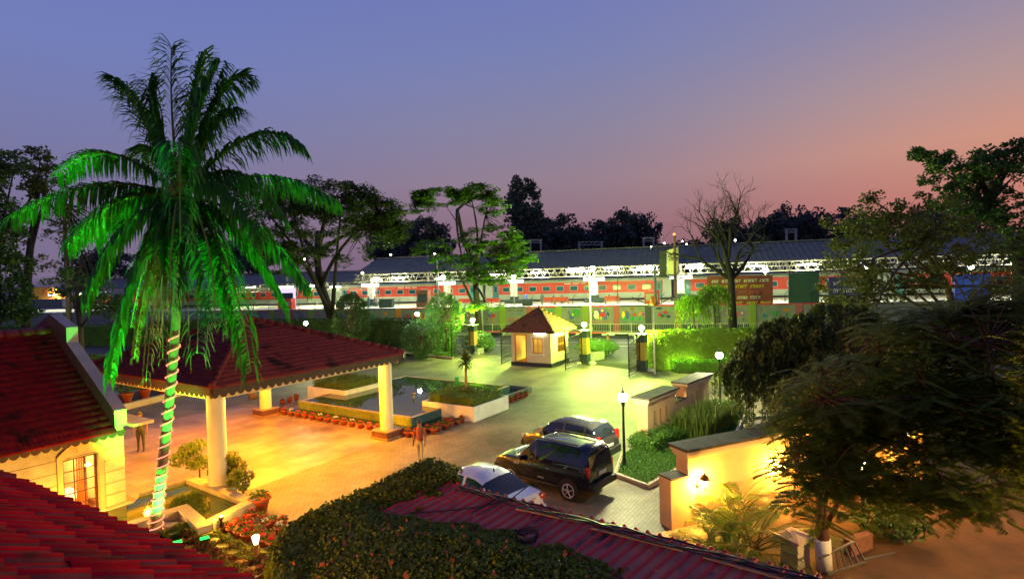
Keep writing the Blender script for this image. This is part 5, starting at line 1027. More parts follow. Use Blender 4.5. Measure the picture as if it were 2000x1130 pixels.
# platform clutter: benches, people, stalls, bins, fence posts
BRED = mat('red bench', (.55, .05, .03), rough=.5)
def bench(px, lab, w=2.1, d=7):
    s = st(px, 590, d)[0]; t = thing('platform_bench', lab, 'bench', sp(s, d, PZ), AS, 'red benches on the platform')
    mb = MB(); mb.box((0, 0, .46), (w, .5, .06)); mb.build('seat', BRED, t, local=True); mb = MB(); mb.box((0, -.27, .82), (w, .06, .5)); mb.build('backrest', BRED, t, local=True)
    for s_ in (-1, 1):
        mb = MB(); x = s_*w*.45; mb.bar((x, -.3, 0), (x, -.27, .8), .07); mb.bar((x, .22, 0), (x, .22, .62), .07); mb.bar((x, -.28, .62), (x, .22, .62), .06); mb.build('leg', WHST, t, local=True)
for px, lab in ((910, 'red platform bench just left of the middle tree trunk'), (964, 'red platform bench just right of the middle tree trunk'), (1071, 'red platform bench beside the standing man in blue'), (1097, 'red platform bench second from the standing man in blue'), (1196, 'red platform bench right of the tall white pole')): bench(px, lab, 1.9)
def bxs(px, w, h, dpt, m, name, lab, cat, d=6.5):
    s = st(px, 590, d)[0]; t = thing(name, lab, cat, sp(s, d, PZ), AS); MB().box((0, 0, h/2), (w, dpt, h)).build('cabinet', m, t, bevel=.03, local=True); MB().box((0, 0, h+.04), (w+.16, dpt+.16, .08)).build('lid', m, t, local=True); mb = MB(); mb.box((0, -dpt/2-.012, h*.55), (w*.8, .02, h*.5)); mb.build('front_panel', WHST if m is BRED else PIERD, t, local=True)
bxs(1274, 1.8, 1.6, .8, BRED, 'vending_kiosk', 'orange red kiosk behind the slim pole with two arms', 'kiosk'); bxs(828, 1.7, 2.3, 1, mat('brown brick kiosk', (.2, .08, .05), rough=.8), 'brick_kiosk', 'dark brown kiosk on the platform left of the grey mast', 'kiosk'); bxs(560, 2.4, 1.5, 1, BRED, 'red_stall', 'red stall counter on the platform under the palm frond tip', 'stall'); bxs(755, 2.0, 1.2, .8, PIERD, 'luggage_trolley', 'dark luggage heap near the leftmost white pillar', 'luggage'); bxs(563, 2.6, 3.0, .3, emitmat('violet lit panel', (.6, .5, 1), 1.4), 'lit_panel', 'pale violet lit panel above the red stall', 'light panel', 7.5); bxs(1030, 1.2, .8, .8, PIERD, 'equipment_box', 'small dark box on the platform left of the man in blue', 'box')
mb = MB(); t = thing('platform_fence', 'row of thin dark fence posts with wires along the platform edge above the murals', 'fence', sp(0, 2.3, PZ))
for i in range(-30, 26):
    mb = MB(); mb.tube([sp(i*2.6+.4, 2.3, PZ), sp(i*2.6+.4, 2.3, PZ+1.12), sp(i*2.6+.75, 2.2, PZ+1.5)], .032, 6); mb.build('post', BLACKM, t)
mb = MB()
for z in (.4, .8, 1.15): mb.bar(sp(-78, 2.3, PZ+z), sp(66, 2.3, PZ+z), .018)
mb.build('wires', BLACKM, t)
cb = cl('teal clothes', (.05, .12, .14)); cbl = cl('blue clothes', (.06, .1, .35)); cw = cl('pale clothes', (.5, .45, .3)); cp = cl('purple clothes', (.2, .1, .22)); cg = cl('grey blue clothes', (.12, .14, .22))
def pp(px, d, top, leg, lab, pose='stand', h=1.68, rz=0):
    s = st(px, 590, d)[0]; return person(lab, sp(s, d, PZ), rz, top, leg, h, pose=pose)
pp(1059, 5.5, cb, cb, 'person in teal clothes standing left of the red benches on the platform', rz=1.2); pp(1082, 7.05, cw, cw, 'person in pale clothes sitting on the red bench beside the standing one', 'sit', rz=1.5); pp(1098, 7.05, cw, cb, 'person in pale top and dark trousers sitting on the second red bench', 'sit', rz=1.5); pp(1027, 9, cbl, cbl, 'person in bright blue standing near the white pillar right of the middle tree', rz=2); pp(732, 5, cp, cb, 'person in purple standing by the luggage near the leftmost pillar', rz=2.2); pp(720, 5.5, cb, cb, 'person in dark clothes standing left of the one in purple', rz=1); pp(659, 3.4, cg, cg, 'person in grey sitting low at the platform edge right of the spreading tree', 'sit', 1.6, 1.5); pp(670, 3.4, cbl, cg, 'person in blue sitting at the platform edge beside the one in grey', 'sit', 1.7, 1.5); pp(1190, 7.05, cw, cw, 'person in pale clothes sitting on the bench right of the white pole', 'sit', rz=1.5)
# ================================================================ trees
def bez(a, b, c, n): return [(a*(1-t)**2+b*2*t*(1-t)+c*t*t) for t in [i/n for i in range(n+1)]]
def tree(label, trunk, rad, blobs, nclus, nleaf, size, lm, bm=BARK, wid=.5, flat=.4, cr=.6, seed=1, shell=.35, limbs=7, name='tree', cat='tree', group=None, white=0, twig=.02):
    """trunk: list of points; blobs: [(centre, radii, share)]; leaves grow in clusters at the end of twigs"""
    trunk = [Vector(p) for p in trunk]; t = thing(name, label, cat, trunk[0], 0, group); rs = np.random.default_rng(seed); mb = MB()
    n = len(trunk); mb.tube(trunk, [rad*(1-.55*i/(n-1)) for i in range(n)], 9)
    if white: mb.tube([trunk[0], trunk[0]+(trunk[1]-trunk[0]).normalized()*white], [rad*1.03, rad*1.02], 9, 1)
    L_ = Leaves(seed+1); sh = np.array([b[2] for b in blobs], float); sh /= sh.sum(); nodes = [(trunk[-1], rad*.45)]; top = trunk[-1]
    for i in range(limbs):
        b = blobs[rs.choice(len(blobs), p=sh)]; e = Vector(b[0])+Vector(rnd(rs, 1)[0]*np.array(b[1])*.55); s0 = trunk[max(1, n-1-int(rs.integers(0, max(1, n-1))))] if n > 2 else top
        m_ = (s0+e)/2+Vector(rnd(rs, 1)[0])*.1*(e-s0).length+Z*.08*(e-s0).length; P = bez(s0, m_, e, 6); r0_ = rad*.42
        mb.tube(P, [r0_*(1-.75*k/6) for k in range(7)], 6); nodes += [(p, r0_*(1-.75*k/6)) for k, p in enumerate(P) if k > 1]
    NP = np.array([p for p, _ in nodes])
    for i in range(nclus):
        b = blobs[rs.choice(len(blobs), p=sh)]; u = rnd(rs, 1)[0]; q = shell+(1-shell)*rs.random()**.5; c = Vector(b[0])+Vector(u*np.array(b[1])*q)
        dd = np.linalg.norm(NP-np.array(c), axis=1); k = int(dd.argmin()); s0, r_ = nodes[k]
        m_ = (s0+c)/2+Vector(rnd(rs, 1)[0])*.12*dd[k]; P = bez(s0, m_, c, 3); r1 = max(twig*.6, min(r_*.6, .012*dd[k]+twig*.6)); mb.tube(P, [r1, r1*.75, r1*.5, twig*.3], 4, cap=False)
        rr = cr*rs.uniform(.6, 1.3); L_.cloud(c, (rr, rr, rr*(1-flat*.75)), nleaf, size, wid, flat)
    mb.build('trunk', [bm, WHITEP], t, True)
    if nleaf: L_.build('crown', lm, t)
    return t
def blobs(L_): return [(at(x, y, Y), r, w) for x, y, Y, r, w in L_]
# spreading rain tree behind the porch
b0 = W(658, 672); 
tree('wide spreading umbrella tree leaning left behind the porch roof', [b0, at(648, 620, b0.y), at(628, 560, b0.y), at(618, 500, b0.y-.3), at(622, 450, b0.y-.5)], .62,
     blobs([(620, 385, 53, (5.5, 4, 1.7), 4), (700, 415, 53, (4.6, 4, 1.9), 4), (540, 400, 53, (4.5, 4, 2), 3), (640, 470, 53, (7, 4, 2.2), 3), (755, 450, 53, (2.2, 3, 1.6), 1.5), (560, 490, 53, (4, 3, 2.2), 2)]), 380, 105, .3, leafmat('rain tree leaf', (.075, .12, .016), (.03, .06, .01), .3, .5), BARKD, .5, .6, .8, 31, .3, 12, twig=.05)
b0 = W(938, 668)
tree('middle tree with a flat layered crown beside the gate, whitewashed foot', [b0, at(934, 620, b0.y), at(929, 560, b0.y), at(930, 525, b0.y), at(905, 470, b0.y), at(893, 410, b0.y)], .42,
     blobs([(860, 385, 55, (2.9, 2.5, .9), 3), (925, 375, 55, (2.4, 2, .8), 2), (965, 405, 55, (1.6, 2, .9), 1), (820, 410, 55, (1.2, 1.5, .8), .7), (960, 470, 54.5, (3.6, 3, 1.6), 4), (1000, 500, 54, (2.6, 2.5, 1.5), 3), (850, 490, 54, (2.2, 2, 1.2), 1.2), (900, 520, 54, (3.2, 2.5, 1.3), 1.8), (960, 540, 54, (3.2, 2, 1.0), 1), (930, 600, 54, (2.6, 2, .4), .5)]), 420, 95, .27, leafmat('layered tree leaf', (.14, .3, .018), (.07, .17, .014), .4, .6), BARKD, .55, .75, .55, 41, .35, 10, white=1.0, twig=.05)
# bare tree
def baretree(label, base, pts, rad, seed, depth=5, name='bare_tree', spread=.55, L0=2.6, up=.25):
    t = thing(name, label, 'tree', base); mb = MB(); rs = np.random.default_rng(seed)
    mb.tube(pts, [rad*(1-.4*i/(len(pts)-1)) for i in range(len(pts))], 9)
    def grow(p, d, l, r, k):
        P = [p]; dd = d.copy()
        for i in range(4): dd = (dd+Vector(rnd(rs, 1)[0])*.16+Z*.05).normalized(); P.append(P[-1]+dd*l/4)
        mb.tube(P, [r*(1-.12*i) for i in range(5)], 5 if r > .05 else 3, cap=False)
        if k <= 0: return
        for i in range(int(rs.integers(2, 4)) if k > 1 else 3):
            q = P[int(rs.integers(2, 5))]; n_ = (dd+Vector(rnd(rs, 1)[0])*spread*1.4+Z*up*.4).normalized(); grow(q, n_, l*rs.uniform(.6, .85), r*.55, k-1)
    for i, (p, d, l) in enumerate(name_limbs(pts)): grow(p, d, L0*l, rad*.5, depth)
    mb.build('trunk', mat('silhouette bark', (.014, .011, .009), rough=.95), t, True); return t  # bark colour blackened so the tree stays a silhouette under the street light
def name_limbs(pts):
    Y = pts[0].y; f = lambda x, y: at(x, y, Y)
    return [(pts[-1], (f(1405, 430)-pts[-1]).normalized(), 1.4), (pts[-1], (f(1440, 400)-pts[-1]).normalized(), 1.7), (pts[-2], (f(1520, 470)-pts[-2]).normalized(), 1.9), (pts[-2], (f(1330, 490)-pts[-2]).normalized(), 1.8), (pts[-1], (f(1420, 400)-pts[-1]).normalized(), 1.6), (pts[-2], (f(1480, 400)-pts[-2]).normalized(), 1.5), (pts[-2], (f(1360, 420)-pts[-2]).normalized(), 1.5)]
b0 = Vector((at(1432, 640, 56).x, 56, 0)); baretree('tall leafless tree with a dark forked trunk behind the right hedge', b0, [b0, at(1430, 600, 56), at(1428, 545, 56), at(1420, 510, 56)], .45, 15, 5, L0=2.05, spread=.6)
# small bright weeping shrub by the right hedge, feathery shrubs left of the gate
def weep(label, c, r, n, ln, lm, seed, name='weeping_shrub', base=None, size=.22, hang=1.0, dens=22, cat='shrub', trunkr=.08, wid=.25, offs=((0, 0, 0),)):
    rs = np.random.default_rng(seed); base = base or Vector((c.x, c.y, 0)); t = thing(name, label, cat, base); mb = MB(); mb.tube([base, (base+c)/2+Vector((.15, 0, 0)), c], [trunkr*1.3, trunkr, trunkr*.6], 7); L_ = Leaves(seed)
    for i in range(n):
        u = rnd(rs, 1)[0]; u[2] = abs(u[2])*.8 if hang > .6 else u[2]; e = c+Vector(u*np.array(r))+Vector(offs[int(rs.integers(len(offs)))]); l = ln*rs.uniform(.22, 1.1); q = e-Z*l*hang+Vector((u[0], u[1], 0))*.15*l
        P = bez(c, (c+e)/2+Z*.25*r[2], e, 3)[:-1]+bez(e, e+(e-c)*.18, q, 4); mb.tube(P, [.02*trunkr/.08, *[.012*trunkr/.08]*(len(P)-1)], 3, cap=False)
        k = dens; tt = rs.random(k); A_ = np.array([P[3+int(x*3.99)] for x in tt]); B_ = np.array([P[min(len(P)-1, 4+int(x*3.99))] for x in tt]); f = rs.random((k, 1)); C_ = A_*(1-f)+B_*f+rs.standard_normal((k, 3))*.07*size/.2
        D = rnd(rs, k)*.7; D[:, 2] -= .9*hang; L_.put(*leafquads(C_, D, rnd(rs, k), size, wid, rs))
    mb.build('trunk', BARK, t, True); L_.build('crown', lm, t); return t
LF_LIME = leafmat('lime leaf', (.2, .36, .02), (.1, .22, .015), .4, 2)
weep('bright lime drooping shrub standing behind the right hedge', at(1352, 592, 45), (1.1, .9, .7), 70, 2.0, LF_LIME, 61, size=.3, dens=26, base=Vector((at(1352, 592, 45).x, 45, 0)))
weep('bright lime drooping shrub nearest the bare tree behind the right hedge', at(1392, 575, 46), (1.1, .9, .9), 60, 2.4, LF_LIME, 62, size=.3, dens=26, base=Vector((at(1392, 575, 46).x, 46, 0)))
weep('feathery bright green shrub between the hedge lamp and the left gate pier', at(868, 615, 53), (1.6, 1.2, 1.9), 150, 1.0, leafmat('feather leaf', (.1, .24, .03), (.05, .14, .02), .35, 2), 63, size=.32, hang=.5, dens=30, base=Vector((at(868, 600, 53).x, 53, 0)), wid=.16)
weep('arching palm like clump under the bluish hedge lamp', at(825, 660, 50), (1.7, 1.2, 1.4), 120, 1.0, leafmat('clump leaf', (.07, .16, .04), (.04, .1, .03), .3, 2), 64, size=.4, hang=.55, dens=26, base=Vector((at(825, 655, 50).x, 50, 0)), wid=.13)
weep('dark conifer like shrub right of the spreading tree trunk', at(688, 625, 54), (1.5, 1.4, 2.3), 190, .8, LF_DARK, 65, size=.32, hang=.4, dens=26, base=Vector((at(688, 612, 54).x, 54, 0)))
# left trees
b0 = Vector((at(50, 640, 48).x, 48, 0))
tree('slender tree with a pale trunk and thin olive crown at the far left', [b0, at(50, 600, 48), at(57, 500, 48), at(68, 420, 48), at(75, 360, 48)], .38, blobs([(70, 320, 48, (2.2, 2, 1.2), 3), (95, 370, 48, (2.4, 2, 1.3), 3), (30, 440, 48, (1.6, 1.6, 2), 2), (120, 430, 48, (1.8, 1.5, 2), 1.5), (60, 520, 48, (2.6, 2, 1.6), 1.2)]), 130, 42, .26, LF_OLIVE, BARKD, .5, .4, .5, 71, .3, 9, twig=.03)
b0 = Vector((at(-14, 650, 40).x, 40, 0))
tree('dense dark tree cut by the left edge of the picture', [b0, b0+Z*4, b0+Z*8], .4, blobs([(-10, 420, 40, (1.6, 2, 2.6), 2), (0, 330, 40, (1.3, 1.5, 1.3), 1), (5, 540, 40, (1.8, 2, 2.2), 2), (15, 600, 40, (1.4, 2, 1.2), 1)]), 120, 90, .26, LF_DARK, BARKD, .5, .3, .6, 72, .2, 6)
b0 = Vector((at(135, 650, 58).x, 58, 0)); 
tree('thin twiggy tree with sparse leaves behind the left palm fronds', [b0, at(133, 560, 58), at(128, 470, 58), at(125, 400, 58)], .3, blobs([(130, 440, 58, (3, 2, 2.6), 3), (185, 450, 58, (2, 2, 2.2), 2), (170, 540, 58, (3, 2, 1.6), 2)]), 120, 14, .28, LF_MID, BARKD, .5, .3, .7, 73, .3, 14, twig=.05)
b0 = W(158, 690)*1; b0 = Vector((at(158, 690, 46).x, 46, 0)); tree('short tree with a red and white painted foot behind the gabled roof', [b0, at(156, 640, 46), at(152, 590, 46), at(150, 560, 46)], .28, blobs([(150, 560, 46, (2.4, 2, 1.5), 2), (190, 590, 46, (2, 1.6, 1.2), 1.5), (240, 610, 47, (2, 1.6, 1.2), 1)]), 70, 50, .24, LF_HEDGE, BARK, .5, .4, .5, 74, .3, 8, white=.9)
hedge('flower_hedge', 'low lit hedge with orange flowers beyond the gabled roof', Vector((at(-10, 640, 47).x, 47, 0)), Vector((8.5, -.5, 0)), Vector((.1, 1.2, 0)), 1.5, 5000, .16, LF_HEDGE)
L_ = Leaves(77); P0 = Vector((at(-10, 640, 46.8).x, 46.8, 1.42)); [L_.cloud(P0+Vector((L_.rs.uniform(0, 8.4), -.3, L_.rs.uniform(-.1, .15))), .1, 4, .12, .8) for _ in range(90)]; tag(L_.build('orange_flowers', leafmat('orange flower', (.6, .22, .03), (.5, .15, .02), .2, 9)), 'band of small orange flowers along the far left hedge', 'flowers')
# far trees beyond the railway
FAR = leafmat('haze toned far leaf', (.08, .095, .085), (.04, .055, .05), .2, .15)  # leaf colour lightened and greyed to stand in for distance haze
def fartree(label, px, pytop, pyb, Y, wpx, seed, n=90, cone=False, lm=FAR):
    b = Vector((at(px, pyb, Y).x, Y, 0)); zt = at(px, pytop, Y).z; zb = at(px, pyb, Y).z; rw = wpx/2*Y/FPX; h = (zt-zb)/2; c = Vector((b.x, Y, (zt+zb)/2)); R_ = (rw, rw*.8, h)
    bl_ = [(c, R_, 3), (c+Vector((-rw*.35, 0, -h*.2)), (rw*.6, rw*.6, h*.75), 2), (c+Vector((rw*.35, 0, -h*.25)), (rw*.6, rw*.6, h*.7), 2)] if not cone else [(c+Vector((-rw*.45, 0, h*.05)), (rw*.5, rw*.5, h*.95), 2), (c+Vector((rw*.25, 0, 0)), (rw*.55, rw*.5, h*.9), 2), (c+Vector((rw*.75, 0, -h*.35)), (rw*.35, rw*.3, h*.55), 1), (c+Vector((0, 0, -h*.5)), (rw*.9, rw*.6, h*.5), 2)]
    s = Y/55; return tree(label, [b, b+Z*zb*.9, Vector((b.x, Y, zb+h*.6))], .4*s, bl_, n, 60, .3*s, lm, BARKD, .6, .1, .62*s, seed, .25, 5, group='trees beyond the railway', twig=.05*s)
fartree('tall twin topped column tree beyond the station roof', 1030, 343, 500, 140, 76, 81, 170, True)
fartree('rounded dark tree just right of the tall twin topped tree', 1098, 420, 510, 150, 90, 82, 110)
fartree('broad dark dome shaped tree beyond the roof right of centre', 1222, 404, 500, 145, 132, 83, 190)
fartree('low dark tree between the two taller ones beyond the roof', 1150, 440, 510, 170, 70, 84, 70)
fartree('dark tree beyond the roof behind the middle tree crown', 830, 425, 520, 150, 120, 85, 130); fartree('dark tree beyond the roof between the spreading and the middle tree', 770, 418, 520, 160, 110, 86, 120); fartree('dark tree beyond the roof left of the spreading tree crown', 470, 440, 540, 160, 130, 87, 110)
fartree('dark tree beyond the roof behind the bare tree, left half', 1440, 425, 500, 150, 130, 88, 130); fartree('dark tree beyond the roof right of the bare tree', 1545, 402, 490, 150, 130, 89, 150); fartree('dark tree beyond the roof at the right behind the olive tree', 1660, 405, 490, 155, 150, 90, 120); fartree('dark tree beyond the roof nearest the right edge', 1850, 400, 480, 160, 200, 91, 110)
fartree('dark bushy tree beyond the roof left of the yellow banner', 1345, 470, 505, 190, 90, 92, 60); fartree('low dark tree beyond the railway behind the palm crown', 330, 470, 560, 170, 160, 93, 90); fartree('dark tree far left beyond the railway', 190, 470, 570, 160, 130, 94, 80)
mb = MB(); hp = [(-420, 14), (-300, 22), (-180, 18), (-60, 20), (30, 22), (90, 34), (150, 52), (210, 40), (300, 36), (420, 46), (560, 40), (700, 30)]
for i in range(len(hp)-1): mb.quad((hp[i][0], 640, -2), (hp[i+1][0], 640, -2), (hp[i+1][0], 720, hp[i+1][1]), (hp[i][0], 720, hp[i][1]))
tag(mb.build('hills', mat('far wooded hill', (.05, .055, .05), (.03, .035, .035), .03, .95)), kind='structure')
# big trees on the right
b0 = Vector((at(1868, 690, 30).x, 30, 0))
tree('leafy olive tree with twin thin trunks in front of the far hoardings at the right', [b0, at(1872, 640, 30), at(1850, 560, 30), at(1800, 480, 30)], .24,
     blobs([(1690, 450, 30, (2.2, 2, 1.5), 2.5), (1660, 540, 29, (1.9, 2, 1.8), 2.5), (1790, 430, 30, (2.0, 2, 1.5), 2), (1860, 480, 29, (2.6, 2, 1.8), 3), (1760, 540, 29, (2.6, 2, 1.4), 2.2), (1950, 520, 29, (1.8, 2, 2), 2), (1900, 600, 28, (2.4, 2, 1.2), 1.2), (1680, 610, 28, (1.6, 2, 1.0), 1), (1700, 385, 30, (.5, .5, .4), .15)]), 330, 46, .17, leafmat('olive lit leaf', (.1, .115, .012), (.04, .06, .01), .35, .7), BARK, .6, .2, .42, 101, .2, 16)
b0 = Vector((at(1990, 700, 44).x, 44, 0))
tree('tall dark tree against the sunset at the right edge', [b0, b0+Z*8, at(1930, 400, 44)], .5, blobs([(1880, 335, 44, (3.2, 2.5, 1.5), 3), (1950, 330, 44, (2.2, 2, 2.0), 2), (1900, 400, 44, (3.6, 2.5, 1.8), 3), (1800, 300, 44, (1.1, 1, .45), .5), (1985, 290, 44, (1.4, 1, .9), .8), (1830, 310, 44, (1.2, 1, .5), .5), (1985, 450, 43, (1.6, 2, 2.4), 1.5)]), 230, 60, .26, LF_DARK, BARKD, .6, .3, .5, 102, .2, 10)
LF_FEA = leafmat('feathery leaf', (.17, .2, .02), (.09, .13, .015), .5, 1.2)
LF_WEEP = leafmat('weeping leaf', (.09, .12, .02), (.04, .07, .014), .35, 1.2)
weep('dark weeping tree with hanging strands right of the lamp post', at(1560, 690, 18.5), (1.15, 1.1, .8), 270, 2.7, LF_WEEP, 103, 'weeping_tree', Vector((at(1575, 800, 18.5).x, 18.7, 0)), .17, 1.0, 110, 'tree', .1, .32, ((-.2, 0, .5), (-1.3, 0, -.5), (1.2, 0, .9), (.3, .3, -.9), (-.7, 0, .1), (1.7, 0, 0)))
weep('dark weeping tree with a round bushy top behind the orange wall', at(1640, 740, 16.5), (1.0, 1.0, .7), 150, 2.2, LF_WEEP, 104, 'weeping_tree', Vector((at(1650, 900, 16.5).x, 16.8, 0)), .15, 1.0, 95, 'tree', .09, .32, ((0, 0, .2), (1.2, 0, .9), (-.8, 0, -.4), (.9, 0, -.3)))
# feathery foreground tree: fronds of small leaflets in flat layers
def featherytree(label, trunk, rad, BL, nf, seed):
    rs = np.random.default_rng(seed); t = thing('feathery_tree', label, 'tree', trunk[0]); mb = MB(); n = len(trunk); mb.tube(trunk, [rad*(1-.5*i/(n-1)) for i in range(n)], 10, 0); mb.tube([trunk[0], trunk[0]+(trunk[1]-trunk[0]).normalized()*.75], [rad*1.04, rad*1.02], 10, 1)
    L_ = Leaves(seed); sh = np.array([b[2] for b in BL], float); sh /= sh.sum(); nodes = []
    for i in range(15):
        b = BL[rs.choice(len(BL), p=sh)]; e = Vector(b[0])+Vector(rnd(rs, 1)[0]*np.array(b[1])*.7); s0 = trunk[int(rs.integers(1, n))]; P = bez(s0, (s0+e)/2+Z*.3+Vector(rnd(rs, 1)[0])*.3, e, 7); mb.tube(P, [rad*.42*(1-.11*k) for k in range(8)], 6); nodes += P[2:]
    NP = np.array(nodes)
    for i in range(nf):
        b = BL[rs.choice(len(BL), p=sh)]; c = Vector(b[0])+Vector(rnd(rs, 1)[0]*np.array(b[1])*rs.random()**.4); k = int(np.linalg.norm(NP-np.array(c), axis=1).argmin()); s0 = nodes[k]
        mb.tube([s0, (s0+c)/2+Z*.05, c], [.014, .01, .006], 3, cap=False)
        a0 = rs.random()*6.28
        for q in range(3):
            a = a0+q*2.1+rs.uniform(-.4, .4); d = np.array([math.cos(a), math.sin(a), rs.uniform(-.35, .2)]); l = rs.uniform(.35, .6); m_ = 15; tt = np.linspace(.12, 1, m_)
            R_ = np.array(c)+d*l*tt[:, None]; R_[:, 2] -= .25*l*tt**2; sd = np.cross(d, [0, 0, 1]); sd /= np.linalg.norm(sd)
            for s in (-1, 1):
                ll = .115*np.sin(PI*(.2+.72*tt)); D = s*sd*.95+d*.35+np.array([0, 0, -.18]); C_ = R_+D*ll[:, None]*.5; DD = np.repeat(D[None], m_, 0); V, F = leafquads(C_, DD, np.repeat(np.array([[0, 0, 1.]]), m_, 0)+rnd(rs, m_)*.15, .125, .28, rs, .1); L_.put(V, F)
    mb.build('trunk', [mat('reddish bark', (.12, .05, .03), (.07, .03, .02), 6, .85, .5, 14), WHITEP], t, True); L_.build('crown', LF_FEA, t); return t
tb = W(1610, 1112); TR = [tb, at(1606, 1040, tb.y), at(1603, 960, tb.y+.1), at(1640, 860, tb.y), at(1700, 790, tb.y-.2)]
featherytree('feathery leaved tree with a reddish trunk filling the right foreground', TR, .17, blobs([(1720, 760, 10.5, (1.7, 1.4, .8), 3), (1900, 680, 10.5, (1.7, 1.4, 1.0), 3), (1620, 820, 10.8, (1.2, 1.0, .5), 2), (1850, 800, 10, (1.5, 1.2, .8), 3), (1960, 800, 9.5, (1.0, 1.2, 1.0), 2), (1720, 880, 10, (1.2, 1.0, .45), 1.4), (1620, 910, 10.2, (.9, .8, .4), 1.0), (1880, 950, 9, (.8, .7, .5), 1.0), (1980, 880, 9, (.6, .7, .6), .7), (1600, 985, 10.5, (.6, .6, .25), .35), (1960, 620, 10.5, (1.2, 1, .8), 1.5), (1800, 640, 11, (1.2, 1, .5), 1.2), (1770, 950, 9.8, (1.2, .8, .4), .8)]), 1250, 113)
# ================================================================ coconut palm with rope light
pb = W(300, 1052); Yp = pb.y; PC = at(352, 385, Yp)
t = thing('coconut_palm', 'tall coconut palm lit green from below, its trunk wound with rope light', 'palm', pb)
TP = [pb, at(308, 985, Yp), at(318, 900, Yp), at(331, 780, Yp), at(342, 650, Yp), at(349, 520, Yp), PC]; TR_ = [.2, .145, .13, .125, .12, .115, .11]
def spl(P, R_, n):
    o = []
    for i in range(n+1):
        u = i/n*(len(P)-1); k = min(int(u), len(P)-2); f = u-k; p0, p1, p2, p3 = P[max(k-1, 0)], P[k], P[k+1], P[min(k+2, len(P)-1)]
        o.append((.5*((2*p1)+(p2-p0)*f+(2*p0-5*p1+4*p2-p3)*f*f+(3*p1-p0-3*p2+p3)*f**3), R_[k]*(1-f)+R_[k+1]*f))
    return o
sp_ = spl(TP, TR_, 110); mb = MB(); mb.tube([p for p, r in sp_], [r*(1.04 if i % 2 else .97) for i, (p, r) in enumerate(sp_)], 14)
mb.build('trunk', mat('palm trunk bark', (.2, .15, .1), (.12, .09, .06), 7, .85, .5, 18), t, True)
def frond(tip, ctl, seed, L_, mb, lw=.6, nl=64, base=None, droop=.55, sweep=0.):
    rs = np.random.default_rng(seed); a = base or PC; P = np.array(bez(a, ctl, tip, 20)); mb.tube([Vector(p) for p in P], [.045*(1-.85*i/20)+.004 for i in range(21)], 6)
    for s in (-1, 1):
        tt = np.linspace(.1, .995, nl)+rs.normal(0, .004, nl); u = tt.clip(0, .999)*20; k = u.astype(int); f = (u-k)[:, None]; C_ = P[k]*(1-f)+P[k+1]*f; d = P[k+1]-P[k]; d /= np.linalg.norm(d, axis=1, keepdims=True)
        h = np.cross(d, [0, 0, 1.]); nh = np.linalg.norm(h, axis=1, keepdims=True); h = np.where(nh > .15, h/np.maximum(nh, 1e-3), np.array([1., .3, 0]))
        ll = lw*(.35+.65*np.sin(PI*(.12+.78*tt)))[:, None]*(1+rs.normal(0, .08, (nl, 1))); dr = (droop*(.55+.9*rs.random((nl, 1)))).clip(0, .95)
        D1 = s*h*(.85-.3*sweep)+d*(.5+.4*sweep)+np.array([0, 0, .05])+rs.normal(0, .09, (nl, 3)); D1 /= np.linalg.norm(D1, axis=1, keepdims=True); D2 = D1*(1-dr)+np.array([0, 0, -1.])*dr+d*.15; D2 /= np.linalg.norm(D2, axis=1, keepdims=True); D3 = D2*.5+np.array([0, 0, -1.])*dr*1.1; D3 /= np.linalg.norm(D3, axis=1, keepdims=True)
        w = np.cross(D1, np.array([0, 0, 1.])+d*.3); w /= np.maximum(np.linalg.norm(w, axis=1, keepdims=True), 1e-3); w = w*.034
        p1 = C_+D1*ll*.3; p2 = p1+D2*ll*.4; p3 = p2+D3*ll*.35
        V = np.stack([C_-w*.5, C_+w*.5, p1+w, p1-w, p1-w, p1+w, p2+w*.8, p2-w*.8, p2-w*.8, p2+w*.8, p3+w*.08, p3-w*.08], 1).reshape(-1, 3); L_.put(V, np.arange(12*nl).reshape(-1, 4))
LF_COCO = leafmat('coconut leaflet', (.035, .15, .012), (.018, .085, .008), .45, 1.5); LF_DEAD = leafmat('dry frond', (.2, .1, .035), (.12, .06, .02), .3, 2)
FR = [((335, 92, 0), (330, 230, 0)), ((398, 105, .9), (372, 220, .4)), ((228, 155, .6), (275, 190, .4)), ((290, 165, -.5), (300, 230, -.3)), ((480, 150, .7), (415, 150, .4)), ((462, 215, -.5), (405, 235, -.3)), ((592, 285, .4), (500, 205, .2)), ((655, 392, -.6), (530, 300, -.4)), ((108, 345, 1.0), (205, 235, .6)), ((22, 425, -.5), (190, 318, -.3)), ((168, 590, -.9), (225, 400, -.6)),
      ((600, 560, .2), (500, 390, 0)), ((560, 600, 1.0), (470, 400, .6)), ((490, 725, -1.6), (455, 450, -1.3)), ((215, 735, -1.0), (255, 450, -.9)), ((352, 470, -2.9), (350, 130, -1.9)), ((420, 640, -2.0), (420, 420, -1.5)), ((255, 640, .9), (290, 430, .5)), ((520, 470, -1.6), (450, 300, -1.0)), ((180, 470, 1.4), (250, 330, .9)), ((430, 120, -.2), (385, 200, 0)), ((270, 300, 1.8), (310, 250, 1.0)), ((385, 690, -1.2), (395, 430, -1.2)), ((330, 600, -1.6), (335, 400, -1.4)), ((455, 640, -.4), (430, 400, -.4)), ((300, 560, -1.2), (300, 390, -1.1)), ((560, 430, 1.2), (460, 270, .8)), ((130, 480, -.2), (230, 350, -.2))]
for i, (a, c) in enumerate(FR):
    L_ = Leaves(200+i); mb = MB(); frond(at(a[0], a[1], Yp+a[2]), at(c[0], c[1], Yp+c[2]), 300+i, L_, mb, .98 if i > 5 else 1.0, 88, droop=.7 if i > 6 else .5, sweep=1. if i < 6 else 0.); fo = L_.build('frond', LF_COCO, t); mb.build('rib', leafmat('frond rib', (.16, .2, .04), (.12, .14, .03), .1), fo, True)
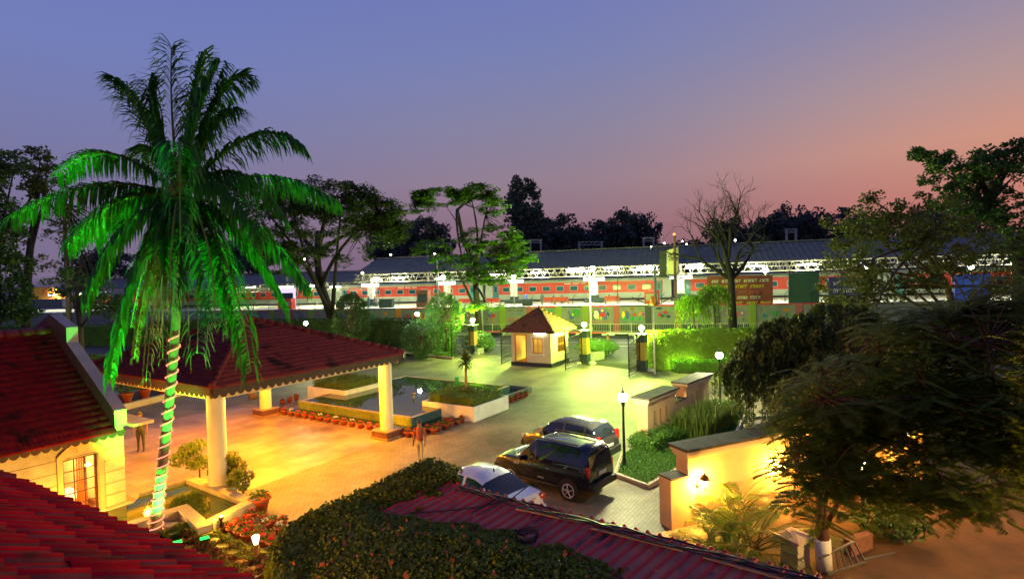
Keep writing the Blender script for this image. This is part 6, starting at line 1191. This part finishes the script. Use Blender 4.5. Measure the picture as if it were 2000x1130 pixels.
for i, (a, c) in enumerate([((285, 745, -.9), (310, 420, -.9)), ((335, 610, -1.0), (335, 440, -.9)), ((305, 660, -1.3), (318, 430, -1.2)), ((318, 700, -.3), (315, 430, -.4)), ((262, 700, -.5), (290, 440, -.6))]):
    L_ = Leaves(250+i); mb = MB(); frond(at(a[0], a[1], Yp+a[2]), at(c[0], c[1], Yp+c[2]), 350+i, L_, mb, .5, 60, droop=.85); fo = L_.build('frond', LF_DEAD, t); fo['label'] = 'dry brown hanging frond'; mb.build('rib', mat('dry rib', (.2, .1, .04), rough=.8), fo, True)
mb = MB()
for i in range(9): a = i*.9; mb.tube([PC-Z*.35, PC-Z*.1+Vector((math.cos(a)*.15, math.sin(a)*.15, 0)), PC+Vector((math.cos(a)*.3, math.sin(a)*.3, .45))], [.05, .09, .03], 6)
mb.build('crown_shaft', mat('brown leaf sheath', (.16, .07, .03), (.1, .05, .02), 5, .8), t, True)
rl = thing('rope_light', 'glowing rope light wound in a spiral round the palm trunk', 'rope light', pb); mb = MB(); P = []; s0, s1, turns = .05, .66, 20
for i in range(turns*18):
    u = s0+(s1-s0)*i/(turns*18-1); k = u*110; j = int(k); f = k-j; p = sp_[j][0]*(1-f)+sp_[j+1][0]*f; r = sp_[j][1]+.028; a = 2*PI*i/18; P.append(p+Vector((math.cos(a)*r, math.sin(a)*r, 0)))
mb.tube(P, .016, 5); mb.build('rope', emitmat('rope light glow', (1, .25, .14), 2.3), rl, True)
for px, py, lab, dx in ((347, 1066, 'green floodlight in the flower bed at the foot of the palm', 0), (400, 1058, 'green floodlight in the flower bed nearest the flower pots', 2), (322, 1066, 'second small green floodlight close against the palm foot', 1)):
    p = W(px, py, .3); fl = thing('green_floodlight', lab, 'floodlight', (p.x, p.y, 0)); mb = MB(); mb.tube([(p.x, p.y, 0), (p.x, p.y, .25)], .025, 6); mb.box((p.x, p.y, .34), (.24, .2, .14), .6); mb.build('housing', BLACKM, fl)
    MB().box((p.x, p.y, .418), (.2, .16, .012), .6).build('lens', emitmat('green lens', (.02, 1, .1), 3), fl); lamp('green_beam', 'SPOT', (p.x, p.y, .5), 12000 if not dx else 7000, (.02, 1, .06), .1, at(520, 440, Yp) if dx == 2 else (PC if not dx else at(310, 960, Yp)), None, .95 if not dx else .75, fl)
p = W(250, 1010, .5)
fl = thing('green_floodlight', 'small green floodlight standing on the pond edge left of the palm', 'floodlight', (-11.9, 15.2, 0)); mb = MB(); mb.box((-11.9, 15.2, .55), (.24, .2, .14)); mb.tube([(-11.9, 15.2, 0), (-11.9, 15.2, .5)], .025, 6); mb.build('housing', BLACKM, fl); lamp('green_beam', 'SPOT', (-11.9, 15.2, .7), 11000, (.02, 1, .05), .1, at(220, 400, Yp), None, .85, fl)
# ================================================================ red sheet roof with ivy in the foreground
QZ = 3.0; Q0 = W(824, 930, QZ); bk = -ray(2420, 110).normalized(); ri = Vector((.81, -.586, 0)).normalized(); tl = -math.asin(-bk.z)
sr = thing('sheet_roof', 'low red corrugated sheet roof with ivy creeping over it', 'roof', Q0+ri*5+bk*3-Z*QZ)
def rp(u, v, h=0): return Q0+ri*u+bk*v+Z*h
nn = Vector(ri).cross(bk); c_ = ri.dot(bk); LBD = []
for x, y in ((822, 924), (640, 992), (565, 1042), (536, 1090), (530, 1130), (540, 1200)):
    r = ray(x, y); d = (Q0-Vector((0, 0, CH))).dot(nn)/r.dot(nn); p = Vector((0, 0, CH))+r*d-Q0; a_, b_ = p.dot(ri), p.dot(bk); LBD.append(((a_-c_*b_)/(1-c_*c_), (b_-c_*a_)/(1-c_*c_)))
LBD = np.array(LBD); LBD[0] = (0, -.3)
def ubf(v): return np.interp(v, LBD[:, 1], LBD[:, 0])
def vmax(u): return 8.2 if u > LBD[:, 0].max() else float(np.interp(u, np.maximum.accumulate(LBD[:, 0]), LBD[:, 1]))
mb = MB(); pit = .2; n = int(13/pit); VL = 8.2
for i in range(n):
    u = i*pit; x = [u, u+.115, u+.14, u+.175, u+pit]; h = [0, 0, .035, .035, 0]
    for k in range(4): v1 = min(VL, vmax(u)); mb.quad(rp(x[k], -.05, h[k]), rp(x[k+1], -.05, h[k+1]), rp(x[k+1], v1, h[k+1]), rp(x[k], v1, h[k]), 0 if k == 0 else 1)
PANM = mat('dusty red sheet', (.5, .15, .085), (.36, .11, .07), 2.5, .55, c3=(.03, .018, .018), sc3=1.3); RIBM = mat('red sheet rib', (.62, .035, .03), (.45, .028, .026), 3, .5)
mb.build('sheets', [PANM, RIBM], sr)
mb = MB(); 
for v in (.1, 2.5, 5): mb.bar(rp(float(ubf(v))+.1, v, -.06), rp(13, v, -.06), .05, .08)
mb.build('purlins', BLACKM, sr)
mb = MB()
for u in (.15, 4, 8, 12.5):
    for v in (.2,): mb.bar(rp(u, v, -.1), Vector((rp(u, v).x, rp(u, v).y, 0)), .09)
mb.build('post', BLACKM, sr)
mb = MB(); rs = np.random.default_rng(4)
for i in range(int(13/.2)): mb.ball(rp(i*.2+.157, -.03, .03), .03, 6, 4)
mb.build('rib_ends', RIBM, sr)
clear = [(738, 990), (800, 972), (880, 960), (935, 958), (1640, 1131), (1640, 1160), (1240, 1160), (1205, 1128), (1150, 1096), (1060, 1072), (990, 1056), (905, 1032), (850, 1030), (770, 1012)]
CP = []
for x, y in clear:
    r = ray(x, y); nn = Vector(ri).cross(bk); d = (Q0-Vector((0, 0, CH))).dot(nn)/r.dot(nn); p = Vector((0, 0, CH))+r*d-Q0; c_ = ri.dot(bk); a_, b_ = p.dot(ri), p.dot(bk); CP.append(((a_-c_*b_)/(1-c_*c_), (b_-c_*a_)/(1-c_*c_)))
CP = np.array(CP)
def inside(u, v):
    r = np.zeros(len(u), bool); j = len(CP)-1
    for i in range(len(CP)):
        c = ((CP[i, 1] > v) != (CP[j, 1] > v)) & (u < (CP[j, 0]-CP[i, 0])*(v-CP[i, 1])/(CP[j, 1]-CP[i, 1]+1e-9)+CP[i, 0]); r ^= c; j = i
    return r
def bdist(u, v):
    d = np.full(len(u), 9.); 
    for i in range(len(CP)):
        a, b = CP[i-1], CP[i]; e = b-a; t = (((u-a[0])*e[0]+(v-a[1])*e[1])/(e@e+1e-9)).clip(0, 1); d = np.minimum(d, np.hypot(u-a[0]-t*e[0], v-a[1]-t*e[1]))
    return d
iv = thing('ivy', 'thick dark ivy blanket spilling over the red sheet roof', 'climbing plant', Q0-Z*QZ)
L_ = Leaves(401); rs = L_.rs; N_ = 170000; u = rs.uniform(-.2, 8.0, N_); v = rs.uniform(-.3, 8, N_)
ins = inside(u, v); bd = bdist(u, v); wob = .5*np.sin(u*3.1+v*1.7)*np.sin(v*2.6-u*1.3)+.3*np.sin(u*7+2*np.sin(v*5)); tend = (np.abs(np.sin(u*2.3+.6*np.sin(v*2)))<.12) & (v > .9) & (bd < 1.1)
keep = (~ins & ((bd > .1) | (wob > -.1)) | (ins & (bd < .10+.22*wob)) | (ins & tend & (rs.random(N_) < .5)))
keep &= ~((v < .4) & (u > .85)); keep &= u > ubf(v)-.1+.08*np.sin(v*9)
u, v, bd, ins = u[keep], v[keep], bd[keep], ins[keep]; n = len(u)
th = np.where(ins, .05, np.minimum(.06+.25*bd, .2)); hump = .1*np.exp(-((u-ubf(v)-.2)/.5)**2)+.07*np.sin(u*2.2)*np.sin(v*1.9)*np.minimum(bd, .6)
h = th*rs.random(n)**.45+np.maximum(hump, 0)*np.where(ins, 0, 1)
RI, BK = np.array(ri), np.array(bk); P = np.array(Q0)+u[:, None]*RI+v[:, None]*BK; P[:, 2] += h
D = rnd(rs, n)*.9-BK*.3; D[:, 2] -= .25; Wn = rnd(rs, n)*.6+np.array([0, 0, 1.]); L_.put(*leafquads(P, D, Wn, .068, .8, rs))
# hanging over the left and far edges down to the ground
N2 = 52000; v2 = rs.uniform(-.35, 8, N2); z2 = rs.random(N2)**.8; uu = ubf(v2)-.06-.12*np.sin(z2*2.4)*(.7+.3*np.sin(v2*2.3))+rs.normal(0, .05, N2); P = np.array(Q0)+uu[:, None]*RI+v2[:, None]*BK; P[:, 2] += .1-z2*(QZ+.1+v2*math.sin(tl))
D = rnd(rs, N2)*.6; D[:, 2] -= .8; L_.put(*leafquads(P, D, rnd(rs, N2)*.6-RI, .09, .8, rs))
N3 = 9000; u3 = rs.uniform(-.4, .9, N3); z3 = rs.random(N3); P = np.array(Q0)+u3[:, None]*RI+(-.12-.12*np.sin(z3*2.5))[:, None]*BK; P[:, 2] += .08-z3*2.4*(1-u3.clip(0, 2)/2.2); D = rnd(rs, N3)*.6; D[:, 2] -= .8; L_.put(*leafquads(P, D, rnd(rs, N3)*.6-BK, .09, .8, rs))
L_.build('leaves', leafmat('ivy leaf', (.2, .24, .016), (.1, .12, .012), .25, 2.2), iv)
L_ = Leaves(402); rs = L_.rs; N4 = 260; u = rs.uniform(.6, 7.5, N4); v = rs.uniform(.3, 4.5, N4); bd = bdist(u, v); k = ~inside(u, v) | (bd < .2); u, v, bd = u[k], v[k], bd[k]; P = np.array(Q0)+u[:, None]*RI+v[:, None]*BK; P[:, 2] += np.minimum(.1+.3*bd, .32)+.06; L_.put(*leafquads(P, rnd(rs, len(u)), np.array([0, 0, 1.])+.5*rnd(rs, len(u)), .085, .8, rs)); L_.build('red_leaves', leafmat('red ivy leaf', (.4, .06, .025), (.3, .12, .03), .25, 6), iv)
mb = MB(); 
vv = [-.1]+[float(t_) for t_ in LBD[1:, 1]]
for a_, b_ in zip(vv[:-1], vv[1:]): q = [Q0+ri*float(ubf(v_)+.06)+bk*v_ for v_ in (a_, b_)]; mb.quad(q[0]-Z*.05, q[1]-Z*.05, Vector((q[1].x, q[1].y, 0)), Vector((q[0].x, q[0].y, 0))); mb.build('stems', LF_DARK, iv)
# cables and laths along the far edge
t = thing('roof_cable', 'black cables trailing along the far edge of the red sheet roof', 'cable', rp(4, .1)); mb = MB()
for k in range(3): mb.tube([rp(1.2+i*.35, .12+.08*math.sin(i*.9+k*2)+.05*k, .06+.02*k) for i in range(30)], .014, 5)
mb.tube([rp(1.05, 1.2, .05), rp(1.6, .9, .06), rp(2.1, .5, .06), rp(2.4, .1, .07), rp(2.5, -.25, .2)], .012, 5); mb.build('cable', BLACKM, t)
t = thing('cable_coil', 'coil of black cable lying on the red sheet roof', 'cable', rp(3.55, .95)); mb = MB(); pc = rp(3.55, .95, .06); mb.tube([pc+ri*.16*math.cos(a)*(1+.12*math.sin(3*a))+bk*.16*math.sin(a)*(1+.1*math.cos(2*a))+Z*.004*a for a in np.linspace(0, 30, 110)], .01, 5); mb.build('coil', BLACKM, t)
for i, (a, b) in enumerate(((2.7, 3.9), (4.2, 5.7), (6.0, 7.5), (7.9, 8.9))):
    t = thing('wooden_lath', f'thin pale wooden lath on the red roof edge, {ORD[i]} from the left', 'lath', rp(a, .3)); MB().bar(rp(a, .3-.02*i, .06), rp(b, .2+.04*i, .06), .035, .02).build('lath', mat('pale lath wood', (.5, .27, .1), (.4, .2, .07), 6, .7), t)
# ================================================================ feature walls on the right
WALLC = mat('peach cream wall', (.64, .43, .22), (.58, .38, .18), 2, .85, .15, 15, c3=(.46, .29, .14), sc3=.9); CAPM = mat('weathered slate cap', (.1, .085, .08), (.05, .045, .045), 4, .85, .3)
MOULD = mat('cream moulding', (.6, .48, .3), (.54, .42, .26), 3, .8)
def featurewall(name, label, o, ang, segs, th, slots=(), cat='wall'):
    u = Vector((math.cos(ang), math.sin(ang), 0)); w = Vector((-math.sin(ang), math.cos(ang), 0)); t = thing(name, label, cat, o); f = lambda a, b, z: Vector((o.x, o.y, 0))+u*a+w*b+Z*z
    mb = MB(); mc = MB(); mm = MB()
    for a, b, h, cap in segs:
        mb.extr([f(a, 0, 0), f(b, 0, 0), f(b, th, 0), f(a, th, 0)], Z*(h-.06 if cap else h-.04))
        if cap:
            for k, (ov, z0, z1) in enumerate(((.035, .34, .29), (.07, .29, .2), (.12, .2, .1))): mm.extr([f(a-ov, -ov, h-z0), f(b+ov, -ov, h-z0), f(b+ov, th+ov, h-z0), f(a-ov, th+ov, h-z0)], Z*(z0-z1))
            mc.extr([f(a-.16, -.16, h-.1), f(b+.16, -.16, h-.1), f(b+.16, th+.16, h-.1), f(a-.16, th+.16, h-.1)], Z*.08)
        else: mc.extr([f(a, -.03, h-.04), f(b, -.03, h-.04), f(b, th+.03, h-.04), f(a, th+.03, h-.04)], Z*.05)
    mb.build('wall', WALLC, t); mm.build('moulding', MOULD, t) if mm.v else None; mc.build('cap', CAPM, t)
    if slots:
        mb = MB(); ms = MB()
        for a, z0, z1 in slots: mb.extr([f(a, -.004, z0), f(a+.16, -.004, z0), f(a+.16, -.004, z1), f(a, -.004, z1)], -w*.008); ms.extr([f(a-.02, -.05, z0-.03), f(a+.18, -.05, z0-.03), f(a+.18, .0, z0-.03), f(a-.02, .0, z0-.03)], Z*.03)
        mb.build('recessed_slot', mat('ochre slot paint', (.42, .26, .08), (.38, .22, .07), 3, .8), t); ms.build('slot_sill', STONE, t)
    return f, t
fo_ = Vector((5.46, 23.19, 0)); angw = math.radians(49)
# visible broad side faces right-front: build thickness away from it
featurewall('feature_wall', 'cream stepped feature wall with a notch and slim slots above a planting bed', fo_+Vector((.0, 0, 0)), angw, [(0, 2.6, 1.98, True), (2.6, 3.8, 1.28, False), (3.8, 6.5, 2.0, True)], .5, [(.5, .75, 1.3), (1.05, .75, 1.3), (1.6, .75, 1.3), (4.3, .75, 1.35), (4.9, .75, 1.35), (5.5, .75, 1.35)])
oo = Vector((4.22, 15.4, 0)); ang2 = math.radians(24)
f2, ow = featurewall('lamp_wall', 'orange lit stepped wall with a dark cap and glowing wall lanterns', oo, ang2, [(0, .62, 1.42, False), (.62, 4.6, 2.22, True), (4.6, 5.4, 1.5, False), (5.4, 8.0, 2.22, True)], .5)
WL = emitmat('warm wall lantern', (1, .6, .16), 160)
def lantern(p, out, lab, power, parent_label=True):
    t = thing('wall_lantern', lab, 'wall lamp', p); o = Vector(out).normalized(); q = p+o*.28
    mb = MB(); mb.lathe([(.09, 0), (.1, .02), (.03, .05)], p, 10, axis=o); mb.tube([p+o*.03, p+o*.12-Z*.12, p+o*.26-Z*.1, q-Z*.02], .014, 6); mb.lathe([(.035, -.03), (.06, 0), (.05, .02)], q, 10); mb.build('bracket', BLACKM, t, True)
    MB().lathe([(.045, .02), (.085, .2), (.08, .22)], q, 10).build('glass', WL, t, True); mb = MB(); mb.lathe([(.15, .22), (.14, .25), (.1, .32), (.03, .37), (.01, .44)], q, 14); mb.build('shade', mat('dark copper shade', (.2, .09, .03), rough=.45, metal=.5), t, True)
    lamp('lantern_light', 'POINT', q-o*.13+Z*.08, power*5, (1, .46, .06), .08, parent=t); return t
wout = Vector((math.sin(ang2), -math.cos(ang2), 0))
lantern(f2(.95, 0, 1.12), wout, 'glowing wall lantern with a domed shade on the near end of the orange wall', 130)
lantern(f2(4.0, 0, 1.05), wout, 'glowing wall lantern on the orange wall behind the areca palm', 150)
p = at(1762, 852, 17); lantern(p, Vector((-.3, -1, 0)), 'warm lantern glimpsed through the feathery tree, the upper one', 150); MB().box(p+Vector((.1, .35, -.9)), (1.2, .5, 4.1 if False else 2*p.z-2.0)).build('pier', WALLC, None)
pi_ = bpy.data.objects['pier']; pi_.name = 'wall_pier'; pi_.location = (0, 0, 0); tag(pi_, 'peach wall pier carrying the upper lantern behind the feathery tree', 'pier')
p = at(1684, 908, 15); t = thing('garden_lamp', 'warm lamp on a short post glimpsed low through the feathery tree', 'garden lamp', (p.x, p.y, 0)); mb = MB(); mb.tube([(p.x, p.y, 0), p-Z*.1], .05, 8); mb.build('post', BLACKM, t); MB().ball(p, .1, 10, 7).build('globe', emitmat('amber globe', (1, .6, .2), 200), t, True)
lamp('amber_light', 'POINT', p+Z*.2-Vector((0, .2, 0)), 60, (1, .5, .1), .1, parent=t)
# lawn island
isl = [W(1203, 931), W(1265, 954), W(1352, 905), W(1432, 862), W(1460, 800), W(1400, 786), W(1330, 815), W(1215, 893)]
sheet('island_lawn', isl, .13, GRASS)
L_ = Leaves(501); rs = L_.rs; tri = [(isl[0], isl[1], isl[2]), (isl[0], isl[2], isl[7]), (isl[7], isl[2], isl[3]), (isl[7], isl[3], isl[6]), (isl[6], isl[3], isl[4]), (isl[6], isl[4], isl[5])]
for a, b, c in tri:
    ar = (b-a).cross(c-a).length/2; k = int(ar*900); r1, r2 = rs.random((k, 1))**.5, rs.random((k, 1)); P = np.array(a)*(1-r1)+np.array(b)*(r1*(1-r2))+np.array(c)*(r1*r2); P[:, 2] = .16; D = rnd(rs, k)*.6; D[:, 2] = 1; L_.put(*leafquads(P, D, rnd(rs, k), .09, .16, rs))
tag(L_.build('lawn_grass', leafmat('grass blade', (.06, .16, .015), (.035, .1, .01), .3, 2)), 'short green lawn grass on the kerbed island', 'grass', kind='stuff')
mb = MB(); KM = mat('pale pink kerb', (.45, .36, .28), (.36, .29, .23), 3, .8)
for i in range(len(isl)): a, b = isl[i], isl[(i+1) % len(isl)]; d = (b-a).normalized()*.06; mb.bar(Vector((a.x, a.y, .08))-d, Vector((b.x, b.y, .08))-d*.0, .12, .16)
tag(mb.build('island_kerb', KM), kind='structure')
uw = Vector((math.cos(angw), math.sin(angw), 0)); ww = Vector((math.sin(angw), -math.cos(angw), 0))
hedge('box_hedge', 'clipped green box hedge at the near end of the cream feature wall', fo_+uw*-1.15+ww*-.25, uw*2.6, ww*1.15, .55, 5200, .075)
hedge('box_hedge', 'clipped green box hedge at the far end of the cream feature wall', fo_+uw*4.9+ww*.15, uw*2.4, ww*1.3, .6, 4200, .075)
def spikes(label, pts, n, h, seed):
    rs = np.random.default_rng(seed); L_ = Leaves(seed); a, b, c = (np.array(p) for p in pts)
    for i in range(n):
        p = a+rs.random()*(b-a)+rs.random()*(c-a); p[2] = .14; d = rnd(rs, 1)[0]*.22; d[2] = 1; l = h*rs.uniform(.6, 1.15); s = np.array([math.cos(i), math.sin(i), 0])*.022; m_ = p+d*l*.6; tp = p+d*l+np.array([d[0], d[1], 0])*l*.5; L_.quads([p-s*.7, p+s*.7, m_+s, m_-s, m_-s, m_+s, tp+s*.1, tp-s*.1])
    return tag(L_.build('strap_leaf_plants', leafmat('strap leaf', (.14, .19, .025), (.06, .1, .02), .3, 3)), label, 'plants')
spikes('dense clump of upright strap leaved plants along the cream feature wall', (fo_+uw*1.4+ww*.3, fo_+uw*5.0+ww*.3, fo_+uw*1.4+ww*1.9), 1500, 1.0, 511)
# areca palms, pedestal, ladder, brick planter
def areca(label, base, n, ln, seed):
    t = thing('areca_palm', label, 'palm', base); rs = np.random.default_rng(seed); mb = MB(); L_ = Leaves(seed); b = Vector(base)
    for i in range(n):
        a = rs.random()*6.28; e = rs.uniform(.35, 1.25); l = ln*rs.uniform(.7, 1.1); d = Vector((math.cos(a)*math.cos(e), math.sin(a)*math.cos(e), math.sin(e))); s0 = b+Vector((rs.normal(0, .18), rs.normal(0, .18), .05)); c1 = s0+d*l*.7; tip = s0+d*l+Vector((math.cos(a), math.sin(a), 0))*l*.3-Z*l*.32
        P = np.array(bez(s0, c1, tip, 14)); mb.tube([Vector(p) for p in P], [.018*(1-.8*k/14)+.003 for k in range(15)], 5)
        for s in (-1, 1):
            tt = np.linspace(.28, .98, 26)*14*.999; k = tt.astype(int); f = (tt-k)[:, None]; C_ = P[k]*(1-f)+P[k+1]*f; dd = P[k+1]-P[k]; dd /= np.linalg.norm(dd, axis=1, keepdims=True); h = np.cross(dd, [0, 0, 1.]); h /= np.maximum(np.linalg.norm(h, axis=1, keepdims=True), .2)
            ll = (.42*l/1.6*np.sin(PI*(.15+.75*np.linspace(0, 1, 26))))[:, None]; D = s*h*.8+dd*.55+np.array([0, 0, .15]); m1 = C_+D*ll*.6; t1 = m1+(D*.5+np.array([0, 0, -.55]))*ll*.55; w = dd*.011
            L_.put(np.stack([C_-w*.6, C_+w*.6, m1+w, m1-w, m1-w, m1+w, t1+w*.1, t1-w*.1], 1).reshape(-1, 3), np.arange(8*26).reshape(-1, 4))
    mb.build('stems', leafmat('areca stem', (.25, .22, .04), (.2, .16, .03), .1), t, True); L_.build('fronds', leafmat('areca leaf', (.1, .21, .02), (.06, .14, .015), .4, 2), t); return t
areca('large feathery areca palm in front of the orange wall between its lanterns', W(1462, 1078), 40, 1.6, 521); areca('smaller areca palm standing against the orange wall left of the far lantern', W(1440, 1020), 22, 1.9, 522); areca('low areca palm at the edge of the red roof below the near lantern', W(1400, 1085), 20, 1.0, 523); areca('dim areca palm behind the reddish tree trunk', W(1690, 1040), 14, 1.6, 524)
p = W(1553, 1100); t = thing('pedestal', 'cream square pedestal with a flat pyramid cap beside the red roof edge', 'pedestal', p); MB().box(p+Z*.32, (.46, .46, .64), .5).build('shaft', PLASTER, t); mb = MB(); R_ = Matrix.Rotation(.5, 3, 'Z'); q = [p+R_ @ Vector((x*.34, y*.34, .64)) for x, y in ((-1, -1), (1, -1), (1, 1), (-1, 1))]; mb.extr(q, Z*.06); mb.add([v_+Z*.06 for v_ in q]+[p+Z*.8], [(0, 1, 4), (1, 2, 4), (2, 3, 4), (3, 0, 4)]); mb.build('cap', MOULD, t)
t = thing('ladder', 'metal ladder lying on its side against the low wall by the reddish trunk', 'ladder', W(1640, 1095)); a0, a1, b0_, b1 = W(1632, 1074, .45), W(1668, 1056, .45), W(1638, 1108, .06), W(1690, 1096, .06); mb = MB(); LDM = mat('grey aluminium', (.13, .13, .14), rough=.45, metal=.5)
e1_ = (a1-a0); mb.bar(a0-e1_*.8, a1, .05, .03); mb.bar(b0_-e1_*.6, b1, .05, .03); mb.build('rail', LDM, t); mb = MB()
for k in range(5): f = k/4; mb.bar(a0*(1-f)+a1*f, b0_*(1-f)+b1*f, .03)
mb.build('rungs', LDM, t)
t = thing('metal_bar', 'thin metal bar lying on the brown yard right of the ladder', 'bar', W(1720, 1085)); MB().bar(W(1686, 1092, .03), W(1748, 1079, .03), .04).build('bar', LDM, t)
t = thing('curved_planter', 'low curved brown brick planter wall in the dim yard', 'planter', W(1740, 1030)); mb = MB(); PW = [W(x, y) for x, y in ((1655, 1085), (1697, 1068))]; mb.bar(PW[0]+Z*.2, PW[1]+Z*.2, .2, .4); mb.build('brick_kerb', mat('brown brick kerb', (.24, .1, .06), (.17, .07, .04), 8, .85), t); mb = MB(); PW = [W(x, y) for x, y in ((1725, 1048), (1755, 1034), (1778, 1016), (1786, 1000), (1770, 992))]
for i in range(4): mb.bar(PW[i]+Z*.25, PW[i+1]+Z*.25, .2, .5)
mb.build('brick_wall', mat('brown brick', (.24, .1, .06), (.17, .07, .04), 8, .85), t); L_ = Leaves(531); L_.cloud(W(1740, 1015, .5), (.9, .9, .45), 900, .14, .5); L_.build('shrubs', LF_DARK, t)
# lower yard building wall, bollard lamp, big pots on the terrace, flowering shrubs
p = W(502, 1112); t = thing('bollard_lamp', 'short copper bollard with a glowing cup lamp by the flower bed and ivy', 'garden lamp', p); MB().lathe([(.06, 0), (.055, .05), (.05, .62), (.055, .66)], p, 12).build('post', mat('copper post', (.35, .14, .05), rough=.5), t, True)
MB().lathe([(.05, .66), (.085, .84), (.08, .86), (.05, .72)], p, 12).build('cup', emitmat('peach cup glow', (1, .5, .14), 30), t, True); lamp('cup_light', 'POINT', p+Z*1.0, 90, (1, .45, .08), .05, parent=t)
t = thing('terrace_planter', 'long cream ledge holding big pots left of the porch beam', 'planter', W(300, 790)); a, b = W(236, 802), W(382, 765)
mb = MB(); mb.bar(a+Z*.18, b+Z*.18, .3, .36); mb.build('ledge', CREAM, t); mb = MB(); q = [a, b, b+B*3.2, a+B*3.2]; mb.prism([(v_.x, v_.y) for v_ in q], 0, .3); mb.build('bed', SOIL, t)
for i, (px, py) in enumerate(((248, 786), (283, 778), (318, 768), (345, 760))):
    p = W(px, py, .3); t = thing('big_pot', f'large red terracotta pot with a leafy shrub on the cream ledge, {ORD[i]} from the left', 'flower pot', p, 0, 'big pots on the ledge'); MB().lathe([(.2, 0), (.34, .48), (.38, .5), (.38, .58), (.33, .58), (.3, .5)], p, 16).build('pot', TERRA, t, True); L_ = Leaves(540+i); L_.cloud(p+Z*1.0, (.6, .6, .45), 420, .16, .5); L_.build('leaves', LF_MID, t)
for px, py, z, r, lm, lab, fl in ((390, 925, .4, .55, leafmat('fern leaf', (.2, .26, .03), (.13, .18, .02), .35, 3), 'yellow green fern clump left of the near porch column', None), (458, 945, .3, .5, LF_YEL, 'yellow leaved shrub right of the near porch column', None), (437, 948, .3, .32, LF_MID, 'small shrub with red flowers at the foot of the near porch column', LF_RED), (475, 960, .3, .36, LF_YEL, 'low pale shrub at the corner of the pond rim', LF_WHITE)):
    p = W(px, py, z); t = thing('shrub', lab, 'shrub', (p.x, p.y, 0)); L_ = Leaves(int(px)); [L_.cloud(p+Vector((L_.rs.normal(0, r*.4), L_.rs.normal(0, r*.4), r*(.7+.28*k_))), (r*.62, r*.62, r*.5), 330, .14, .3, droop=-.4) for k_ in range(5)]; L_.build('leaves', lm, t); mb = MB(); mb.tube([(p.x, p.y, 0), p+Z*r], .03, 5); mb.build('stem', BARK, t)
    if fl: L_ = Leaves(int(px)+1); L_.cloud(p+Z*r*1.4, (r, r, r*.8), 60, .09, .8); L_.build('flowers', fl, t)
post_lamp('unseen amber lamp post added out of frame at right to light the yard', Vector((11.6, 9.0, 0)), 3.0, emitmat('added amber post glow', (1, .58, .14), 2300))  # added unseen lamp, gives orange light to the yard and feathery tree
p = W(508, 998); pot('green', p, 'tall terracotta pot with a leafy green shrub at the pond rim corner', 'pots along the pool moat', 1.9)
# white leaning trunk under the porch far side
p = W(497, 778); t = thing('leaning_trunk', 'pale leaning tree trunk seen under the porch beside the far column', 'tree', p); mb = MB(); mb.tube([p, p+Vector((-.35, .1, .6)), p+Vector((-.85, .2, 1.6)), p+Vector((-1.3, .3, 3.2))], [.3, .2, .17, .14], 9); mb.build('trunk', PLM, t, True); L_ = Leaves(560); L_.cloud(p+Vector((-1.4, .4, 4.4)), (1.5, 1.3, 1.1), 900, .2, .5); L_.build('crown', LF_MID, t)
